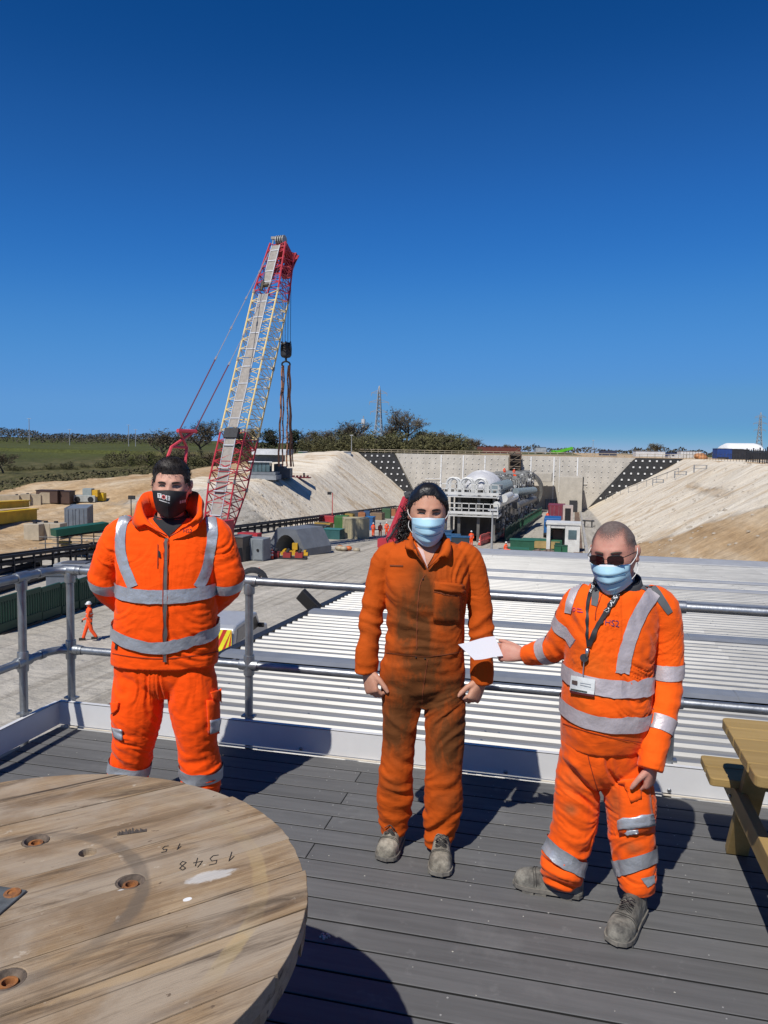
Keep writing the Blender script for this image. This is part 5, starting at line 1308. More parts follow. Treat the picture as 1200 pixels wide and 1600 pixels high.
def stain(m, spots, col, nscale=9, thr=(.35, .75)):
    """blotches with their own place in the person's own coordinates: (x, y, z, rx, ry, rz, amount)"""
    n, l, b = nodes(m); src = b.inputs['Base Color'].links[0].from_socket; tc = n.new('ShaderNodeTexCoord'); acc = None
    nz = n.new('ShaderNodeTexNoise'); nz.inputs['Scale'].default_value = nscale; nz.inputs['Detail'].default_value = 9; nz.inputs['Roughness'].default_value = .68; nz.inputs['Distortion'].default_value = .6
    mpg = n.new('ShaderNodeMapping'); mpg.inputs['Scale'].default_value = (1, 1, .45); l.new(tc.outputs['Object'], mpg.inputs[0]); l.new(mpg.outputs[0], nz.inputs['Vector'])
    for (x, y, z, rx, ry, rz, am) in spots:
        a = n.new('ShaderNodeVectorMath'); a.operation = 'SUBTRACT'; a.inputs[1].default_value = (x, y, z); l.new(tc.outputs['Object'], a.inputs[0])
        d = n.new('ShaderNodeVectorMath'); d.operation = 'DIVIDE'; d.inputs[1].default_value = (rx, ry, rz); l.new(a.outputs[0], d.inputs[0])
        e = n.new('ShaderNodeVectorMath'); e.operation = 'LENGTH'; l.new(d.outputs[0], e.inputs[0])
        g = n.new('ShaderNodeMapRange'); g.interpolation_type = 'SMOOTHSTEP'; g.inputs[1].default_value = 1.0; g.inputs[2].default_value = 0.; g.inputs[4].default_value = am; l.new(e.outputs['Value'], g.inputs[0])
        if acc is None: acc = g.outputs[0]
        else:
            q = n.new('ShaderNodeMath'); q.operation = 'MAXIMUM'; l.new(acc, q.inputs[0]); l.new(g.outputs[0], q.inputs[1]); acc = q.outputs[0]
    q = n.new('ShaderNodeMath'); q.operation = 'MULTIPLY_ADD'; q.inputs[1].default_value = 2.8; q.inputs[2].default_value = -1.4; l.new(nz.outputs[0], q.inputs[0])
    q2 = n.new('ShaderNodeMath'); q2.operation = 'MULTIPLY_ADD'; l.new(q.outputs[0], q2.inputs[0]); l.new(acc, q2.inputs[1]); l.new(acc, q2.inputs[2])
    mr = n.new('ShaderNodeMapRange'); l.new(q2.outputs[0], mr.inputs[0]); mr.inputs[1].default_value = .04; mr.inputs[2].default_value = .80
    mx = n.new('ShaderNodeMix'); mx.data_type = 'RGBA'; l.new(mr.outputs[0], mx.inputs[0]); l.new(src, mx.inputs[6]); mx.inputs[7].default_value = (*col, 1); l.new(mx.outputs[2], b.inputs['Base Color'])
def skin(name, col, col2):
    m = M(name, col, .6, 0, .1, 22, .45, 210, col2=col2, spec=.35); n, l, b = nodes(m)
    b.inputs['Subsurface Weight'].default_value = .05; b.inputs['Subsurface Radius'].default_value = (.012, .004, .002); return m
m_tape = M('reflective_tape', (.50, .52, .55), .42, .5, .14, 7, .5, 22)
m_tapew = M('pale_reflective_tape', (.56, .50, .51), .48, .25, .14, 8, .45, 26)
m_eye = M('eye_white', (.55, .5, .47), .3); m_iris = M('eye_dark', (.02, .014, .01), .3)
def eyes(h, bv, root, squint=.0032, brow=(.03, .018, .012), bz=.029, bt=.0042):
    for e in (-1, 1):
        poly = [(e * .031 + .0145 * math.cos(q), .0125 + squint * math.sin(q) * (1 if math.sin(q) > 0 else .8)) for q in np.linspace(0, 2 * math.pi, 14, endpoint=False)]
        o = h.patch(bv, poly, .0006).build('eye', m_eye, root)
        h.patch(bv, [(e * .031 + .0052 * math.cos(q), .0128 + min(.0052, squint) * math.sin(q)) for q in np.linspace(0, 2 * math.pi, 10, endpoint=False)], .0018).build('iris', m_iris, o)
        b = MB(); b.path([h.on(bv, e * (.031 + .017 * t), .0125 + squint * (1.1 - 1.1 * t * t), .0016) for t in np.linspace(-1, 1, 7)], [.0008 * h.s, .0017 * h.s, .0021 * h.s, .0022 * h.s, .0021 * h.s, .0017 * h.s, .0008 * h.s], 5); b.build('eyelashes', m_iris, o)
        b = MB(); rr_ = [];
        b.path([h.on(bv, e * (.013 + .036 * t), bz + .0045 * math.sin(t * 2.3) - .003 * t, .0005) for t in np.linspace(0, 1, 8)], [h.s * bt * x for x in (.5, .95, 1.05, 1.05, .95, .8, .6, .3)], 6); b.build('eyebrow', M('brow_hair_%d' % int(1000 * brow[0]), brow, .9), root)
# ================================================================ site plant and people in the pit
AXD = Vector((0, 1, 0))
def gp(px, py):
    p = hit(px, py)
    if p.y > 217 and py > 780: r_ = ray(px, py); p = CAM + r_ * (217 / r_.y)
    p.z = zn(p.x, p.y) if p.x < -41 or p.x > 4.5 else H(p.x, p.y); return p
def mpp(p): return depth(p) / FPX                                    # metres per picture pixel there
m_paint = {}
def paint(name, col, rough=.55): return M(name, col, rough, 0, .14, 1.2, .1, 12)
def container(label, p, L, W_, Hh, rz, col, name='shipping_container', doors=True, rib=.28):
    t = thing(name, label, 'container', p, rz); m = paint('container_' + name + '_%d' % int(col[0] * 1000 + col[1] * 7000), col); om = ORG[t.name]; w2 = lambda v: om @ Vector(v)
    b = MB(); 
    def bx(c, s): b.box(om @ Vector(c), s, rz)
    bx((0, 0, Hh / 2), (L - .12, W_ - .12, Hh - .1)); b.build('body', m, t); b = MB()
    for x in (-1, 1):
        for y in (-1, 1): bx((x * (L / 2 - .07), y * (W_ / 2 - .07), Hh / 2), (.14, .14, Hh))
    for z in (.08, Hh - .08):
        for y in (-1, 1): bx((0, y * (W_ / 2 - .06), z), (L - .28, .11, .15))
        for x in (-1, 1): bx((x * (L / 2 - .06), 0, z), (.11, W_ - .28, .15))
    b.build('corner_frame', m, t); b = MB(); n = int((L - .4) / rib)
    for k in range(n):
        for y in (-1, 1): bx((-L / 2 + .3 + (k + .5) * (L - .6) / n, y * (W_ / 2 - .055), Hh / 2), (rib * .5, .05, Hh - .34))
    tag(b.build('wall_rib', m, t), kind='stuff')
    if doors:
        for s in (-1, 1):
            b = MB(); bx((-L / 2 + .03, s * W_ / 4, Hh / 2), (.06, W_ / 2 - .17, Hh - .3)); d_ = b.build('door', m, t); b = MB()
            for q in (.14, .34): bx((-L / 2 - .03, s * W_ * q, Hh / 2), (.05, .05, Hh - .25))
            b.build('lock_bar', m_galv, d_)
    return t
def at(px, py, up): return gp(px, py) + Vector((0, 0, up))
def boxed(name, label, cat, p, sz, rz, col, extra=None, group=None):
    t = thing(name, label, cat, p, rz, group); om = ORG[t.name]; b = MB(); b.box(om @ Vector((0, 0, sz[2] / 2)), sz, rz); b.build('body', paint(name + '_%d' % int(col[0] * 997 + col[1] * 7919 + col[2] * 101), col), t, bevel=min(sz) * .04)
    if extra: extra(t, om, rz)
    return t
RA = math.pi / 2
# --- shipping containers and boxes
p = gp(104, 826); k = mpp(p); container('grey shipping container standing in front of the sandy haul road', p + Vector((0, 2.4, 0)), 6.06, 2.44, 2.6, R(-62) + RA * 2, (.17, .20, .235))
p = gp(551, 842); container('tan shipping container beside the men in the pit', p + Vector((0, 1.4, 0)), 3.2, 2.4, 2.55, R(200), (.46, .40, .25), 'site_container')
p = gp(578, 828); boxed('blue_skip', 'blue steel skip behind the tan container', 'skip', p, (1.2, 1.6, 1.9), 0, (.02, .10, .27), lambda t, om, rz: [MB().box(om @ Vector((0, 0, 1.93)), (1.3, 1.7, .1), rz).build('rim', paint('skip_rim', (.03, .16, .38)), t), MB().box(om @ Vector((0, -.82, 1)), (.12, .1, 1.6), rz).build('lifting_rib', paint('skip_rim', (.03, .16, .38)), t)])
def lid(z, s, col, nm='lid'): return lambda t, om, rz: MB().box(om @ Vector((0, 0, z + .04)), (s[0] * 1.06, s[1] * 1.06, .08), rz).build(nm, paint('lid_%d' % int(col[0] * 1000 + col[1] * 100), col), t)
def gbox(t, om, rz, s):
    for x in (-1, 1): MB().box(om @ Vector((x * s[0] * .25, -s[1] / 2 - .02, s[2] / 2)), (s[0] * .44, .05, s[2] * .86), rz).build('door', paint('cabinet_door', (.21, .235, .255)), t)
    MB().rod(om @ Vector((s[0] * .25, -s[1] / 2 - .06, s[2] * .5)), om @ Vector((s[0] * .25, -s[1] / 2 - .12, s[2] * .5)), .12, 10).build('dial', m_black, t)
p = gp(398, 876); boxed('grey_cabinet', 'grey steel cabinet with a black dial right of the brown box', 'cabinet', p + Vector((0, .6, 0)), (1.9, 1.6, 2.0), R(-4), (.20, .225, .245), lambda t, om, rz: gbox(t, om, rz, (1.9, 1.6, 2.0)))
p = gp(372, 877); boxed('brown_box', 'dark brown steel box touching the grey cabinet', 'steel box', p + Vector((0, .6, 0)), (1.3, 1.8, 2.15), R(-4), (.075, .06, .052), lid(2.15, (1.3, 1.8), (.16, .17, .18)))
p = gp(390, 843); boxed('red_tank', 'low red tank behind the grey cabinet', 'tank', p, (2.6, 1.2, .8), R(-4), (.42, .02, .03), lid(.8, (1.2, .7), (.3, .03, .04)))
# --- arch culvert
p = gp(447, 866); k = mpp(p); t = thing('arch_form', 'dark grey steel arch form open towards the camera', 'arch form', p, R(-20)); om = ORG[t.name]
b = MB(); rr = []
for y in (0, 4.2):
    o_ = [(-2.3, 0), (-2.3, .7), (-1.2, 2.5), (1.2, 2.5), (2.3, .7), (2.3, 0)]; i_ = [(1.45 * math.cos(a), 1.9 * math.sin(a)) for a in np.linspace(0, math.pi, 12)]
    rr.append([om @ Vector((x, y, z)) for x, z in o_ + i_])
b.rings(rr, cap=False)
n_ = 18
for y0 in (0, 1):
    r_ = rr[y0]; b.add(r_, [(0, 1, 17), (1, 2, 17), (17, 2, 16), (16, 2, 15), (15, 2, 14), (14, 2, 13), (13, 2, 12), (12, 2, 3), (12, 3, 11), (11, 3, 10), (10, 3, 9), (9, 3, 8), (8, 3, 7), (7, 3, 6), (6, 3, 4), (6, 4, 5)])
b.build('shell', paint('form_grey', (.15, .165, .185)), t)
b = MB(); 
for x in (-2.0, 2.0): b.box(om @ Vector((x, -.25, .15)), (.9, .5, .3), R(-20))
b.build('base_plate', m_dark, t)
p = gp(394, 913); t = thing('rubber_culvert', 'dark ribbed half pipe on the ground behind the top rail', 'pipe section', p, R(20)); om = ORG[t.name]; b = MB()
b.rings([[om @ Vector((1.0 * math.cos(a), y, .95 * math.sin(a))) for a in np.linspace(0, math.pi, 14)] + [om @ Vector((.85 * math.cos(a), y, .8 * math.sin(a))) for a in np.linspace(math.pi, 0, 14)] for y in (0, 1.6)]); b.build('shell', m_dark, t)
b = MB(); [b.path([om @ Vector((1.03 * math.cos(a), y, .98 * math.sin(a))) for a in np.linspace(0, math.pi, 12)], .05, 5) for y in (.1, .5, .9, 1.3)]; b.build('rib', m_dark, t)
# --- cones
def cone_parts(t, om, s=1.):
    b = MB(); b.box(om @ Vector((0, 0, .03)), (.42 * s, .42 * s, .06)); b.build('base', m_black, t)
    b = MB(); b.rod(om @ Vector((0, 0, .06)), om @ Vector((0, 0, 1.0 * s)), .16 * s, 10, .03); c_ = b.build('body', paint('cone_orange', (.85, .09, .02)), t)
    for z0, z1 in ((.35, .52), (.66, .78)): MB().rod(om @ Vector((0, 0, z0 * s)), om @ Vector((0, 0, z1 * s)), (.168 - .135 * z0) * s, 10, (.168 - .135 * z1) * s).build('sleeve', paint('cone_white', (.75, .75, .74)), c_)
for q, (px, py, lab) in enumerate(((425, 874, 'traffic cone standing beside the dark arch form'), (405, 908, 'traffic cone just above the top rail near the half pipe'), (749, 852, 'traffic cone by the worker in front of the boring machine'), (757, 848, 'second traffic cone beside the lamp post by the boring machine'), (577, 915, 'traffic cone at the elbow of the man in overalls'))):
    p = gp(px, py); t = thing('traffic_cone', lab, 'cone', p, 0, 'traffic cones'); cone_parts(t, ORG[t.name])
# --- jacks, yellow frames, posts, bags, skips
for px, py, rz, lab in ((449, 873, .2, 'red and black jacking frame lying on the ground before the arch form'),):
    p = gp(px, py); t = thing('jacking_frame', lab, 'jack', p, rz); om = ORG[t.name]
    for x in (-1.1, 0, 1.1): MB().box(om @ Vector((x, 0, .3)), (.7, .9, .6), rz).build('jack_body', paint('jack_red', (.30, .03, .03)), t); MB().rod(om @ Vector((x, -.2, .6)), om @ Vector((x + .2, -.2, .95)), .14, 8).build('jack_ram', m_dark, t)
    MB().box(om @ Vector((0, 0, .08)), (3.6, 1.1, .16), rz).build('skid', m_dark, t)
for px, py, lab in ((461, 868, 'yellow steel frame lying left of the yellow posts'), (489, 862, 'yellow steel frame lying right of the yellow posts')):
    p = gp(px, py); t = thing('lifting_cradle', lab, 'steel frame', p, .2); om = ORG[t.name]; my = paint('plant_yellow', (.62, .36, .02))
    b = MB(); [b.box(om @ Vector((0, y, .25)), (2.6, .2, .3), .2) for y in (-.5, .5)]; b.build('beam', my, t); b = MB(); [b.box(om @ Vector((x, 0, .48)), (.2, 1.2, .2), .2) for x in (-1, 0, 1)]; b.build('cross_member', my, t); MB().box(om @ Vector((0, 0, .9)), (.5, .5, .6), .2).build('upstand', my, t)
for px, py, lab in ((466, 862, 'left one of two upright yellow posts'), (474, 862, 'right one of two upright yellow posts')):
    p = gp(px, py); t = thing('yellow_post', lab, 'post', p); MB().rod(p, p + Vector((0, 0, 1.75)), .16, 8).build('tube', paint('plant_yellow', (.62, .36, .02)), t); MB().box(p + Vector((0, 0, .05)), (.6, .6, .1)).build('foot', m_dark, t)
def lumpy(name, label, cat, p, n, spread, r_, cols, group=None):
    t = thing(name, label, cat, p); rg = random.Random(int(p.x * 100) & 4095)
    for i in range(n):
        c = p + Vector((rg.gauss(0, spread[0]), rg.gauss(0, spread[1]), r_ * rg.uniform(.3, .9))); b = MB(); rr = []; q0 = rg.random() * 9
        for kk in range(7):
            a = -1.5 + 3.0 * kk / 6; rr.append([c + Vector((r_ * rg.uniform(1.0, 1.15) * math.cos(a) * math.cos(q), r_ * 1.0 * math.cos(a) * math.sin(q), r_ * .7 * math.sin(a))) for q in np.linspace(0, 2 * math.pi, 10, endpoint=False)])
        b.rings(rr); b.build('sack', paint('sack_%d' % int(cols[i % len(cols)][0] * 1000), cols[i % len(cols)]), t, True)
    return t
lumpy('sack_heap', 'heap of orange and pale sacks on the ground behind the yellow posts', 'sacks', gp(500, 858), 18, (1.9, .6), .36, ((.62, .14, .03), (.42, .36, .26), (.36, .30, .2), (.5, .22, .08)))
p = gp(521, 842); boxed('teal_skip', 'teal steel skip left of the tan container', 'skip', p, (2.3, 1.6, 1.2), -.1, (.03, .11, .11), lid(1.2, (2.3, 1.6), (.05, .2, .19), 'rim'))
p = gp(534, 828); boxed('green_generator', 'green generator tucked behind the tan container', 'generator', p, (1.9, 2.0, 2.0), .1, (.04, .13, .03), lid(2.0, (1.7, 1.8), (.04, .16, .03), 'hood'))
p = gp(506, 826); boxed('yellow_skid', 'yellow plant skid by the long conveyor', 'skid', p, (2.6, 1.2, .9), -.14, (.36, .23, .04), lid(.9, (1.3, .9), (.12, .1, .06), 'engine_cover'))
p = gp(512, 818); boxed('red_pump', 'small red pump set at the foot of the light mast', 'pump', p, (2.4, 1.4, 1.3), 0, (.42, .03, .04), lid(1.3, (1.6, 1.), (.2, .03, .03), 'cover'))
p = gp(519, 817); t = thing('lighting_mast', 'thin red lighting mast standing before the chalk slope', 'lighting mast', p); zt = P(519, 770, depth(p)).z; MB().rod(p, (p.x, p.y, zt), .1, 6, .07).build('pole', paint('mast_red', (.55, .10, .09)), t); MB().box((p.x - .55, p.y, zt - .1), (.6, .3, .45)).build('lamp_head', m_black, t); MB().beam((p.x - .8, p.y, zt), (p.x + .1, p.y, zt), .08, .08).build('cross_arm', m_black, t)
rg = random.Random(17); cs = [((.34, .13, .05), 'orange'), ((.05, .11, .05), 'green'), ((.06, .06, .065), 'black'), ((.34, .24, .06), 'yellow'), ((.22, .15, .09), 'brown'), ((.04, .09, .19), 'blue'), ((.35, .35, .34), 'grey')]
for i, (px, py, w_, h_, ci) in enumerate(((556, 813, 1.8, 1.6, 2), (566, 817, 1.2, 1.8, 0), (573, 817, 1.0, 2.0, 5), (590, 812, 2.2, 1.3, 4), (604, 810, 1.6, 1.9, 1), (613, 806, 1.6, 1.4, 0), (622, 803, 1.4, 1.2, 4), (547, 813, 1.8, 1.2, 3), (479, 834, 3.0, .6, 4), (494, 828, 3.6, .7, 2))):
    p = gp(px, py); boxed('plant_crate', '%s plant crate %s' % (cs[ci][1], ('behind the tan container', 'between container and blue skip', 'above the blue skip', 'behind the three walking workers', 'right of the workers by the conveyor', 'far along the conveyor', 'farthest along the conveyor', 'over the tan container', 'lying beside the conveyor near the crane', 'lying beside the conveyor behind the arch form')[i]), 'crate', p, (w_, 1.8, h_), rg.uniform(-.2, .2), cs[ci][0], lid(h_, (w_ * .7, 1.2), tuple(x * .6 for x in cs[ci][0])))
ORD = ('at the near end of', 'second from the near end of', 'third from the near end of', 'fourth from the near end of', 'fifth from the near end of', 'just before the middle of', 'just past the middle of', 'fifth from the far end of', 'fourth from the far end of', 'third from the far end of', 'second from the far end of', 'at the far end of')
# --- plastic barriers
def barrier_proto(name, label, cat, p, rz, col, L=2.1, Hh=1.2, slots=7, group=None, foot=True):
    t = thing(name, label, cat, p, rz, group); om = ORG[t.name]; m = paint(name + '_plastic_%d' % int(1000 * col[0]), col); b = MB()
    b.box(om @ Vector((0, 0, .30)), (L - .04, .16, .42), rz); b.build('panel', m, t); MB().box(om @ Vector((0, 0, Hh - .12)), (L - .04, .12, .24), rz).build('top_rail', m, t)
    b = MB(); n = slots + 1
    for k in range(n): b.box(om @ Vector((-L / 2 + .06 + k * (L - .12) / (n - 1), 0, (Hh + .27) / 2)), (.09, .10, Hh - .72), rz)
    tag(b.build('bars', m, t), kind='stuff')
    if foot: MB().box(om @ Vector((0, 0, .06)), (L - .4, .42, .09), rz).build('foot', m_black, t)
    return t
q0, q1 = gp(-6, 993), gp(172, 938); n = 6; dv = (q1 - q0) / n; rz = math.atan2(dv.y, dv.x); L = dv.length
places = ['at the left picture edge', 'left of the first rail post', 'just right of the first rail post', 'in the middle of the row', 'left of the second rail post', 'nearest the walking worker']
b0 = barrier_proto('green_barrier', 'dark green slotted barrier ' + places[0], 'barrier', q0 + dv * .5, rz, (.005, .055, .03), L * .98, 1.75, 8, 'green barriers along the haul road')
for k in range(1, n): p = q0 + dv * (k + .5); p.z = H(p.x, p.y); dup(b0, p, rz + rnd.uniform(-.03, .03), 'dark green slotted barrier ' + places[k], 'green barriers along the haul road')
q0, q1 = gp(786, 853), gp(868, 800)
def run(q0, q1, n, label_f, **kw):
    dv = (q1 - q0) / n; rz = math.atan2(dv.y, dv.x); first = None
    for k in range(n):
        p = q0 + dv * (k + .5); p.z = H(p.x, p.y)
        if first is None: first = barrier_proto(kw['name'], label_f(k), 'barrier', p, rz, kw['col'], dv.length * .97, kw.get('Hh', 1.2), kw.get('slots', 5), kw.get('group'))
        else: dup(first, p, rz, label_f(k), kw.get('group'))
run(gp(789, 847), gp(846, 806), 12, lambda k: 'green barrier %s the row beside the boring machine' % ORD[k], name='mesh_barrier', col=(.02, .09, .05), Hh=1.9, slots=5, group='green barriers beside the boring machine')
run(gp(750, 853), gp(787, 840), 6, lambda k: 'red and white barrier %s the row before the boring machine' % ORD[k * 2], name='red_white_barrier', col=(.55, .10, .09), Hh=1.3, slots=4, group='red barriers before the boring machine')
run(gp(476, 852), gp(506, 840), 4, lambda k: 'green barrier %s the short row behind the yellow posts' % ORD[k * 3], name='site_barrier', col=(.005, .07, .035), Hh=1.5, slots=5, group='green barriers behind the yellow posts')
# --- long conveyor at the toe of the left slope
ca, cb = gp(-60, 906), gp(622, 799); t = thing('pipe_conveyor', 'long low black conveyor running along the foot of the chalk slope', 'conveyor', ca); n = 60
b = MB()
for off, z in ((-.5, 1.25), (.5, 1.25), (-.5, .75), (.5, .75)): b.beam(ca + Vector((off, 0, z)), cb + Vector((off, 0, z)), .16, .22)
b.build('side_rail', m_dark, t); b = MB()
for k in range(n):
    c = ca.lerp(cb, k / n); c.z = H(c.x, c.y); b.box(c + Vector((0, 0, .6)), (1.3, .14, .14))
    for s in (-.55, .55): b.box(c + Vector((s, 0, .6)), (.14, .14, 1.25))
tag(b.build('trestle', m_dark, t), kind='stuff'); b = MB(); b.beam(ca + Vector((0, 0, 1.15)), cb + Vector((0, 0, 1.15)), .8, .05); b.build('belt', M('belt_grey', (.16, .15, .14), .9), t)
for i, (px0, py0, px1, py1, r_) in enumerate(((-20, 932, 78, 902, .32), (-20, 918, 70, 895, .25), (-30, 905, 60, 884, .22))):
    a, c = gp(px0, py0), gp(px1, py1); t = thing('steel_pipe', '%s dark steel pipe lying beyond the left rail' % ('nearest', 'middle', 'farthest')[i], 'pipe', a); MB().rod(a + Vector((0, 0, r_)), c + Vector((0, 0, r_)), r_, 10).build('tube', m_dark, t); MB().rod(c + Vector((0, 0, r_)) - (c - a).normalized() * .1, c + Vector((0, 0, r_)) + (c - a).normalized() * .04, r_ * 1.25, 10).build('flange', m_dark, t)
p = gp(97, 925); boxed('grey_hopper', 'grey steel hopper behind the second rail post', 'hopper', p, (1.5, 1.3, 1.1), .3, (.14, .16, .19), lid(1.1, (1.5, 1.3), (.08, .09, .1), 'rim'))
p = gp(120, 906); boxed('grey_chute', 'pale grey steel chute beside the hopper', 'chute', p, (2.6, 1.6, 1.2), .2, (.25, .27, .30), lid(1.2, (1.6, 1.0), (.1, .1, .11), 'cover'))
# --- trestle tower and green conveyor head
p = gp(118, 872); kk = mpp(p); t = thing('scaffold_trestle', 'scaffold trestle tower below the dark green conveyor head', 'scaffold', p); b = MB(); hh = 2.3
for x in np.linspace(-3, 3, 6):
    for y in (0, 1.8): b.rod(p + Vector((x, y, 0)), p + Vector((x, y, hh * rnd.uniform(.75, 1.05))), .05, 5)
b.build('standard', M('scaffold_steel', (.14, .135, .13), .6, .3), t); b = MB()
for z in (.6, 1.15, 1.7):
    for y in (0, 1.8): b.rod(p + Vector((-3.6, y, z)), p + Vector((3.4, y, z + .1)), .045, 5)
b.build('ledger', MATS['scaffold_steel'], t); b = MB(); b.box(p + Vector((0, .9, 1.0)), (3.4, 1.2, .14)); b.box(p + Vector((-1.3, .4, 1.3)), (1.0, .5, .2)); b.build('deck_board', paint('yellow_board', (.36, .25, .06)), t)
MB().box(p + Vector((-.3, .9, .45)), (4.4, 1.3, .35)).build('concrete_pad', paint('pad_grey', (.38, .37, .35)), t)
a, c = at(84, 872, 2.2), at(166, 868, 2.75); t = thing('conveyor_head', 'dark green conveyor head resting on the scaffold trestle', 'conveyor', a); MB().beam(a, c, 1.3, .6).build('trough', paint('conveyor_green', (.012, .085, .05)), t); b = MB(); [b.rod(a.lerp(c, q) + Vector((0, -.7, -.42)), a.lerp(c, q) + Vector((0, .7, -.42)), .14, 8) for q in (.25, .45, .6, .75, .9)]; b.build('roller', m_dark, t)
for i, (px, py) in enumerate(((55, 838), (72, 838), (88, 840))):
    p = gp(px, py); boxed('concrete_block', '%s pale concrete block in front of the grey container' % ('left', 'middle', 'right')[i], 'concrete block', p, (1.7, 1.4, 1.7), .1, (.44, .38, .28), lambda t, om, rz: MB().box(om @ Vector((0, 0, 1.8)), (.3, .3, .2), rz).build('lifting_eye', m_dark, t))
# --- yellow beams, wedges, small plant on the haul road
for i, (px0, py0, px1, py1, hgt, up) in enumerate(((-30, 824, 52, 815, 1.5, 0), (-30, 820, 40, 812, .9, 1.6))):
    a, c = at(px0, py0, up + hgt / 2), at(px1, py1, up + hgt / 2); t = thing('lifting_beam', ('long yellow lifting beam lying at the left picture edge', 'shorter yellow beam stacked on the long yellow beam')[i], 'lifting beam', a); my = paint('beam_yellow', (.66, .42, .015)); MB().beam(a, c, 1.0, hgt * .8).build('web', my, t); MB().beam(a + Vector((0, 0, hgt * .44)), c + Vector((0, 0, hgt * .44)), 1.5, .14).build('flange', my, t)
    b = MB(); [b.beam(a.lerp(c, q) - Vector((0, .55, hgt * .4)), a.lerp(c, q) + Vector((0, -.55, hgt * .3)), .3, .12) for q in np.linspace(.05, .95, 14)]; b.build('stiffener', paint('beam_dark', (.16, .09, .02)), t)
wl3 = ('leftmost', 'second', 'third', 'rightmost')
for i, px in enumerate((14, 31, 48, 63)):
    p = gp(px, 790); t = thing('concrete_wedge', '%s concrete wedge block in the row before the grass bank' % wl3[i], 'concrete wedge', p, R(30), 'concrete wedge blocks'); om = ORG[t.name]
    b = MB(); b.prism([om @ Vector(v) for v in ((-1.4, -.9, 0), (1.4, -.9, 0), (1.4, -.9, 1.5), (.2 if i % 2 else -1.2, -.9, 1.5))], om.to_3x3() @ Vector((0, 1.8, 0))); b.build('block', paint('wedge_concrete', (.46, .38, .26)), t); MB().box(om @ Vector((1.0, 0, 1.55)), (.3, .3, .15), R(30)).build('lifting_eye', m_dark, t)
for px, w_, lab in ((78, 3.0, 'left rusty brown skip at the end of the wedge row'), (99, 2.6, 'right rusty brown skip at the end of the wedge row')):
    p = gp(px, 790); boxed('rusty_skip', lab, 'skip', p, (w_, 1.8, 1.7), .2, (.075, .042, .03), lid(1.7, (w_, 1.8), (.05, .03, .022), 'rim'))
p = gp(134, 788); t = boxed('site_dumper', 'small pale site vehicle parked at the foot of the bank', 'dumper', p, (3.0, 1.5, .9), .3, (.38, .40, .38), lambda t, om, rz: (MB().box(om @ Vector((.4, 0, 1.3)), (1.2, 1.4, 1.1), rz).build('cab', paint('cab_grey', (.30, .36, .36)), t), MB().box(om @ Vector((1.4, 0, 1.2)), (.8, 1.2, .9), rz).build('bucket', paint('plant_yellow', (.62, .36, .02)), t), [MB().rod(om @ Vector((x, -.8, .35)), om @ Vector((x, .8, .35)), .4, 10).build('wheel', m_black, t) for x in (-.9, .9)]))
p = gp(156, 785); boxed('yellow_tank', 'small yellow fuel tank right of the parked site vehicle', 'tank', p, (1.5, 1.1, 1.1), .2, (.68, .44, .01), lid(1.1, (.9, .7), (.5, .3, .01), 'cap'))
p = gp(205, 806); t = thing('road_light', 'small dark floodlight post above the left shoulder', 'floodlight', p); MB().rod(p, p + Vector((0, 0, 2.4)), .07, 5).build('pole', m_dark, t); MB().box(p + Vector((.1, 0, 2.6)), (.9, .3, .5), .2).build('lamp_head', m_dark, t)
# --- platform building and stacked steel on the left bench
p = hit(404, 751); dB = depth(p) + 3.6; dS = depth(hit(436, 749)) + 4.6; dF = depth(hit(465, 748.5)) - 1.2
def pf(px, py, d=None): return P(px, py, d or dB)
t = thing('site_office', 'pale flat roofed glazed site building on the bench left of the slings', 'site building', pf(405, 750)); mw = paint('office_white', (.66, .67, .68)); mg = M('office_glass', (.10, .16, .18), .15, 0, .2, 1)
def slabp(px0, py0, px1, py1, dep, d=None): 
    a, c = pf(px0, py0, d), pf(px1, py1, d); b = MB(); b.box(((a.x + c.x) / 2, (a.y + c.y) / 2 + dep / 2, (a.z + c.z) / 2), ((c - a).dot(_r0), dep, abs(a.z - c.z)), YAW); return b
slabp(384, 701, 439, 711, 9, dB - .5).build('roof', mw, t); slabp(390, 711, 430, 722, 7, dB + .5).build('upper_wall', paint('office_dark', (.09, .095, .10)), t)
for k in range(5): slabp(388 + k * 6.2, 722, 393.2 + k * 6.2, 737, 3, dB).build('window', mg, t)
slabp(384, 720.5, 421, 722.5, 4, dB - .3).build('frame', mw, t); slabp(384, 737, 424, 742, 6, dB - .2).build('plinth', paint('plinth_grey', (.20, .215, .23)), t); slabp(380, 742, 424, 750, 7, dB - 1).build('base', paint('base_grey', (.27, .29, .31)), t)
t = thing('steel_stack', 'stack of dark grey steel segments under the hanging slings', 'steel stack', pf(436, 748, dS)); 
for q in ((424, 725, 432, 748), (432, 729, 440, 748), (440, 732, 449, 747)): slabp(*q, 4, dS - 2).build('segment', paint('segment_grey', (.10, .11, .13)), t)
t = thing('steel_grillage', 'low dark red steel frame lying right of the steel stack', 'steel frame', pf(465, 748)); slabp(440, 745, 483, 747.4, 2, dF + 2).build('beam', paint('frame_maroon', (.14, .02, .025)), t)
for k in range(6): slabp(450 + k * 5.5, 743, 452.4 + k * 5.5, 745.2, 1.5, dF + 2).build('bracket', paint('frame_maroon', (.14, .02, .025)), t)
slabp(473, 739, 475.4, 745.1, .6, dF + 2.6).build('upright', m_dark, t)
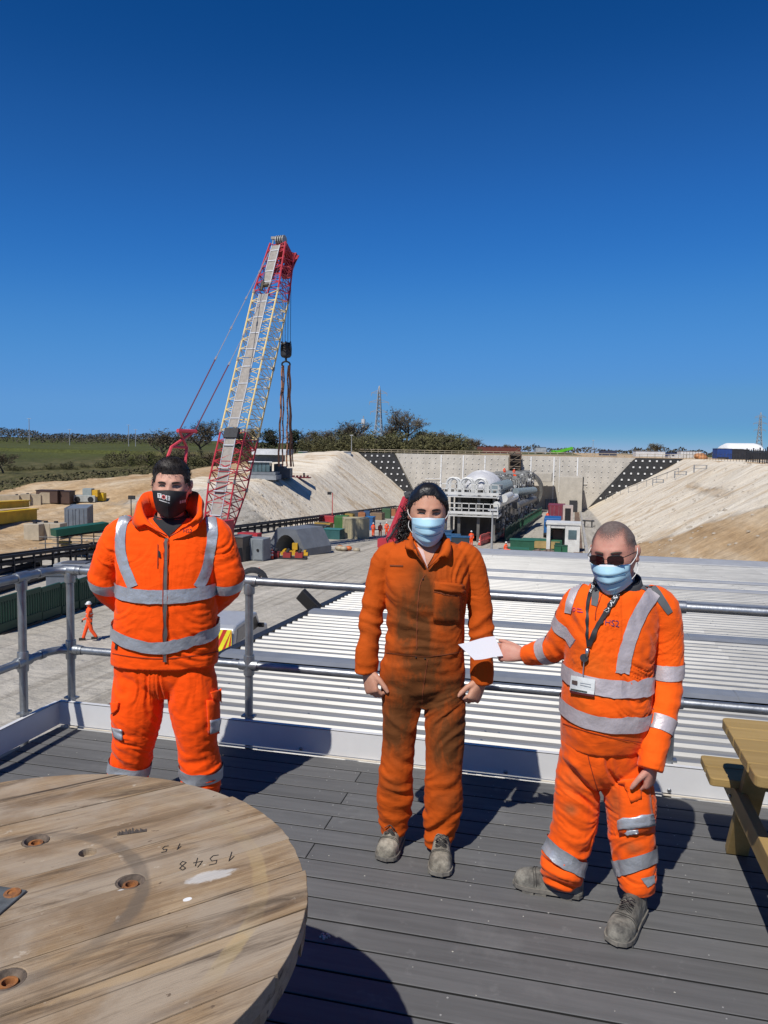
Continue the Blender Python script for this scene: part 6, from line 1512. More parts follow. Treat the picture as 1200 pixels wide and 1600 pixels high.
for i, (x0, y0, x1, y1, c, lab) in enumerate(((464, 706, 471, 717, (.05, .20, .12), 'green cabin on the crest right of the slings'), (471, 706, 477, 717, (.10, .16, .24), 'blue grey cabin on the crest right of the slings'), (481, 709, 487, 716, (.55, .5, .42), 'pale cabin on the crest of the chalk slope'), (489, 708, 495, 716, (.62, .62, .6), 'white cabin on the crest of the chalk slope'), (499, 712, 511, 717, (.60, .36, .12), 'orange stack on the crest of the chalk slope'), (535, 706, 546, 713, (.32, .36, .42), 'small grey cabin by the left end of the railing'))):
    t = thing('crest_cabin', lab, 'cabin', pf(x0, y1, 215)); slabp(x0, y0, x1, y1 + 4, 3, 215).build('wall', paint('crest_%d' % i, c), t); slabp(x0 - .4, y0 - .9, x1 + .4, y0, 3.4, 214.8).build('roof', paint('crest_roof', (.35, .35, .35)), t)
t = thing('distant_house', 'small pale distant house among the trees right of the slings', 'house', pf(486, 704, 280)); slabp(477, 695, 496, 706, 8, 280).build('wall', paint('house_cream', (.52, .46, .38)), t); slabp(476, 692.5, 497, 695, 9, 279.6).build('roof', paint('house_roof', (.62, .58, .52)), t)
# --- far right: roofs, trailers, vans, tent, fence
for x0, y0, x1, y1, c, d, lab, nm, cat in ((744, 700, 812, 707, (.17, .045, .03), 330, 'long low red roofed shed beyond the wall railing', 'far_shed', 'shed'), (836, 701, 852, 706, (.40, .42, .43), 330, 'grey shed left of the green conveyor', 'far_shed', 'shed'), (938, 706, 962, 712, (.05, .055, .09), 290, 'dark blue trailer beyond the wall railing', 'trailer', 'trailer'), (992, 707, 1037, 718, (.66, .66, .66), 262, 'long white trailer above the right black membrane', 'trailer', 'trailer'), (1037, 709, 1060, 716, (.04, .06, .14), 268, 'dark blue trailer right of the white trailer', 'trailer', 'trailer'), (1062, 707, 1094, 718, (.64, .64, .63), 250, 'white lorry box parked behind the white van', 'lorry_box', 'lorry'), (1119, 703, 1141, 714, (.02, .06, .24), 215, 'blue container beside the white tent', 'blue_container', 'container'), (1140, 704, 1168, 715, (.03, .03, .035), 222, 'black open store under the white tent roof', 'store', 'store')):
    dd = d; y0 -= 2.2; t = thing(nm, lab, cat, pf(x0, y1, dd)); slabp(x0, y0, x1, y1 + 3, 3.2, dd).build('body', paint('far_%d' % int(x0), c), t); slabp(x0 - .5, y0 - .6, x1 + .5, y0, 3.5, dd - .2).build('roof', paint('far_roof_%d' % int(x0), tuple(v * .8 for v in c)), t)
    b = slabp(x0 + (x1 - x0) * .1, y1 + .2, x1 - (x1 - x0) * .1, y1 + 2.6, .2, dd - .4); b.build('skirt', m_dark, t)
t = thing('white_van', 'white van parked in front of the white lorry box', 'van', pf(1056, 717, 244)); slabp(1046, 712, 1062, 717, 2, 243).build('body', mw, t); slabp(1049, 709.5, 1062, 712, 1.9, 243.1).build('cab', paint('office_white', (.66, .67, .68)), t); slabp(1049.8, 710, 1053.6, 711.8, .2, 242.8).build('window', m_dark, t); [slabp(x, 716, x + 2.6, 718.5, .4, 242.8).build('wheel', m_black, t) for x in (1048, 1057)]
a, c = pf(868, 707, 255), pf(894, 700, 255); t = thing('green_conveyor', 'bright green mobile conveyor sloping up beyond the wall', 'conveyor', pf(872, 709, 255)); my = paint('conveyor_bright_green', (.10, .45, .02)); MB().beam(a, c, 2.2, .8).build('boom', my, t); slabp(862, 703.5, 874, 708, 3, 256).build('hopper', my, t); MB().rod(pf(886, 702, 255), pf(882, 711, 255), .18, 5).build('strut', m_dark, t)
t = thing('tent', 'white barrel roofed tent on the right crest', 'tent', pf(1168, 716, 225)); b = MB(); a, c = pf(1137, 703.5, 225), pf(1197, 704, 225); hh = (pf(1160, 692, 225) - pf(1160, 703.5, 225)).z
rows_ = []
for k in range(13):
    u = k / 12; e = min(1, math.sin(math.pi * min(u, .16) / .32) if u < .16 else (math.sin(math.pi * min(1 - u, .12) / .24) if u > .88 else 1)); cc = a.lerp(c, u); rows_.append([cc + _f0 * (4.5 - 4.5 * math.cos(q)) + Vector((0, 0, hh * e * (math.sin(q) ** .8 if 0 < q < math.pi else 0))) for q in np.linspace(0.01, math.pi - .01, 12)])
b.grid(rows_); b.build('roof', M('tent_white', (.78, .78, .77), .7), t, True); b = MB()
for u in np.linspace(0, 1, 7): cc = a.lerp(c, u); b.rod(cc - Vector((0, 0, 2.6)), cc + Vector((0, 0, .1)), .1, 5)
b.build('leg', m_dark, t); b = MB(); b.beam(pf(1168, 713, 236), pf(1200, 713, 236), .3, 3.2); b.build('back_sheet', m_dark, t)
t = thing('palisade_fence', 'dark steel palisade fence at the right edge of the chalk crest', 'fence', pf(1185, 725, 122)); 
for k in range(14):
    px = 1166 + k * 3.4 + (k > 6) * 1.5; d = lerp(150, 112, k / 13); p = P(px, 726, d); p.z = zn(p.x, p.y); MB().box(p + Vector((0, 0, 1.25)), (.10 if k % 3 else .22, .1, 2.7 if k % 3 else 3.1), .4).build('pale', m_dark, t)
b = MB(); p0, p1 = P(1166, 726, 150), P(1212, 727, 112)
for z in (.6, 2.1): b.beam(Vector((p0.x, p0.y, zn(p0.x, p0.y) + z)), Vector((p1.x, p1.y, zn(p1.x, p1.y) + z)), .06, .08)
b.build('rail', m_dark, t)
t = thing('mesh_fence', 'thin wire mesh fence along the right crest', 'fence', pf(1100, 716, 200)); b = MB()
for k in range(22): q = P(1068 + k * 4.6, 716, lerp(225, 165, k / 21)); q.z = H(q.x, q.y); b.rod(q, q + Vector((0, 0, 2.0)), .05, 4)
tag(b.build('post', m_dark, t), kind='stuff'); b = MB(); b.beam(P(1068, 710, 225), P(1166, 710.5, 165), .04, .05); b.build('wire', m_dark, t)
lumpy('soil_heap', 'orange soil heap on the crest beside the mesh fence', 'soil heap', pf(1097, 718, 215), 5, (1.2, .6), 1.2, ((.50, .24, .10), (.44, .2, .08)))
for i, (px, py) in enumerate(((1028, 758), (1063, 746), (1094, 736))):
    p = gp(px, py); t = thing('step_frame', '%s small step frame on the right chalk slope path' % ('lowest', 'middle', 'highest')[i], 'step frame', p); b = MB(); [b.rod(p + Vector((x, y, -.2)), p + Vector((x, y, 1.1)), .06, 4) for x in (-1, 1) for y in (-.4, .4)]; b.build('post', m_galv, t); b = MB(); [b.beam(p + Vector((-1.1, y, z)), p + Vector((1.1, y, z)), .07, .07) for y in (-.4, .4) for z in (.5, 1.1)]; b.build('rail', m_galv, t)
a, c = gp(946, 783), gp(1060, 742); t = thing('slope_handrail', 'handrail climbing beside the black membrane on the right slope', 'handrail', a); b = MB(); [b.rod(a.lerp(c, u) + Vector((0, 0, -.3)), a.lerp(c, u) + Vector((0, 0, 1.4)), .06, 4) for u in np.linspace(0, 1, 9)]; tag(b.build('post', m_galv, t), kind='stuff'); b = MB(); b.beam(a + Vector((0, 0, 1.3)), c + Vector((0, 0, 1.3)), .08, .1); b.build('rail', m_galv, t)
# --- plant right of the boring machine
def strip_ground(name, pts, col, lift=.02):
    b = MB(); P4 = [gp(*q) for q in pts]; rows_ = [[P4[0].lerp(P4[3], u).lerp(P4[1].lerp(P4[2], u), v) for v in (0, .5, 1)] for u in np.linspace(0, 1, 12)]
    for r_ in rows_:
        for q in r_: q.z = H(q.x, q.y) + lift
    b.grid(rows_); return tag(b.build(name, M(name, col, .9, 0, .25, .8, stretch=(2, .3, 1)), None), kind='structure')
strip_ground('walkway', [(896, 868), (911, 868), (905, 800), (898, 800)], (.20, .13, .085))
a, c = gp(917, 868), gp(907, 797); t = thing('kerb_edging', 'pale concrete kerb edging right of the brown walkway', 'kerb', a); nk = 28
for k in range(nk): u0, u1 = (k + .06) / nk, (k + .94) / nk; MB().beam(a.lerp(c, u0) + Vector((0, 0, .2)), a.lerp(c, u1) + Vector((0, 0, .2)), .34, .45).build('kerb_stone', paint('kerb_grey', (.42, .40, .36)), t)
p = gp(879, 862); t = thing('welfare_cabin', 'small white cabin with an open doorway beside the brown walkway', 'cabin', p + Vector((0, 1.4, 0))); wm = paint('cabin_white', (.66, .66, .63)); w_ = 3.6; h_ = 3.0
b = MB(); b.box(p + Vector((-w_ / 2 + .2, 1.4, h_ / 2)), (.4, 2.8, h_)); b.box(p + Vector((w_ / 4 + .1, .1, h_ / 2)), (w_ / 2 - .2, .2, h_)); b.box(p + Vector((w_ / 2 - .1, 1.4, h_ / 2)), (.2, 2.6, h_)); b.box(p + Vector((0, 2.7, h_ / 2)), (w_ - .5, .15, h_)); b.build('wall', wm, t); MB().box(p + Vector((0, 1.4, h_ + .1)), (w_ + .2, 3.0, .22)).build('roof', wm, t); MB().box(p + Vector((-.6, .15, h_ - .2)), (w_ / 2 - .3, .2, .4)).build('lintel', wm, t); MB().box(p + Vector((w_ / 4 + .1, -.03, 1.95)), (.9, .06, 1.0)).build('window', mg, t); MB().box(p + Vector((-.6, 1.6, 1.2)), (1.1, .5, 2.2)).build('interior_board', paint('inner_brown', (.14, .07, .05)), t)
p = gp(869, 812); container('maroon container with a door beside the brown walkway', p + Vector((0, 3, 0)), 6.0, 3.4, 3.0, RA, (.20, .03, .05), 'maroon_container')
p = gp(877, 815); t = thing('doorway_box', 'pale box with a black doorway right of the maroon container', 'kiosk', p + Vector((1.2, 0, 0))); MB().box(p + Vector((1.2, 1.0, 1.6)), (1.9, 2, 3.2)).build('wall', paint('kiosk_pale', (.5, .42, .38)), t); MB().box(p + Vector((1.2, -.03, 1.4)), (1.1, .08, 2.5)).build('doorway', m_black, t)
p = gp(860, 795); container('blue grey container farthest along the walkway', p + Vector((0, 4, 0)), 7.0, 3.0, 2.8, RA, (.06, .09, .15), 'far_container')
p = gp(898, 800); t = thing('gate_cabin', 'small pale gate frame at the far end of the walkway', 'gate frame', p); b = MB(); [b.box(p + Vector((x, 0, 2.2)), (.6, .5, 4.4)) for x in (-1.2, 1.2)]; b.build('post', paint('kiosk_pale', (.5, .42, .38)), t); MB().box(p + Vector((0, 0, 4.5)), (3.0, .6, .5)).build('lintel', paint('kiosk_pale', (.5, .42, .38)), t)
p = gp(862, 841); t = thing('blue_lorry', 'blue lorry parked left of the white cabin', 'lorry', p + Vector((0, 2.8, 0))); mb_ = paint('lorry_blue', (.012, .11, .32)); MB().box(p + Vector((0, 3.4, 1.7)), (2.3, 4.4, 1.9)).build('body', mb_, t, bevel=.08); MB().box(p + Vector((0, .6, 1.5)), (2.2, 1.4, 1.7)).build('cab', mb_, t, bevel=.1); MB().box(p + Vector((0, -.12, 1.9)), (1.8, .06, .6)).build('windscreen', m_black, t); [MB().rod(p + Vector((x - .2, y, .5)), p + Vector((x + .2, y, .5)), .5, 12).build('wheel', m_black, t) for x in (-.95, .95) for y in (.7, 4.2)]; MB().box(p + Vector((0, -.15, .6)), (2.0, .1, .3)).build('bumper', m_dark, t)
def car(name, label, p, rz, col, group=None):
    t = thing(name, label, 'pickup', p, rz); om = ORG[t.name]; b = MB(); pr = [(-2.5, .45), (-2.5, 1.0), (-.9, 1.05), (-.4, 1.75), (1.0, 1.75), (1.5, 1.1), (2.4, .98), (2.55, .5)]
    b.prism([om @ Vector((x, -.88, z)) for x, z in pr], om.to_3x3() @ Vector((0, 1.76, 0))); b.build('body', paint('car_%d' % int(col[0] * 100), col, .35), t, bevel=.06)
    for s in (-1, 1): MB().prism([om @ Vector((x, s * .885, z)) for x, z in ((-.6, 1.15), (-.3, 1.62), (.9, 1.62), (1.25, 1.15))], om.to_3x3() @ Vector((0, s * .01, 0))).build('side_window', m_black, t)
    MB().prism([om @ Vector((x, -.72, z)) for x, z in ((1.05, 1.72), (1.47, 1.16), (1.5, 1.16), (1.08, 1.74))], om.to_3x3() @ Vector((0, 1.44, 0))).build('windscreen', m_black, t)
    for x in (-1.6, 1.6):
        for s in (-1, 1): MB().rod(om @ Vector((x, s * .66, .36)), om @ Vector((x, s * .9, .36)), .37, 14).build('wheel', m_black, t)
    for s in (-1, 1): MB().box(om @ Vector((2.52, s * .6, .85)), (.08, .34, .2), rz).build('headlight', M('headlight', (.6, .6, .6), .2), t)
    return t
p = gp(868, 825); car('pickup_truck', 'small white pickup parked behind the blue lorry', p + Vector((0, 1, 0)), -RA, (.62, .63, .63))
for i, (px, py, w_, c, lab) in enumerate(((815, 862, 2.6, (.02, .10, .055), 'green skip left of the yellow lined skip'), (846, 860, 4.4, (.02, .12, .06), 'long green skip with a yellow side'), (808, 866, 2.2, (.03, .15, .09), 'low green crate just over the roof edge'))):
    p = gp(px, py); t = boxed('green_skip', lab, 'skip', p + Vector((0, .8, 0)), (w_, 1.6, 1.2 if i < 2 else .5), .05, c, (lambda t, om, rz: MB().box(om @ Vector((0, -.83, .65)), (3.9, .05, .8), rz).build('side_panel', paint('skip_yellow', (.42, .30, .12)), t)) if i == 1 else lid(1.2 if i == 0 else .5, (w_, 1.6), (.03, .14, .08), 'rim'))
b = MB(); rg = random.Random(3)
for k in range(90):
    p = gp(rg.uniform(830, 868), rg.uniform(862, 867)); s = rg.uniform(.1, .35); b.box(p + Vector((0, 0, s / 2)), (s, s * rg.uniform(.5, 1.5), s * rg.uniform(.5, 1.2)), rg.random() * 3)
tag(b.build('scrap', M('mixed_scrap', (.34, .25, .2), .9, 0, .45, 3)), kind='stuff')
for i, (px, py) in enumerate(((871, 866), (881, 866), (872, 862))):
    p = gp(px, py); boxed('green_bin', '%s small green bin before the white cabin' % ('left', 'right', 'rear')[i], 'bin', p, (.7, .7, .9), .1, (.015, .12, .06), lid(.9, (.7, .7), (.02, .08, .05)))
p = gp(919, 824); t = thing('survey_table', 'dark work bench standing right of the kerb edging', 'bench', p); MB().box(p + Vector((0, 0, 1.15)), (2.0, 1.4, .16)).build('top', m_dark, t); [MB().box(p + Vector((x, 0, .55)), (.2, 1.0, 1.1)).build('leg', m_dark, t) for x in (-.6, .6)]; MB().box(p + Vector((0, 0, 1.45)), (1.0, .9, .35)).build('tray', paint('bench_pale', (.42, .38, .34)), t)
for i, (px, py, c) in enumerate(((705, 853, (.02, .13, .30)), (719, 857, (.03, .04, .05)), (693, 846, (.03, .10, .22)))):
    p = gp(px, py); boxed('tool_box', '%s under the front of the boring machine' % ('bright blue tool box', 'black tool box', 'dull blue tool box')[i], 'tool box', p, (2.0, 1.3, 1.3), .1, c, lid(1.3, (2.0, 1.3), tuple(x * .7 for x in c)))
# --- red lorry crane behind the curls
p0, p1 = gp(606, 856), None; d = depth(p0); t = thing('loader_crane', 'red folding loader crane boom behind the long black curls', 'loader crane', p0); q0, q1 = P(607, 851, d), P(637, 778, d + 1); MB().beam(q0, q1, .75, .95).build('boom', paint('loader_red', (.50, .035, .05)), t, bevel=.05); MB().beam(P(640, 772, d + 1), P(650, 800, d + 2), .6, .7).build('jib', paint('loader_dark', (.07, .06, .055)), t); MB().rod(P(634, 777, d + 1) + _r0 * -.1, P(646, 773, d + 1), .55, 10).build('knuckle', m_dark, t); b = MB(); b.rod(p0, p0 + Vector((0, 0, 1.0)), .5, 10); b.box(p0 + Vector((0, .4, .5)), (2.2, 1.6, .9)); b.build('base', paint('loader_red', (.50, .035, .05)), t); MB().rod(P(605, 846, d - .4), P(626, 812, d), .14, 8).build('ram', m_dark, t)
# --- van with a hard top below the deck
pv = hit(382, 1040); dv_ = 29.0; c = P(372, 1005, dv_ + 2.2); zg_ = zf(c.y); hd = math.atan2((_f0 + _r0 * .12).y, (_f0 + _r0 * .12).x)
rc = P(365, 1010, dv_); fd = (_f0 + _r0 * .12); fd.z = 0; fd.normalize(); rt_ = Vector((fd.y, -fd.x, 0)); cen = Vector((rc.x, rc.y, zg_)) + fd * 2.5 - rt_ * .92
t = thing('works_pickup', 'silver grey pickup with hard top and striped tail parked below the deck', 'pickup', cen, math.atan2(fd.y, fd.x)); om = ORG[t.name]; mv = M('silver_paint', (.46, .48, .50), .35, .3, .06)
pr = [(-2.5, .5), (-2.52, 1.0), (-2.3, 1.78), (-2.0, 1.86), (.4, 1.86), (.75, 1.82), (1.35, 1.1), (2.4, .98), (2.55, .5)]
MB().prism([om @ Vector((x, -.9, z)) for x, z in pr], om.to_3x3() @ Vector((0, 1.8, 0))).build('body', mv, t, bevel=.09)
for s in (-1, 1):
    MB().prism([om @ Vector((x, s * .905, z)) for x, z in ((-2.1, 1.15), (-1.95, 1.68), (-.55, 1.68), (-.55, 1.15))], om.to_3x3() @ Vector((0, s * .008, 0))).build('canopy_window', M('canopy_glass', (.17, .18, .20), .2), t)
    MB().prism([om @ Vector((x, s * .905, z)) for x, z in ((-.35, 1.15), (-.35, 1.68), (.5, 1.68), (1.05, 1.15))], om.to_3x3() @ Vector((0, s * .008, 0))).build('side_window', m_black, t)
    MB().box(om @ Vector((1.0, s * 1.02, 1.2)), (.12, .22, .18), math.atan2(fd.y, fd.x)).build('mirror', m_black, t)
    for x in (-1.6, 1.6): MB().rod(om @ Vector((x, s * .66, .38)), om @ Vector((x, s * .92, .38)), .38, 14).build('wheel', m_black, t)
my, mr_ = M('chevron_yellow', (.75, .68, .02), .5), M('chevron_red', (.50, .03, .015), .5)
for k in range(9):
    for sgn in (-1, 1):
        y0 = sgn * (k * .2 - .55)
        poly = [(sgn * max(0, k * .19 - .62), 0), ] 
        a0, a1 = k * .17 - .55, k * .17 - .55 + .17
        pts = []
        for (yy, zz) in ((a0, 0), (a1, 0), (a1 + .55, .95), (a0 + .55, .95)): pts.append((max(0, min(.86, yy)), zz))
        if abs(pts[0][0] - pts[1][0]) + abs(pts[2][0] - pts[3][0]) < .02: continue
        MB().prism([om @ Vector((-2.56 + .10 * zz, sgn * yy * .98, .62 + zz * 1.22)) for yy, zz in pts], om.to_3x3() @ Vector((-.015, 0, 0))).build('chevron_stripe', mr_ if k % 2 else my, t)
MB().box(om @ Vector((-2.15, .5, 1.93)), (.25, .5, .14), math.atan2(fd.y, fd.x)).build('beacon', M('amber_beacon', (.5, .12, .02), .4), t); MB().box(om @ Vector((-2.6, .8, .95)), (.08, .14, .35), math.atan2(fd.y, fd.x)).build('tail_light', mr_, t)
# --- workers in the pit
m_hv = M('worker_orange', (.92, .09, .012), .85, 0, .1, 4); m_hel = M('white_helmet', (.75, .75, .74), .4); m_wb = M('worker_boot', (.03, .028, .025), .8); m_wskin = M('worker_skin', (.42, .22, .15), .6)
def worker(px, py, label, face=0., pose='stand', hm=1.8, group='workers in the pit'):
    p = gp(px, py); s = hm / 1.8; b = MB(); c, sn = math.cos(face), math.sin(face)
    def w2(x, y, z): return p + Vector((x * c - y * sn, x * sn + y * c, z)) * s
    st = {'stand': (0, 0), 'walk': (.28, -.26)}.get(pose, (0, 0)); sit = pose == 'sit'
    zo = -.45 if sit else 0
    def ell(z, y, hx, hy): return [w2(hx * math.cos(q), y + hy * math.sin(q), z + zo) for q in np.linspace(0, 2 * math.pi, 12, endpoint=False)]
    b.rings([ell(.86, 0, .17, .13), ell(.98, 0, .19, .14), ell(1.2, -.01, .2, .15), ell(1.4, 0, .22, .14), ell(1.5, .01, .12, .10)])
    for sg in (-1, 1):
        y = st[0] if sg < 0 else st[1]
        if sit: b.path([w2(sg * .1, 0, .45), w2(sg * .13, -.42, .50), w2(sg * .13, -.45, .08)], [.11, .09, .07], 8)
        else: b.path([w2(sg * .1, 0, .93), w2(sg * .11, -y * .45 - .03, .5), w2(sg * .11, -y + (.04 if y < 0 else 0), .10 + (.08 if y < 0 else 0))], [.115, .09, .075], 8)
        ay = -y * .8 if pose == 'walk' else -.02
        b.path([w2(sg * .2, 0, 1.42 + zo), w2(sg * .27, -ay * .4 + .03, 1.14 + zo), w2(sg * .26, ay - .08, .90 + zo)], [.075, .062, .05], 8)
    b.path([w2(0, 0, 1.48 + zo), w2(0, -.01, 1.55 + zo)], [.06, .06], 8); b.dome(w2(0, -.015, 1.66 + zo), .085, .10, .12, 10, 8, True)
    me = fuse(b, .03 if hm else .03, 2); o = bpy.data.objects.new('person', me); COL.objects.link(o); o.location = p; ORG[o.name] = Matrix.Translation(p); me.transform(ORG[o.name].inverted()); shade(me); me.materials.append(m_hv); tag(o, label, 'person', group)
    b = MB(); b.dome(w2(0, -.02, 1.68 + zo), .115, .14, .13, 12, 4); b.rod(w2(0, -.03, 1.675 + zo), w2(0, -.03, 1.69 + zo), .145, 12); b.build('helmet', m_hel, o, True)
    b = MB(); b.dome(w2(0, -.045, 1.62 + zo), .075, .08, .085, 8, 6, True); b.build('face', m_wskin, o, True)
    for sg in (-1, 1):
        y = st[0] if sg < 0 else st[1]; b = MB(); b.box(w2(sg * .11, (-.47 if sit else -y - .04), .055 + (.08 if y < 0 else 0)), (.11 * s, .28 * s, .11 * s), face); b.build('boot', m_wb, o)
        ay = -y * .8 if pose == 'walk' else -.02; b = MB(); b.dome(w2(sg * .26, ay - .1, .85 + zo), .045, .045, .06, 6, 5, True); b.build('glove', m_wb, o)
    b = MB(); b.rings([ell(1.05, 0, .205, .158), ell(1.10, 0, .21, .16)], cap=False); b.rings([ell(1.24, -.01, .212, .163), ell(1.29, -.01, .215, .163)], cap=False); b.build('reflective_band', m_tapew, o)
    return o
worker(140, 1001, 'worker in orange with white helmet striding left past the green barriers', R(-60), 'walk')
worker(583, 838, 'left one of three workers walking beside the tan container', R(170)); worker(594, 838, 'middle one of three workers walking beside the tan container', R(190), 'walk'); worker(604, 836, 'right one of three workers walking beside the tan container', R(10))
worker(736, 853, 'worker in orange standing in front of the boring machine', R(20)); worker(855, 814, 'worker in orange standing on the road beside the green barriers', R(150))
worker(790, 866, 'worker in orange crouching just over the roof edge', R(60), 'sit'); worker(858, 798, 'worker in yellow by the tunnel portal', R(0)); worker(872, 795, 'small figure standing at the foot of the far wall', R(90))
for px, py, lab in ((788, 742, 'left figure in orange working on top of the boring machine'), (803, 744, 'right figure in orange working on top of the boring machine'), (805, 752, 'figure in orange lower down on the boring machine')):
    o = worker(px, 800, lab, R(40), 'stand', 1.8, 'men on the boring machine'); q = P(px, py + 2, 150); dq = q - ORG[o.name].translation; o.location = q
    for ch in kids(o): pass
# ================================================================ man in the orange jacket
ORANGE = (1.0, .088, .002)
dA = 3.95
rootA = G(256, 1276); rootA.z = 0
def inner(mb, rows, d0): limb(mb, rows, d0, 12, 3)
hA = Head(268.5, 761, dA - .015, R(7), R(4), R(-1), 1.13, .079)
b = MB(); hA.mesh(b); limb(b, [(268, 790, .03, 20), (266, 815, .03, 21), (264, 850, .03, 26)], dA)
inner(b, [(264, 840, .03, 30), (262, 900, .03, 40), (260, 1000, .02, 40), (258, 1050, .02, 36)], dA)
for s, rows in ((-1, [(215, 835, .03, 14), (172, 905, .03, 12), (222, 966, .17, 10)]), (1, [(312, 835, .03, 14), (352, 905, .03, 12), (300, 966, .17, 10)])): limb(b, rows, dA, 10, 3)
inner(b, [(236, 1040, .02, 26), (212, 1130, .02, 20), (202, 1240, .04, 14)], dA); inner(b, [(282, 1040, .02, 26), (304, 1130, .02, 20), (312, 1245, .04, 14)], dA)
wl_, wr_ = P(222, 966, dA + .17), P(300, 966, dA + .17)
hand(b, wl_, _r0 + _z * -.25, _f0, -_z, (.5, .6, .4)); hand(b, wr_, -_r0 + _z * -.3, _f0, -_z, (.5, .6, .4))
me = fuse(b, .0045, 3)
bvA = bvh_of(me)
pA = bpy.data.objects.new('person', me); COL.objects.link(pA); pA.location = rootA; ORG[pA.name] = Matrix.Translation(rootA); me.transform(ORG[pA.name].inverted()); shade(me)
me.materials.append(skin('fair_skin', (.56, .315, .225), (.50, .25, .175))); tag(pA, 'man in a bright orange hi-vis jacket and black face mask with hands behind his back', 'person', 'three men standing on the deck')
# jacket
b = MB(); tA = [(809, 268, 38, .085, .04), (813, 267, 54, .10, .03), (820, 265, 72, .12, .025), (832, 263, 80, .135, .02), (870, 262, 79, .152, .0), (915, 261, 76, .165, -.01), (960, 260, 79, .168, -.01), (1000, 259, 82, .168, 0), (1034, 258, 83, .162, 0)]
torso(b, tA, dA, R(3)); tb_ = MB(); torso(tb_, tA, dA, R(3)); bvTA = bvh_of(tb_.mesh('t'))
limb(b, [(212, 824, .02, 22), (190, 838, .02, 27), (171, 878, .02, 26), (165, 910, .04, 24), (188, 938, .11, 20), (224, 968, .19, 17)], dA)
limb(b, [(314, 824, .02, 22), (336, 838, .02, 27), (350, 878, .02, 26), (356, 910, .04, 24), (336, 938, .11, 20), (300, 968, .19, 17)], dA)
me = fuse(b, .006, 4)
Z = lambda px, py, dd, r_, a, sl=0.: (P(px, py, dA + dd), r_, a, sl)
wrinkle(me, [Z(165, 905, 0, .11, .015, .5), Z(355, 905, 0, .11, .015, -.5), Z(322, 950, -.1, .10, .008, -.8), Z(200, 930, -.1, .09, .010, .8), Z(310, 1000, -.15, .12, .010, -.6), Z(185, 850, -.1, .08, .008, 1.4), Z(348, 850, -.1, .06, .006, -1.4), Z(258, 1028, -.1, .2, .006, 0)], .0022, 3.4, 8, 3.)
bvJ = bvh_of(me); jk = put(me, 'jacket', cloth('hi_vis_orange', ORANGE), pA)
# trousers
b = MB(); torso(b, [(1018, 258, 76, .14, 0), (1040, 257, 78, .14, 0), (1062, 257, 74, .125, 0), (1084, 258, 50, .085, 0)], dA, R(3))
limb(b, [(224, 1030, 0, 36), (219, 1062, 0, 40), (215, 1098, -.01, 40), (213, 1127, -.01, 38), (210, 1155, 0, 33), (204, 1190, .03, 30), (200, 1214, .04, 31), (199, 1246, .05, 29)], dA, 20)
limb(b, [(292, 1030, 0, 36), (298, 1062, 0, 40), (303, 1098, -.01, 39), (306, 1130, -.01, 36), (308, 1160, 0, 31), (314, 1195, .02, 31), (314, 1222, .03, 31), (312, 1250, .04, 28)], dA, 20)
me = fuse(b, .006, 4)
wrinkle(me, [Z(205, 1190, 0, .14, .019, .35), Z(312, 1195, 0, .14, .020, -.35), Z(215, 1110, 0, .13, .010, .25), Z(302, 1110, 0, .13, .010, -.3), Z(258, 1075, -.1, .1, .012, 0), Z(215, 1060, -.1, .1, .008, .5), Z(200, 1225, 0, .08, .012, 0), Z(314, 1235, 0, .08, .012, 0)], .003, 4.2, 14, 7.)
bvTr = bvh_of(me); tr = put(me, 'trousers', cloth('hi_vis_orange_trousers', (1.0, .084, .002)), pA)
# reflective tape on the jacket
cT = lambda py, dd=0.: P(261, py, dA + dd)
ringband(bvJ, cT(916), _z, -_f0, -.034, .034, .32, .010, 56, 3, lambda q: -.022 * math.cos(q) , bv_in=bvTA).build('reflective_band', m_tape, pA, True)
ringband(bvJ, cT(985), _z, -_f0, -.034, .030, .32, .0125, 56, 3, lambda q: -.075 * max(0, math.cos(q)) ** 1.3 + .03, bv_in=bvTA).build('reflective_band', m_tape, pA, True)
strip(bvJ, [(197, 806), (190, 826), (189, 858), (194, 882), (201, 900), (208, 917)], 16, .005, 30, 4, dA).build('reflective_brace', m_tape, pA, True)
strip(bvJ, [(329, 808), (332, 835), (328, 862), (324, 884), (317, 904), (309, 918)], 16, .005, 30, 4, dA).build('reflective_brace', m_tape, pA, True)
for c0, c1 in (((168, 898, .02), (165, 917, .045)), ((353, 898, .02), (356, 917, .045))):
    a, e = P(c0[0], c0[1], dA + c0[2]), P(c1[0], c1[1], dA + c1[2]); ax = (a - e).normalized()
    ringband(bvJ, a.lerp(e, .7), ax, -_f0, -.028, .028, .13, .004, 30, 3).build('reflective_band', m_tape, pA, True)
# zip, pockets, hem
m_zip = M('zip_grey', (.11, .10, .095), .6, .2); m_seam = M('dark_seam', (.30, .03, .004), .9); m_blk = M('black_fabric', (.014, .014, .016), .8, 0, .2, 30)
strip(bvJ, [(260, 842), (259, 900), (258, 970), (258, 1034)], 5.5, .009, 40, 2, dA).build('zip', m_zip, pA, True)
strip(bvJ, [(257, 842), (256.2, 900), (255.2, 970), (255, 1034)], 1.0, .011, 30, 1, dA).build('zip_edge', m_seam, pA, True)
strip(bvJ, [(263.2, 842), (262.2, 900), (261.2, 970), (261.2, 1034)], 1.0, .011, 30, 1, dA).build('zip_edge', m_seam, pA, True)
strip(bvJ, [(259.5, 846), (259, 876)], 5, .010, 6, 2, dA).build('zip_puller', m_zip, pA, True)
strip(bvJ, [(247, 850), (246.5, 888)], 1.4, .004, 8, 1, dA).build('chest_pocket_zip', m_seam, pA)
strip(bvJ, [(249, 861), (249.5, 871)], 3, .006, 4, 1, dA).build('pocket_pull_tab', m_blk, pA)
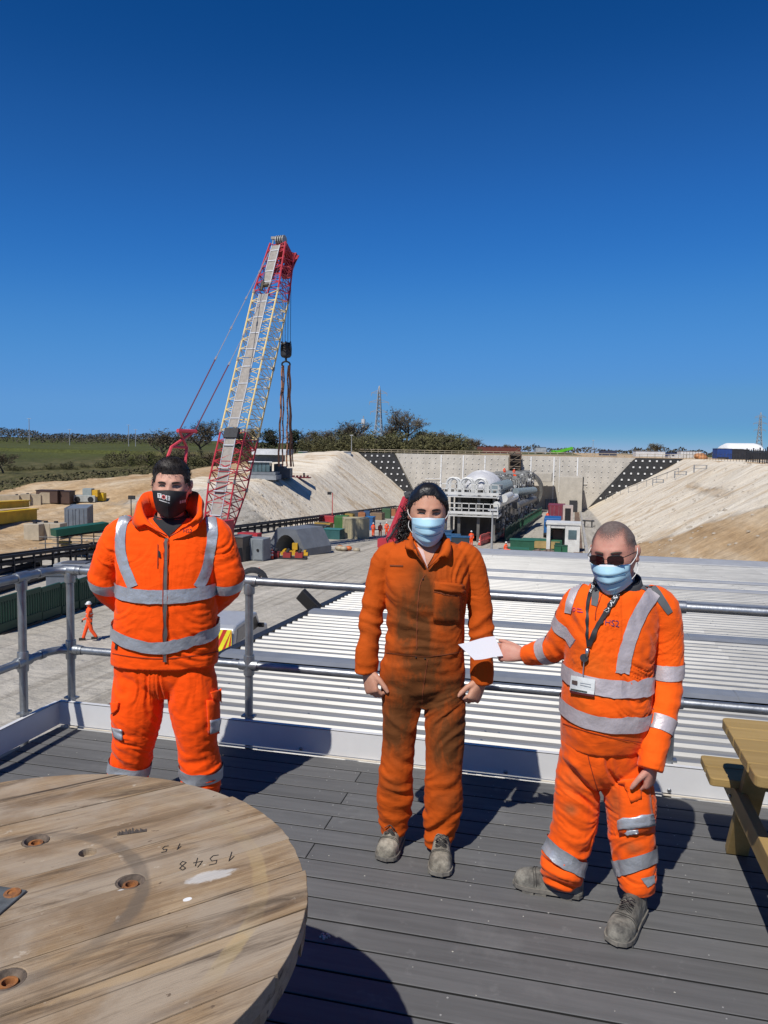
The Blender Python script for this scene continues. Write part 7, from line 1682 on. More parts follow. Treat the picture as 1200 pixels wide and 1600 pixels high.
strip(bvJ, [(184, 1001), (182, 1014)], 3.5, .006, 4, 1, dA).build('pocket_pull_tab', m_blk, pA)
strip(bvJ, [(334, 975), (331, 1000)], 1.6, .004, 6, 1, dA).build('side_pocket_zip', m_seam, pA)
strip(bvJ, [(176, 1021), (215, 1027), (256, 1029), (300, 1025), (340, 1018)], 1.3, .003, 40, 1, dA).build('hem_seam', m_seam, pA)
# shirt in the open neck, collar
b = MB(); rows_ = []
for k in range(9):
    t = k / 8; y = lerp(811, 837, t); xa, xb_ = lerp(238, 263, t ** 1.25), lerp(292, 264.5, t ** 1.15); rows_.append([cast(bvJ, lerp(xa, xb_, q / 8), y + 3 * math.sin(math.pi * q / 8), .006, dA - .05) for q in range(9)])
b.grid(rows_); b.build('shirt', M('black_tee', (.018, .019, .022), .9, 0, .1, 20), pA, True)
b = MB(); c = P(267, 813, dA + .02); rr = []
for z, r_, dz in ((0, 1.12, 0), (.02, 1.06, 0), (.034, 1.0, 0)):
    rr.append([c + _r0 * (.083 * r_ * math.sin(q)) + _f0 * (-.083 * r_ * math.cos(q) + .01) + Vector((0, 0, z - .020 * math.cos(q) + .004)) for q in np.linspace(0, 2 * math.pi, 30, endpoint=False)])
b.rings(rr, cap=False); b.build('shirt_neckband', MATS['black_tee'], pA, True)
b = MB(); rows_ = []
key = [(261, 838, -.135, 226, 819, -.13, 214, 824, -.120), (246, 828, -.128, 216, 806, -.10, 207, 816, -.095), (231, 818, -.085, 217, 786, -.06, 211, 800, -.055), (226, 812, -.02, 222, 773, .0, 216, 784, .0), (240, 810, .085, 236, 768, .10, 230, 778, .115), (268, 810, .12, 268, 766, .135, 268, 776, .155), (296, 810, .085, 302, 768, .10, 308, 778, .115), (309, 812, -.02, 312, 774, 0, 318, 785, 0), (304, 818, -.09, 313, 788, -.07, 317, 799, -.055), (284, 828, -.125, 312, 805, -.115, 316, 811, -.105), (266, 838, -.135, 296, 819, -.13, 300, 824, -.118)]
for r_ in crom(key, 4): rows_.append([P(*r_[0:2], dA + r_[2]), P(*(r_[0:2] * .5 + r_[3:5] * .5), dA + (r_[2] + r_[5]) / 2 - .01), P(*r_[3:5], dA + r_[5]), P(*r_[6:8], dA + r_[8])])
b.grid(rows_); col = b.build('collar', MATS['hi_vis_orange'], pA, True); s_ = col.modifiers.new('s', 'SOLIDIFY'); s_.thickness = .006; s_.offset = 0
b = MB(); b.path([r_[3] for r_ in rows_[:10]], .0028, 5); b.path([r_[3] for r_ in rows_[-10:]], .0028, 5); b.build('collar_edge', m_zip, col, True)
# trouser tape, pockets
for nm, c, ax, lo, hi in (('l', (203, 1196, .035), (200, 1226, .05), -.03, .03), ('r', (314, 1203, .025), (313, 1228, .04), -.032, .03), ('r2', (312, 1240, .035), (312, 1255, .04), -.02, .02), ('l2', (200, 1232, .05), (199, 1250, .05), -.02, .02)):
    a, e = P(*c[:2], dA + c[2]), P(*ax[:2], dA + ax[2]); ringband(bvTr, a, (a - e), -_f0, lo, hi, .16, .008, 34, 3, lambda q: .012 * math.cos(q)).build('reflective_band', m_tape, pA, True)
def quad(bv, corners, off, d0, n=6):
    (ax, ay), (bx, by), (cx, cy), (dx, dy) = corners; rows_ = []
    for j in range(n + 1):
        v = j / n; rows_.append([cast(bv, lerp(lerp(ax, bx, i / n), lerp(dx, cx, i / n), v), lerp(lerp(ay, by, i / n), lerp(dy, cy, i / n), v), off, d0) for i in range(n + 1)])
    b = MB(); b.grid(rows_); return b
for q, nm, mt, of in (([(327, 1125), (343, 1122), (340, 1142), (327, 1146)], 'reflective_patch', m_tape, .012), ([(176, 1136), (192, 1140), (192, 1157), (180, 1152)], 'reflective_patch', m_tape, .009), ([(326, 1082), (344, 1076), (345, 1098), (330, 1092)], 'pocket_flap', MATS['hi_vis_orange_trousers'], .014), ([(322, 1094), (343, 1092), (344, 1146), (325, 1148)], 'cargo_pocket', MATS['hi_vis_orange_trousers'], .008), ([(175, 1098), (188, 1096), (186, 1108), (177, 1116)], 'pocket_flap', MATS['hi_vis_orange_trousers'], .012)):
    o = quad(bvTr, q, of, dA).build(nm, mt, pA, True); s_ = o.modifiers.new('s', 'SOLIDIFY'); s_.thickness = .005; s_.offset = -1
# boots (behind the drum)
for (hx, hy), (tx, ty), an in (((204, 1262), (192, 1292), (201, 1250, .05)), ((312, 1264), (322, 1294), (313, 1252, .04))): boot(pA, G(hx, hy), G(tx, ty), m_boot, P(an[0], an[1], dA + an[2]))
# face
eyes(hA, bvA, pA, .0030, (.022, .014, .010), .0285, .0042)
mk_, rw = surgical(hA, bvA, pA, M('black_mask_cloth', (.010, .010, .012), .75, 0, .2, 30), False, .000, -.128, .074, .126)
bvm = BVHTree.FromPolygons([p for r_ in rw for p in r_], [(j * 25 + i, j * 25 + i + 1, (j + 1) * 25 + i + 1, (j + 1) * 25 + i) for j in range(16) for i in range(24)])
b = MB(); b.path([r_[12] + hA.f * .0012 for r_ in rw], .0016, 5); b.build('mask_seam', M('mask_stitch', (.03, .03, .033), .8), mk_)
for e, i in ((-1, 0), (1, 24)):
    b = MB(); ear = hA.W(e * (hA.rx + .006), -.012, .026); ear2 = hA.W(e * (hA.rx + .004), -.012, -.018); b.path([rw[1][i], rw[1][i].lerp(ear, .5) + hA.r * e * .004, ear], .0014, 5); b.path([rw[13][i], rw[13][i].lerp(ear2, .5) + hA.r * e * .003, ear2], .0014, 5); b.build('ear_loop', m_blk, mk_)
def decal(bv, vs, fs, c, ux, uy, off, d0):
    b = MB(); b.add([cast(bv, c[0] + v.x * ux[0] + v.y * uy[0], c[1] + v.x * ux[1] + v.y * uy[1], off, d0) for v in vs], fs); return b
m_prw = M('white_print', (.75, .74, .72), .7); m_prk = M('black_print', (.02, .02, .02), .7); m_prr = M('red_print', (.55, .03, .03), .7)
for k, cx in ((0, 249.5), (2, 262.5)):
    cy = 774.5 + k * 1.9; quad(bvm, [(cx - 3.0, cy - 3.6 - .6), (cx + 3.0, cy - 3.6 + .6), (cx + 2.8, cy + 3.6 + .6), (cx - 2.8, cy + 3.6 - .6)], .002, dA, 3).build('letter_tile', m_prw, mk_)
    vs, fs = text_mesh('T', 6.2); decal(bvm, vs, fs, (cx, cy), (1, .2), (0, -1), .0035, dA).build('letter', m_prk, mk_)
b = MB(); rows_ = [[cast(bvm, 256 + r_ * math.cos(q), 776.6 + r_ * math.sin(q) + .2 * r_ * math.cos(q), .002, dA) for r_ in (1.7, 3.1)] for q in np.linspace(0, 2 * math.pi, 17)]; b.grid(rows_); b.build('letter_ring', m_prr, mk_)
b = MB(); rows_ = [[cast(bvm, 256 + r_ * math.cos(q), 776.6 + r_ * math.sin(q) + .2 * r_ * math.cos(q), .002, dA) for r_ in (3.1, 3.7)] for q in np.linspace(0, 2 * math.pi, 17)]; b.grid(rows_); b.build('letter_ring', m_prw, mk_)
strip(bvm, [(249, 781), (257, 783.6), (265, 786)], 1.2, .002, 8, 1, dA).build('print_line', m_prw, mk_)
for k in range(4): quad(bvm, [(280.5 + k * 3.5, 782.5 - k * .9), (283 + k * 3.5, 781.8 - k * .9), (283 + k * 3.5, 786 - k * .9), (280.5 + k * 3.5, 786.8 - k * .9)], .002, dA, 2).build('print_block', M('grey_print', (.38, .38, .38), .7), mk_)
vs, fs = text_mesh('HS2', 8.5); decal(bvJ, vs, fs, (293, 830), (1, .02), (0, -1), .003, dA).build('chest_lettering', M('navy_print', (.05, .02, .03), .8), pA)
# hair
m_hA = M('dark_brown_hair', (.022, .015, .011), .6, 0, .35, 60, .6, 140)
def covA(x, y, z):
    line = .064 - .5 * max(0, abs(x) - .045)               # forehead line
    if y > .02: return (z - line) * 14 if abs(x) < .062 else (z - (.012 + .3 * (y - .02))) * 9
    if y > -.03: return (z - .004) * 14
    return (z + .055) * 14
hA.hair(covA, lambda x, y, z: .0045 + .0125 * sm(.03, .095, z), 3.).build('hair', m_hA, pA, True)
hA.strands(covA, lambda x, y, z: .0045 + .0125 * sm(.03, .095, z), 2200, .016, .0007, 3, lambda x, y, z: (x * 3, .8, .5) if z > .05 else (0, -.4, -.8)).build('hair_strands', m_hA, pA, True)
# ================================================================ man in stained overalls
dM = 3.62
rootM = G(652, 1328); rootM.z = 0
hM = Head(668.5, 802, dM - .02, R(-1), R(5), R(0), 1.10, .076)
b = MB(); hM.mesh(b); limb(b, [(668, 830, .03, 21), (667, 855, .03, 22), (666, 890, .03, 28)], dM)
inner(b, [(666, 880, .02, 30), (665, 940, .02, 38), (662, 1040, .02, 40), (660, 1075, .02, 36)], dM)
inner(b, [(612, 880, .02, 12), (583, 960, .02, 11), (576, 1020, -.01, 10), (574, 1046, -.02, 9)], dM); inner(b, [(726, 880, .02, 12), (752, 965, .02, 11), (752, 1030, -.02, 10), (752, 1062, -.03, 9)], dM)
inner(b, [(632, 1080, .02, 22), (622, 1200, .0, 16), (616, 1300, .03, 12)], dM); inner(b, [(692, 1080, .02, 22), (694, 1200, -.02, 16), (684, 1310, -.02, 12)], dM)
wM1, wM2 = P(575, 1047, dM - .02), P(752, 1062, dM - .03)
hand(b, wM1, P(583, 1090, dM - .06) - wM1, (_f0 * .6 + _r0 * .8), (_r0 * .7 - _f0 * .7), (.75, .95, .6), 1.16, .45, tdir=(.75, .5, .3))
hand(b, wM2, P(738, 1096, dM - .06) - wM2, (_f0 * .7 - _r0 * .7), (-_r0 * .8 - _f0 * .6), (.9, 1.1, .7), 1.14, .5, tdir=(.75, .55, .25))
me = fuse(b, .0042, 3); bvM = bvh_of(me)
pM = bpy.data.objects.new('person', me); COL.objects.link(pM); pM.location = rootM; ORG[pM.name] = Matrix.Translation(rootM); me.transform(ORG[pM.name].inverted()); shade(me)
me.materials.append(skin('tanned_skin', (.50, .265, .175), (.44, .205, .13))); tag(pM, 'dark haired man in stained dull orange overalls and pale blue mask', 'person', 'three men standing on the deck')
LM = lambda px, py, dd: tuple(P(px, py, dM + dd) - rootM)
b = MB(); tM = [(842, 668, 28, .075, .04), (848, 668, 42, .095, .03), (857, 667, 58, .11, .025), (872, 667, 66, .125, .015), (915, 667, 65, .135, 0), (965, 665, 61, .132, 0), (1015, 663, 62, .130, 0), (1050, 660, 68, .132, .01), (1075, 660, 62, .115, .01), (1100, 660, 40, .075, .01)]
torso(b, tM, dM)
limb(b, [(622, 862, .02, 18), (602, 874, .02, 20), (590, 915, .02, 19), (581, 960, .01, 18), (575, 1005, -.01, 17), (572, 1035, -.02, 18), (572, 1049, -.02, 18)], dM)
limb(b, [(714, 862, .02, 18), (734, 874, .02, 20), (745, 915, .02, 19.5), (751, 960, .01, 19), (752, 1010, -.02, 18), (753, 1050, -.03, 18.5), (753, 1066, -.03, 18)], dM)
limb(b, [(634, 1045, .01, 33), (629, 1080, .0, 34), (627, 1112, .0, 30), (623, 1160, -.01, 26), (618, 1212, -.01, 27), (617, 1250, .01, 27), (616, 1280, .02, 23), (615, 1302, .02, 20)], dM, 20)
limb(b, [(687, 1045, .01, 34), (692, 1080, .0, 35), (695, 1112, -.01, 33), (695, 1160, -.03, 31), (693, 1212, -.04, 29), (693, 1253, -.03, 30), (687, 1295, -.02, 24), (684, 1321, -.02, 20)], dM, 20)
me = fuse(b, .006, 4)
Z = lambda px, py, dd, r_, a, sl=0.: (P(px, py, dM + dd), r_, a, sl)
wrinkle(me, [Z(578, 975, 0, .11, .012, .4), Z(752, 985, 0, .11, .013, -.4), Z(575, 1030, 0, .08, .010), Z(617, 1262, 0, .13, .020, .35), Z(690, 1280, 0, .13, .020, -.35), Z(692, 1232, -.1, .07, .014, -.4), Z(620, 1205, -.1, .09, .013, .6), Z(662, 1095, -.1, .1, .011, 0), Z(660, 1022, -.1, .14, .007, 0), Z(720, 905, -.1, .08, .010, -1.6), Z(612, 920, -.05, .07, .010, 1.5), Z(655, 960, -.1, .14, .006, .5), Z(625, 1140, -.1, .1, .008, .8), Z(700, 1140, -.1, .1, .009, -.8)], .003, 4.5, 15, 13.)
bvC = bvh_of(me); m_cov = cloth('stained_overall_orange', (.50, .080, .006))
S = lambda px, py, dd, rx, ry, rz, a: (*LM(px, py, dd), rx, ry, rz, a)
stain(m_cov, [S(645, 965, -.12, .20, .22, .28, .85), S(638, 985, -.12, .12, .2, .17, 1.15), S(664, 1000, -.1, .07, .2, .30, 1.1), S(664, 1030, -.1, .28, .3, .22, .95), S(660, 1080, -.1, .32, .3, .24, 1.0), S(622, 1130, -.08, .16, .3, .30, .95), S(702, 1150, -.08, .17, .3, .32, 1.05), S(708, 1080, -.1, .15, .3, .18, .95), S(662, 925, -.12, .10, .2, .30, 1.0), S(705, 955, -.1, .14, .2, .18, .8), S(612, 1230, -.08, .10, .2, .10, .5), S(700, 1245, -.08, .12, .2, .10, .55), S(588, 1000, 0, .1, .2, .2, .35), S(752, 1010, 0, .1, .2, .2, .3), S(664, 890, -.1, .2, .2, .12, .3)], (.115, .038, .010), 10); nodes(m_cov)[2].inputs['Sheen Weight'].default_value = .02
cv = put(me, 'overalls', m_cov, pM)
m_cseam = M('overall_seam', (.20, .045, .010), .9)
for q in ([(664, 898), (656, 915), (652, 960), (651, 1015)], [(590, 1019), (620, 1021), (660, 1025), (700, 1022), (727, 1016)], [(668, 1030), (662, 1070), (659, 1100)]): strip(bvC, q, 1.3, .003, 30, 1, dM).build('seam', m_cseam, pM)
o = quad(bvC, [(678, 908), (722, 912), (720, 976), (677, 970)], .006, dM, 8).build('chest_pocket', m_cov, pM, True); s_ = o.modifiers.new('s', 'SOLIDIFY'); s_.thickness = .006; s_.offset = -1
o = quad(bvC, [(678, 910), (725, 914), (724, 928), (679, 921)], .014, dM, 6).build('pocket_flap', m_cov, pM, True); s_ = o.modifiers.new('s', 'SOLIDIFY'); s_.thickness = .006; s_.offset = -1
strip(bvC, [(678, 924), (700, 929), (719, 932)], 1.4, .008, 10, 1, dM).build('pocket_flap_shadow', m_cseam, pM)  # dark strip below the flap, drawn as the shadow the flap casts
strip(bvC, [(610, 883.5), (620, 884), (630, 884)], 2.2, .004, 8, 1, dM).build('chest_tape', m_cseam, pM)
for px, py in ((650, 1027), (664, 1029), (661, 905)): b = MB(); c = cast(bvC, px, py, .002, dM); b.dome(c, .004, .004, .004, 8, 4, True); b.build('stud', m_black, pM, True)
# vest, collar
b = MB(); rows_ = []
for k in range(9):
    t = k / 8; y = lerp(847, 884, t); xa, xb_ = lerp(650, 666, t), lerp(690, 667.5, t); rows_.append([cast(bvC, lerp(xa, xb_, q / 8), y, .005, dM - .05) for q in range(9)])
b.grid(rows_); b.build('open_neck_skin', MATS['tanned_skin'], pM, True)
b = MB(); rows_ = []
for k in range(7):
    t = k / 6; xa, xb_ = lerp(652, 667, t), lerp(661, 669, t); y = lerp(856, 886, t); rows_.append([cast(bvC, lerp(xa, xb_, q / 4), y + q * 1.0, .008, dM - .05) for q in range(5)])
b.grid(rows_); b.build('vest', M('pale_pink_vest', (.62, .44, .42), .85), pM, True)
for side, key in ((0, [(648, 838, .02, 640, 846, .03, 636, 852, .03), (645, 844, -.05, 634, 847, -.05, 634, 855, -.06), (650, 857, -.10, 635, 851, -.11, 634, 858, -.115), (656, 869, -.118, 644, 858, -.13, 641, 860, -.13), (664, 885, -.128, 655, 872, -.135, 650, 858, -.138)][::1]), (1, [(689, 838, .02, 697, 842, .03, 700, 848, .03), (692, 844, -.05, 702, 842, -.05, 704, 850, -.05), (690, 857, -.10, 703, 850, -.10, 705, 862, -.105), (684, 868, -.118, 697, 862, -.13, 702, 873, -.13), (668, 888, -.13, 684, 874, -.14, 690, 866, -.14)])):
    rows_ = []; b = MB()
    for r_ in crom(key, 4): rows_.append([P(*r_[0:2], dM + r_[2]), P(*(r_[0:2] * .5 + r_[3:5] * .5), dM + (r_[2] + r_[5]) / 2 - .012), P(*r_[3:5], dM + r_[5] - .008), P(*r_[6:8], dM + r_[8])])
    b.grid(rows_); o = b.build('collar', m_cov, pM, True); s_ = o.modifiers.new('s', 'SOLIDIFY'); s_.thickness = .005; s_.offset = 0
b = MB(); rows_ = []
for q in np.linspace(-2.2, 2.2, 18): rows_.append([P(668, y, dM + .03) + _r0 * (rx * math.sin(q)) + _f0 * (rx * math.cos(q)) for y, rx in ((850, .088), (840, .086), (832, .082), (842, .098))])
b.grid(rows_); b.build('collar_back', m_cov, pM, True)
boot(pM, G(621, 1311), G(600, 1350), m_boot, P(616, 1296, dM + .02), .19, 1.08); boot(pM, G(690, 1326), G(687, 1374), m_boot, P(685, 1312, dM - .02), .19, 1.08)
eyes(hM, bvM, pM, .0026, (.014, .010, .008), .0275, .0043)
m_blue = M('surgical_blue', (.40, .64, .76), .8, 0, .05, 8, .2, 90); m_loop = M('white_elastic', (.75, .74, .72), .8); m_mw = M('mask_white_edge', (.72, .76, .80), .8)
def mask_blue(h, bv, root, **k):
    mk_, rw = surgical(h, bv, root, m_blue, True, **k)
    n = len(rw[0]); b = MB(); b.grid([[p + h.f * .0016 for p in rw[0]], [p + h.f * .0016 for p in rw[1]]]); b.build('mask_edge', m_mw, mk_, True)
    for v in (7, 13): b = MB(); b.path([p + h.f * .003 - h.u * .003 for p in rw[v][2:-2]], .0016, 4); b.build('pleat', M('pleat_blue', (.20, .42, .58), .8), mk_)  # darker blue lines paint the shade in the creases of the pleats
    for e, i in ((-1, 0), (1, n - 1)):
        b = MB(); ear = h.W(e * (h.rx + .004), -.006, .03); ear2 = h.W(e * (h.rx + .001), -.004, -.03)
        for s_, t_ in ((rw[1][i], ear), (rw[-5][i], ear2)):
            pts = [s_.lerp(t_, q) + h.r * (e * .012 * math.sin(math.pi * q)) for q in np.linspace(0, 1, 6)]; b.path(pts, .0016, 5)
        b.build('ear_loop', m_loop, mk_)
    return mk_
mask_blue(hM, bvM, pM, top=.0, bot=-.127, wx=.070, peak=.122)
m_hM = M('black_hair', (.010, .008, .007), .45, 0, .4, 50, .7, 120)
def covM(x, y, z):
    line = .083 - .9 * max(0, abs(x) - .022)
    if y > .02: return (z - line) * 14 if abs(x) < .066 else (z - (.026 + .5 * (y - .02))) * 12
    if y > -.02: return (z + .012) * 12
    return (z + .09) * 12
hM.hair(covM, lambda x, y, z: .006 + .005 * sm(-.02, .05, z) + .004 * sm(.045, .075, abs(x)), 11., lat=60, lon=90, noise_amp=.3, fx=24).build('hair', m_hM, pM, True)
hM.strands(covM, lambda x, y, z: .004 + .004 * sm(-.02, .05, z), 3200, .026, .0009, 4, lambda x, y, z: (x * 2, -1.5, -.1 if z > .06 else -.7)).build('hair_strands', m_hM, pM, True)
b = MB(); rg = random.Random(5)
for k in range(260):                                                # loose curls and the tail over the shoulder
    if k < 260:
        t = rg.random(); s0 = P(lerp(641, 633, t) + rg.gauss(0, 4 + 3 * t), lerp(785, 838, t) + rg.gauss(0, 3), dM + .07 + rg.gauss(0, .02)); L = rg.uniform(.05, .10); dv = Vector((rg.gauss(-.05, .3), rg.gauss(0, .3), -1)).normalized(); r0_ = .0019
    else:
        a, e = rg.uniform(1.2, 5.1), rg.uniform(.0, .9); q = hM.W(.074 * math.sin(a) * math.cos(e), -.02 + .085 * math.cos(a) * math.cos(e) * (.4 if math.cos(a) > 0 else 1), .075 + .07 * math.sin(e)); s0 = q; L = rg.uniform(.02, .04); dv = (hM.r * math.sin(a) * .6 - hM.f * .8 - hM.u * .5 + Vector((rg.gauss(0, .2), rg.gauss(0, .2), rg.gauss(0, .2)))).normalized(); r0_ = .0016
    u = dv.orthogonal().normalized(); w_ = dv.cross(u); ph = rg.random() * 6; am = rg.uniform(.006, .013) if k < 260 else .004
    b.path([s0 + dv * (L * i / 8) + (u * math.cos(ph + i * 1.1) + w_ * math.sin(ph + i * 1.1)) * am for i in range(9)], r0_, 4)
b.build('hair_curls', m_hM, pM, True)
# ================================================================ man handing over the paper
dR = 3.20
rootR = G(938, 1408); rootR.z = 0
hR = Head(960, 866, dR - .03, R(-31), R(9), R(4), 1.12, .079)
b = MB(); hR.mesh(b); limb(b, [(964, 890, .03, 25), (966, 915, .03, 27), (966, 950, .02, 32)], dR)
inner(b, [(962, 945, .02, 34), (952, 1010, .02, 44), (945, 1110, .02, 44), (938, 1150, .02, 40)], dR)
inner(b, [(908, 940, .0, 14), (878, 1008, .08, 13), (845, 1020, .17, 12), (818, 1024, .25, 11)], dR); inner(b, [(1030, 945, .02, 14), (1041, 1060, .0, 13), (1026, 1150, -.10, 11), (1014, 1200, -.15, 10)], dR)
fR, fL = depth(G(990, 1440)), depth(G(900, 1402))
inner(b, [(968, 1170, .0, 26), (986, 1280, -.04, 20), (993, 1395, fR - dR + .03, 14)], dR); inner(b, [(905, 1170, .02, 26), (896, 1280, .02, 20), (884, 1380, fL - dR, 14)], dR)
wR1, wR2 = P(816, 1023, dR + .25), P(1018, 1194, dR - .14)
dirR = P(775, 1017, dR + .28) - wR1
hand(b, wR1, dirR, (_z * -.35 + _f0 * .75), (_z * .9 - _f0 * .45), (.5, .8, .5), 1.06, .35, curls=[(.45, .55, .35), (.6, .85, .5), (.75, 1.0, .6), (.85, 1.05, .6)], tdir=(.88, .42, .28))
hand(b, wR2, P(1013, 1240, dR - .12) - wR2, (-_r0 * .6 + _f0 * .6), (-_r0 * .5 - _f0 * .8), (.7, .9, .6), 1.04, .4)
me = fuse(b, .0042, 3); bvR = bvh_of(me)
pR = bpy.data.objects.new('person', me); COL.objects.link(pR); pR.location = rootR; ORG[pR.name] = Matrix.Translation(rootR); me.transform(ORG[pR.name].inverted()); shade(me)
me.materials.append(skin('ruddy_skin', (.50, .26, .19), (.45, .19, .14))); tag(pR, 'short man in sunglasses and orange top holding out a white sheet', 'person', 'three men standing on the deck')
yR = R(24)
b = MB(); tR = [(912, 966, 34, .085, .03), (918, 965, 48, .10, .02), (926, 963, 62, .115, .015), (940, 960, 72, .125, .01), (975, 956, 73, .14, 0), (1030, 951, 68, .152, -.01), (1085, 947, 67, .165, -.02), (1125, 944, 66, .165, -.015), (1160, 941, 63, .155, 0)]
torso(b, tR, dR, yR * .6); tb_ = MB(); torso(tb_, tR, dR, yR * .6); bvTR = bvh_of(tb_.mesh('t'))
limb(b, [(925, 932, .01, 24), (904, 945, .01, 27), (888, 980, .04, 25), (874, 1008, .09, 23), (850, 1018, .16, 20), (822, 1024, .235, 16)], dR)
limb(b, [(1008, 934, .02, 24), (1032, 950, .02, 28), (1041, 1000, .02, 26), (1042, 1060, .0, 24), (1033, 1120, -.06, 23), (1022, 1170, -.12, 21), (1016, 1202, -.15, 20)], dR)
me = fuse(b, .006, 4)
Z = lambda px, py, dd, r_, a, sl=0.: (P(px, py, dR + dd), r_, a, sl)
wrinkle(me, [Z(868, 1012, .1, .09, .013, 1.5), Z(1003, 1010, -.1, .09, .014, -1.3), Z(1040, 1090, 0, .12, .009, .3), Z(1018, 1185, 0, .08, .009), Z(1000, 965, -.1, .08, .008, -1.5), Z(905, 970, -.1, .08, .009, 1.3), Z(940, 1130, -.15, .13, .007, .3), Z(985, 1085, -.15, .08, .008, -.5)], .003, 4.2, 11, 23.)
bvT = bvh_of(me); m_top = cloth('hi_vis_orange_top', (.90, .112, .006))
SR_ = lambda px, py, dd, rx, ry, rz, a: (*(P(px, py, dR + dd) - rootR), rx, ry, rz, a)
stain(m_top, [SR_(915, 1040, -.15, .16, .16, .13, .42), SR_(930, 1070, -.15, .2, .16, .1, .36), SR_(905, 1110, -.15, .12, .16, .12, .32), SR_(980, 1150, -.12, .14, .16, .06, .3)], (.36, .10, .012), 9)
tp = put(me, 'hi_vis_top', m_top, pR)
b = MB(); torso(b, [(1140, 941, 58, .14, 0), (1165, 939, 62, .145, 0), (1190, 940, 60, .13, 0), (1216, 942, 42, .09, 0)], dR, yR * .5)
limb(b, [(908, 1172, .02, 32), (902, 1215, .02, 34), (901, 1255, .02, 36), (897, 1290, .02, 35), (887, 1322, .03, 33), (879, 1348, fL - dR, 34), (878, 1368, fL - dR + .02, 32)], dR, 20)
limb(b, [(962, 1172, .0, 36), (975, 1215, -.02, 40), (985, 1252, -.04, 40), (987, 1300, -.06, 36), (991, 1340, -.06, 34), (995, 1368, fR - dR + .05, 30), (994, 1388, fR - dR + .05, 28)], dR, 20)
me = fuse(b, .006, 4)
wrinkle(me, [Z(982, 1325, -.05, .09, .017, -.5), Z(992, 1375, 0, .10, .016, 0), Z(885, 1335, 0, .12, .017, .5), Z(880, 1370, 0, .08, .011, .2), Z(925, 1230, -.1, .11, .013, .9), Z(900, 1200, -.1, .10, .011, .8), Z(900, 1270, -.1, .08, .010, .6), Z(975, 1190, -.12, .09, .008, .4)], .003, 4.2, 14, 29.)
bvTr = bvh_of(me); m_rt = cloth('hi_vis_orange_worn', (.88, .105, .006))
stain(m_rt, [SR_(895, 1225, -.1, .1, .2, .12, .38), SR_(890, 1270, -.1, .06, .2, .05, .5), SR_(960, 1260, -.1, .06, .2, .14, .45), SR_(985, 1315, -.1, .08, .2, .05, .5)], (.22, .085, .03), 12)
put(me, 'trousers', m_rt, pR)
# tape on the top
fl_ = -_f0 * math.cos(yR * .6) - _r0 * math.sin(yR * .6)
cT = lambda py: P(949, py, dR)
ringband(bvT, cT(1053), _z, -_f0, -.034, .034, .3, .0075, 56, 3, lambda q: -.012 * math.sin(q) - .010 * math.cos(q), bv_in=bvTR).build('reflective_band', m_tapew, pR, True)
ringband(bvT, cT(1106), _z, -_f0, -.033, .033, .3, .0075, 56, 3, lambda q: -.012 * math.sin(q) - .008 * math.cos(q), bv_in=bvTR).build('reflective_band', m_tapew, pR, True)
strip(bvT, [(1022, 925), (1012, 938), (1000, 957), (988, 985), (977, 1020), (972, 1052)], 22, .0055, 40, 5, dR).build('reflective_brace', m_tapew, pR, True)
strip(bvT, [(921, 899), (905, 912), (893, 935), (888, 958)], 11, .0055, 24, 4, dR).build('reflective_brace', m_tapew, pR, True)
for c0, c1, lo, hi in (((1042, 1030, .02), (1042, 1075, .02), -.028, .034), ((1033, 1120, -.06), (1024, 1160, -.11), -.028, .034), ((868, 1011, .10), (845, 1019, .17), -.03, .03), ((893, 968, .03), (884, 988, .06), -.028, .028)):
    a, e = P(*c0[:2], dR + c0[2]), P(*c1[:2], dR + c1[2]); ringband(bvT, a.lerp(e, .5 if lo < -.029 else .35), (a - e), -_f0, lo, hi, .14, .004, 34, 3).build('reflective_band', m_tapew, pR, True)
m_gpan = M('grey_panel_cloth', (.105, .11, .115), .85, 0, .1, 30)
strip(bvT, [(985, 909), (1005, 913), (1022, 924), (1036, 942), (1047, 958)], (20, 9), .0035, 24, 5, dR).build('shoulder_panel', m_gpan, pR, True)
quad(bvT, [(925, 912), (938, 917), (933, 948), (924, 945)], .0035, dR, 6).build('neck_placket', m_gpan, pR, True)
strip(bvT, [(941, 928), (932, 950), (930, 968)], 1.2, .004, 12, 1, dR).build('seam', m_seam, pR)
strip(bvT, [(880, 1130), (915, 1142), (960, 1153), (1001, 1160)], 1.2, .003, 30, 1, dR).build('hem_seam', m_seam, pR)
b = MB(); rr = []; c = P(965, 915, dR + .02)
for z, r_ in ((-.012, 1.12), (.02, 1.03), (.036, .98), (.034, .90), (.0, .90)):
    rr.append([c + _r0 * (.096 * r_ * math.sin(q)) + _f0 * (-.098 * r_ * math.cos(q)) + Vector((0, 0, z - .022 * math.cos(q) + .006 * math.sin(q))) for q in np.linspace(0, 2 * math.pi, 36, endpoint=False)])
b.rings(rr, cap=False); b.build('collar', M('charcoal_collar', (.045, .047, .05), .85), pR, True)
b = MB(); rr = []
for z, r_ in ((-.03, .9), (.02, .84), (.04, .79)):
    rr.append([c + _r0 * (.096 * r_ * math.sin(q)) + _f0 * (-.098 * r_ * math.cos(q)) + Vector((0, 0, z - .018 * math.cos(q))) for q in np.linspace(0, 2 * math.pi, 36, endpoint=False)])
b.rings(rr, cap=False); b.build('undershirt_neck', m_blk, pR, True)
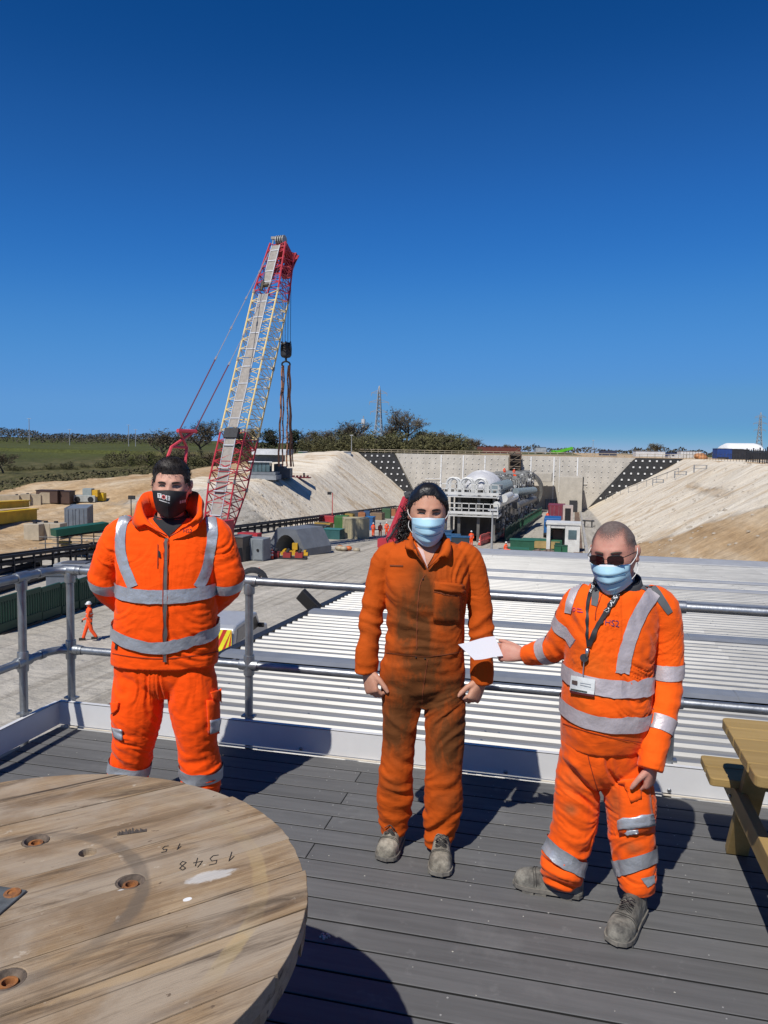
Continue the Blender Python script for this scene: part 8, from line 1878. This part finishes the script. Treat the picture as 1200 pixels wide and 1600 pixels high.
# lettering
m_nav = M('purple_blue_print', (.10, .035, .12), .8)
vs, fs = text_mesh('HS2', 13.5); decal(bvT, vs, fs, (956, 974), (1, .16), (.05, -1), .003, dR).build('chest_lettering', m_nav, pR)
m_pur = M('magenta_print', (.42, .03, .14), .8)
b = MB(); b.grid([[cast(bvT, 897.5 + r_ * .8 * math.cos(q), 952.5 + r_ * math.sin(q), .003, dR) for r_ in (2.0, 3.0)] for q in np.linspace(0, 2 * math.pi, 15)]); b.build('logo_ring', m_pur, pR)
for y, x1 in ((951, 909), (955.5, 911)): strip(bvT, [(902, y), (x1, y + 1.6)], 1.3, .003, 6, 1, dR).build('logo_line', m_pur, pR)
# lanyard and badge
lan = MB(); m_lan = M('black_lanyard', (.013, .012, .014), .6)
lp = [(934, 899), (928, 912), (921, 935), (918, 960), (918, 990), (919, 1010)]; lpr = [(1000, 893), (985, 906), (970, 921), (955, 943), (940, 967), (929, 988), (921, 1009)]
l1 = strip(bvT, lp, (6, 3.4), .009, 36, 2, dR - .09); la = l1.build('lanyard', m_lan, pR, True)
strip(bvT, lpr, (8.5, 7), .010, 40, 2, dR - .08).build('lanyard_strap', m_lan, la, True)
b = MB(); c = cast(bvT, 919, 1012, .012, dR); e = cast(bvT, 918, 1028, .014, dR); b.path([c, c.lerp(e, .5), e], [.009, .007, .004], 8); b.build('clip', M('bright_steel', (.5, .5, .5), .3, .9), la, True)
c = cast(bvT, 915.5, 1028, .014, dR); b = MB(); n_ = (CAM - c).normalized(); b.disc(c, n_, .0165, 20, .007); b.build('badge_reel', m_black, la)
b = MB(); b.path([c - Vector((0, 0, .016)), cast(bvT, 914.5, 1048, .014, dR), cast(bvT, 914, 1056, .016, dR)], .0025, 5); b.build('reel_cord', MATS['bright_steel'], la)
quad(bvT, [(897, 1055), (931, 1062), (929, 1085), (895, 1078)], .016, dR, 4).build('badge_card', M('white_card', (.70, .72, .70), .5), la)
quad(bvT, [(899, 1062), (906.5, 1063.5), (906, 1070), (898.5, 1068.5)], .018, dR, 2).build('badge_photo', M('badge_print', (.10, .07, .06), .6), la)
for y in (1066, 1069): strip(bvT, [(910, y), (925, y + 3)], .8, .018, 4, 1, dR).build('badge_line', M('faint_print', (.45, .46, .45), .6), la)
strip(bvT, [(897, 1076), (913, 1079.5), (920, 1081)], 2.2, .018, 5, 1, dR).build('badge_strip', M('green_black_print', (.05, .07, .05), .6), la)
quad(bvT, [(895, 1078), (930, 1085), (929, 1088), (895, 1082)], .015, dR, 3).build('badge_holder', M('maroon_holder', (.10, .012, .012), .5), la)
vs, fs = text_mesh('C1 • ALIGN', 6.6)
ang = math.atan2(-27, 18)
for (cx, cy) in ((955, 943),): decal(bvT, vs, fs, (cx, cy), (math.cos(ang), math.sin(ang)), (math.sin(ang), -math.cos(ang)), .013, dR).build('lanyard_lettering', m_prw, la)
vs, fs = text_mesh('ALIGN', 5.4); ang = math.atan2(-22, 8); decal(bvT, vs, fs, (925.5, 922), (math.cos(ang), math.sin(ang)), (math.sin(ang), -math.cos(ang)), .013, dR - .09).build('lanyard_lettering', m_prw, la)
# trouser tape and pockets
for c0, c1, lo, hi, tl in (((990, 1325, -.06), (995, 1368, fR - dR + .05), -.034, .030, .03), ((887, 1322, .03), (880, 1355, fL - dR), -.036, .034, -.05)):
    a, e = P(*c0[:2], dR + c0[2]), P(*c1[:2], dR + c1[2]); ringband(bvTr, a.lerp(e, .45), (a - e), -_f0, lo, hi, .16, .0075, 40, 3, (lambda k: (lambda q: .8 * k * math.sin(q) + .02 * math.cos(q)))(tl)).build('reflective_band', m_tape, pR, True)
quad(bvTr, [(1001, 1372), (1022, 1367), (1022, 1379), (1011, 1386)], .005, dR, 4).build('reflective_patch', m_tape, pR, True)
for q, nm, mt, of in (([(967, 1218), (999, 1214), (1001, 1247), (986, 1253)], 'pocket_flap', m_rt, .012), ([(967, 1222), (1012, 1216), (1022, 1300), (968, 1306)], 'cargo_pocket', m_rt, .007), ([(967, 1279), (1018, 1270), (1021, 1288), (967, 1296)], 'reflective_patch', m_tape, .013), ([(978, 1297), (995, 1295), (995, 1301), (978, 1303)], 'reflective_patch', m_tape, .013)):
    o = quad(bvTr, q, of, dR).build(nm, mt, pR, True); s_ = o.modifiers.new('s', 'SOLIDIFY'); s_.thickness = .005; s_.offset = -1
strip(bvTr, [(917, 1150), (918, 1175), (924, 1200), (934, 1235)], 1.3, .004, 16, 1, dR).build('seam', m_seam, pR)
boot(pR, G(998, 1424), G(960, 1482), m_boot2, P(994, 1396, fR + .07), .215, 1.12); boot(pR, G(911, 1404), G(803, 1383), m_boot2, P(884, 1375, fL), .17, 1.0, False)
# face
eyes(hR, bvR, pR, .0028, (.10, .075, .055), .0285, .003)
mask_blue(hR, bvR, pR, top=-.008, bot=-.128, wx=.072, peak=.124)
gl = None; m_lens = M('dark_red_lens', (.035, .008, .008), .08, 0, .05, 3, spec=.8)
fr = MB()
for e in (-1, 1):
    poly = []
    for q in np.linspace(0, 2 * math.pi, 22, endpoint=False):
        cs, sn = math.cos(q), math.sin(q); poly.append((e * .033 + .0275 * math.copysign(abs(cs) ** .62, cs), .007 + .0185 * math.copysign(abs(sn) ** .62, sn) - e * 0 * cs))
    pts = [hR.W(x, .117 - 5.5 * max(0, abs(x) - .012) ** 2 - .006 * (z < -.004), z) for x, z in poly]
    b = MB(); c = sum(pts, Vector()) / len(pts) + hR.f * .003; b.add(pts + [c], [(i, (i + 1) % 22, 22) for i in range(22)])
    if gl is None: gl = b.build('sunglasses', m_lens, pR, True)
    else: b.build('lens', m_lens, gl, True)
    fr.path(pts, .0012 * hR.s, 5, True); fr.path([hR.W(e * .0595, .106, .018), hR.W(e * .070, .095, .020), hR.W(e * .082, .03, .016), hR.W(e * .084, -.005, .012)], .0019, 5)
fr.path([hR.W(-.010, .119, .012), hR.W(0, .121, .015), hR.W(.010, .119, .012)], .0014, 5)
fr.build('frame', m_black, gl, True)
m_hR = M('grey_stubble', (.17, .13, .115), .8, 0, .3, 90, .4, 260, col2=(.09, .068, .06))
def stubble(h, cover, off, mat, root, lat=60, lon=90):
    P_ = []; C_ = []
    for k in range(lat + 1):
        a = -math.pi / 2 + math.pi * k / lat; a = max(-math.pi / 2 + .03, min(math.pi / 2 - .03, a))
        for q in np.linspace(0, 2 * math.pi, lon, endpoint=False):
            d = (math.cos(a) * math.sin(q), math.cos(a) * math.cos(q), math.sin(a)); p = h.shape(*d); C_.append(cover(*p)); v = Vector(p) + Vector(d).normalized() * off; P_.append(h.W(*v))
    F_ = [(k * lon + i, k * lon + (i + 1) % lon, (k + 1) * lon + (i + 1) % lon, (k + 1) * lon + i) for k in range(lat) for i in range(lon)]
    F_ = [f for f in F_ if max(C_[i] for i in f) > -.25]; F_.append(tuple(range(lat * lon, (lat + 1) * lon)))
    use = sorted({i for f in F_ for i in f}); ix = {v: i for i, v in enumerate(use)}; b = MB(); b.add([P_[i] for i in use], [tuple(ix[i] for i in f) for f in F_]); o = b.build('hair', mat, root, True)
    at = o.data.attributes.new('cover', 'FLOAT', 'POINT'); at.data.foreach_set('value', [C_[i] for i in use]); return o
n, l, b_ = nodes(m_hR); aa = n.new('ShaderNodeAttribute'); aa.attribute_name = 'cover'; tc = n.new('ShaderNodeTexCoord'); nz = n.new('ShaderNodeTexNoise'); nz.inputs['Scale'].default_value = 420; l.new(tc.outputs['Object'], nz.inputs['Vector'])
ad = n.new('ShaderNodeMath'); ad.operation = 'MULTIPLY_ADD'; ad.inputs[1].default_value = 1.6; l.new(nz.outputs[0], ad.inputs[0]); l.new(aa.outputs['Fac'], ad.inputs[2]); mr = n.new('ShaderNodeMapRange'); mr.inputs[1].default_value = .62; mr.inputs[2].default_value = 1.15; mr.inputs[4].default_value = .88; l.new(ad.outputs[0], mr.inputs[0]); l.new(mr.outputs[0], b_.inputs['Alpha'])
def covR(x, y, z):
    line = .080 + .45 * max(0, abs(x) - .015) if abs(x) < .045 else .0935 - 2.6 * (abs(x) - .045)
    if y > .01: return (z - line) * 16 if abs(x) < .062 else (z - (.02 + .6 * (y - .01))) * 10
    if y > -.03: return (z - .0) * 12
    return (z + .06) * 12
stubble(hR, covR, .0022, m_hR, pR)
# the sheet in his hand
cs_ = [(716, 1007, .26), (773, 994, .25), (786, 1025, .24), (741, 1031, .245)]
pc = [P(a, b_, dR + c) for a, b_, c in cs_]
b = MB(); rows_ = []
for j in range(7):
    v = j / 6; rows_.append([pc[0].lerp(pc[1], u).lerp(pc[3].lerp(pc[2], u), v) + _z * (.004 * math.sin(math.pi * u) * (1 - v) - .002 * math.sin(2 * u * math.pi)) - _f0 * .003 * math.sin(math.pi * u) for u in np.linspace(0, 1, 9)])
b.grid(rows_); sh = b.build('paper_sheet', M('white_paper', (.80, .80, .84), .7, 0, .02, 3), None, False, org=pc[2]); s_ = sh.modifiers.new('s', 'SOLIDIFY'); s_.thickness = .0012
tag(sh, 'folded white sheet of paper held out between two men', 'paper')
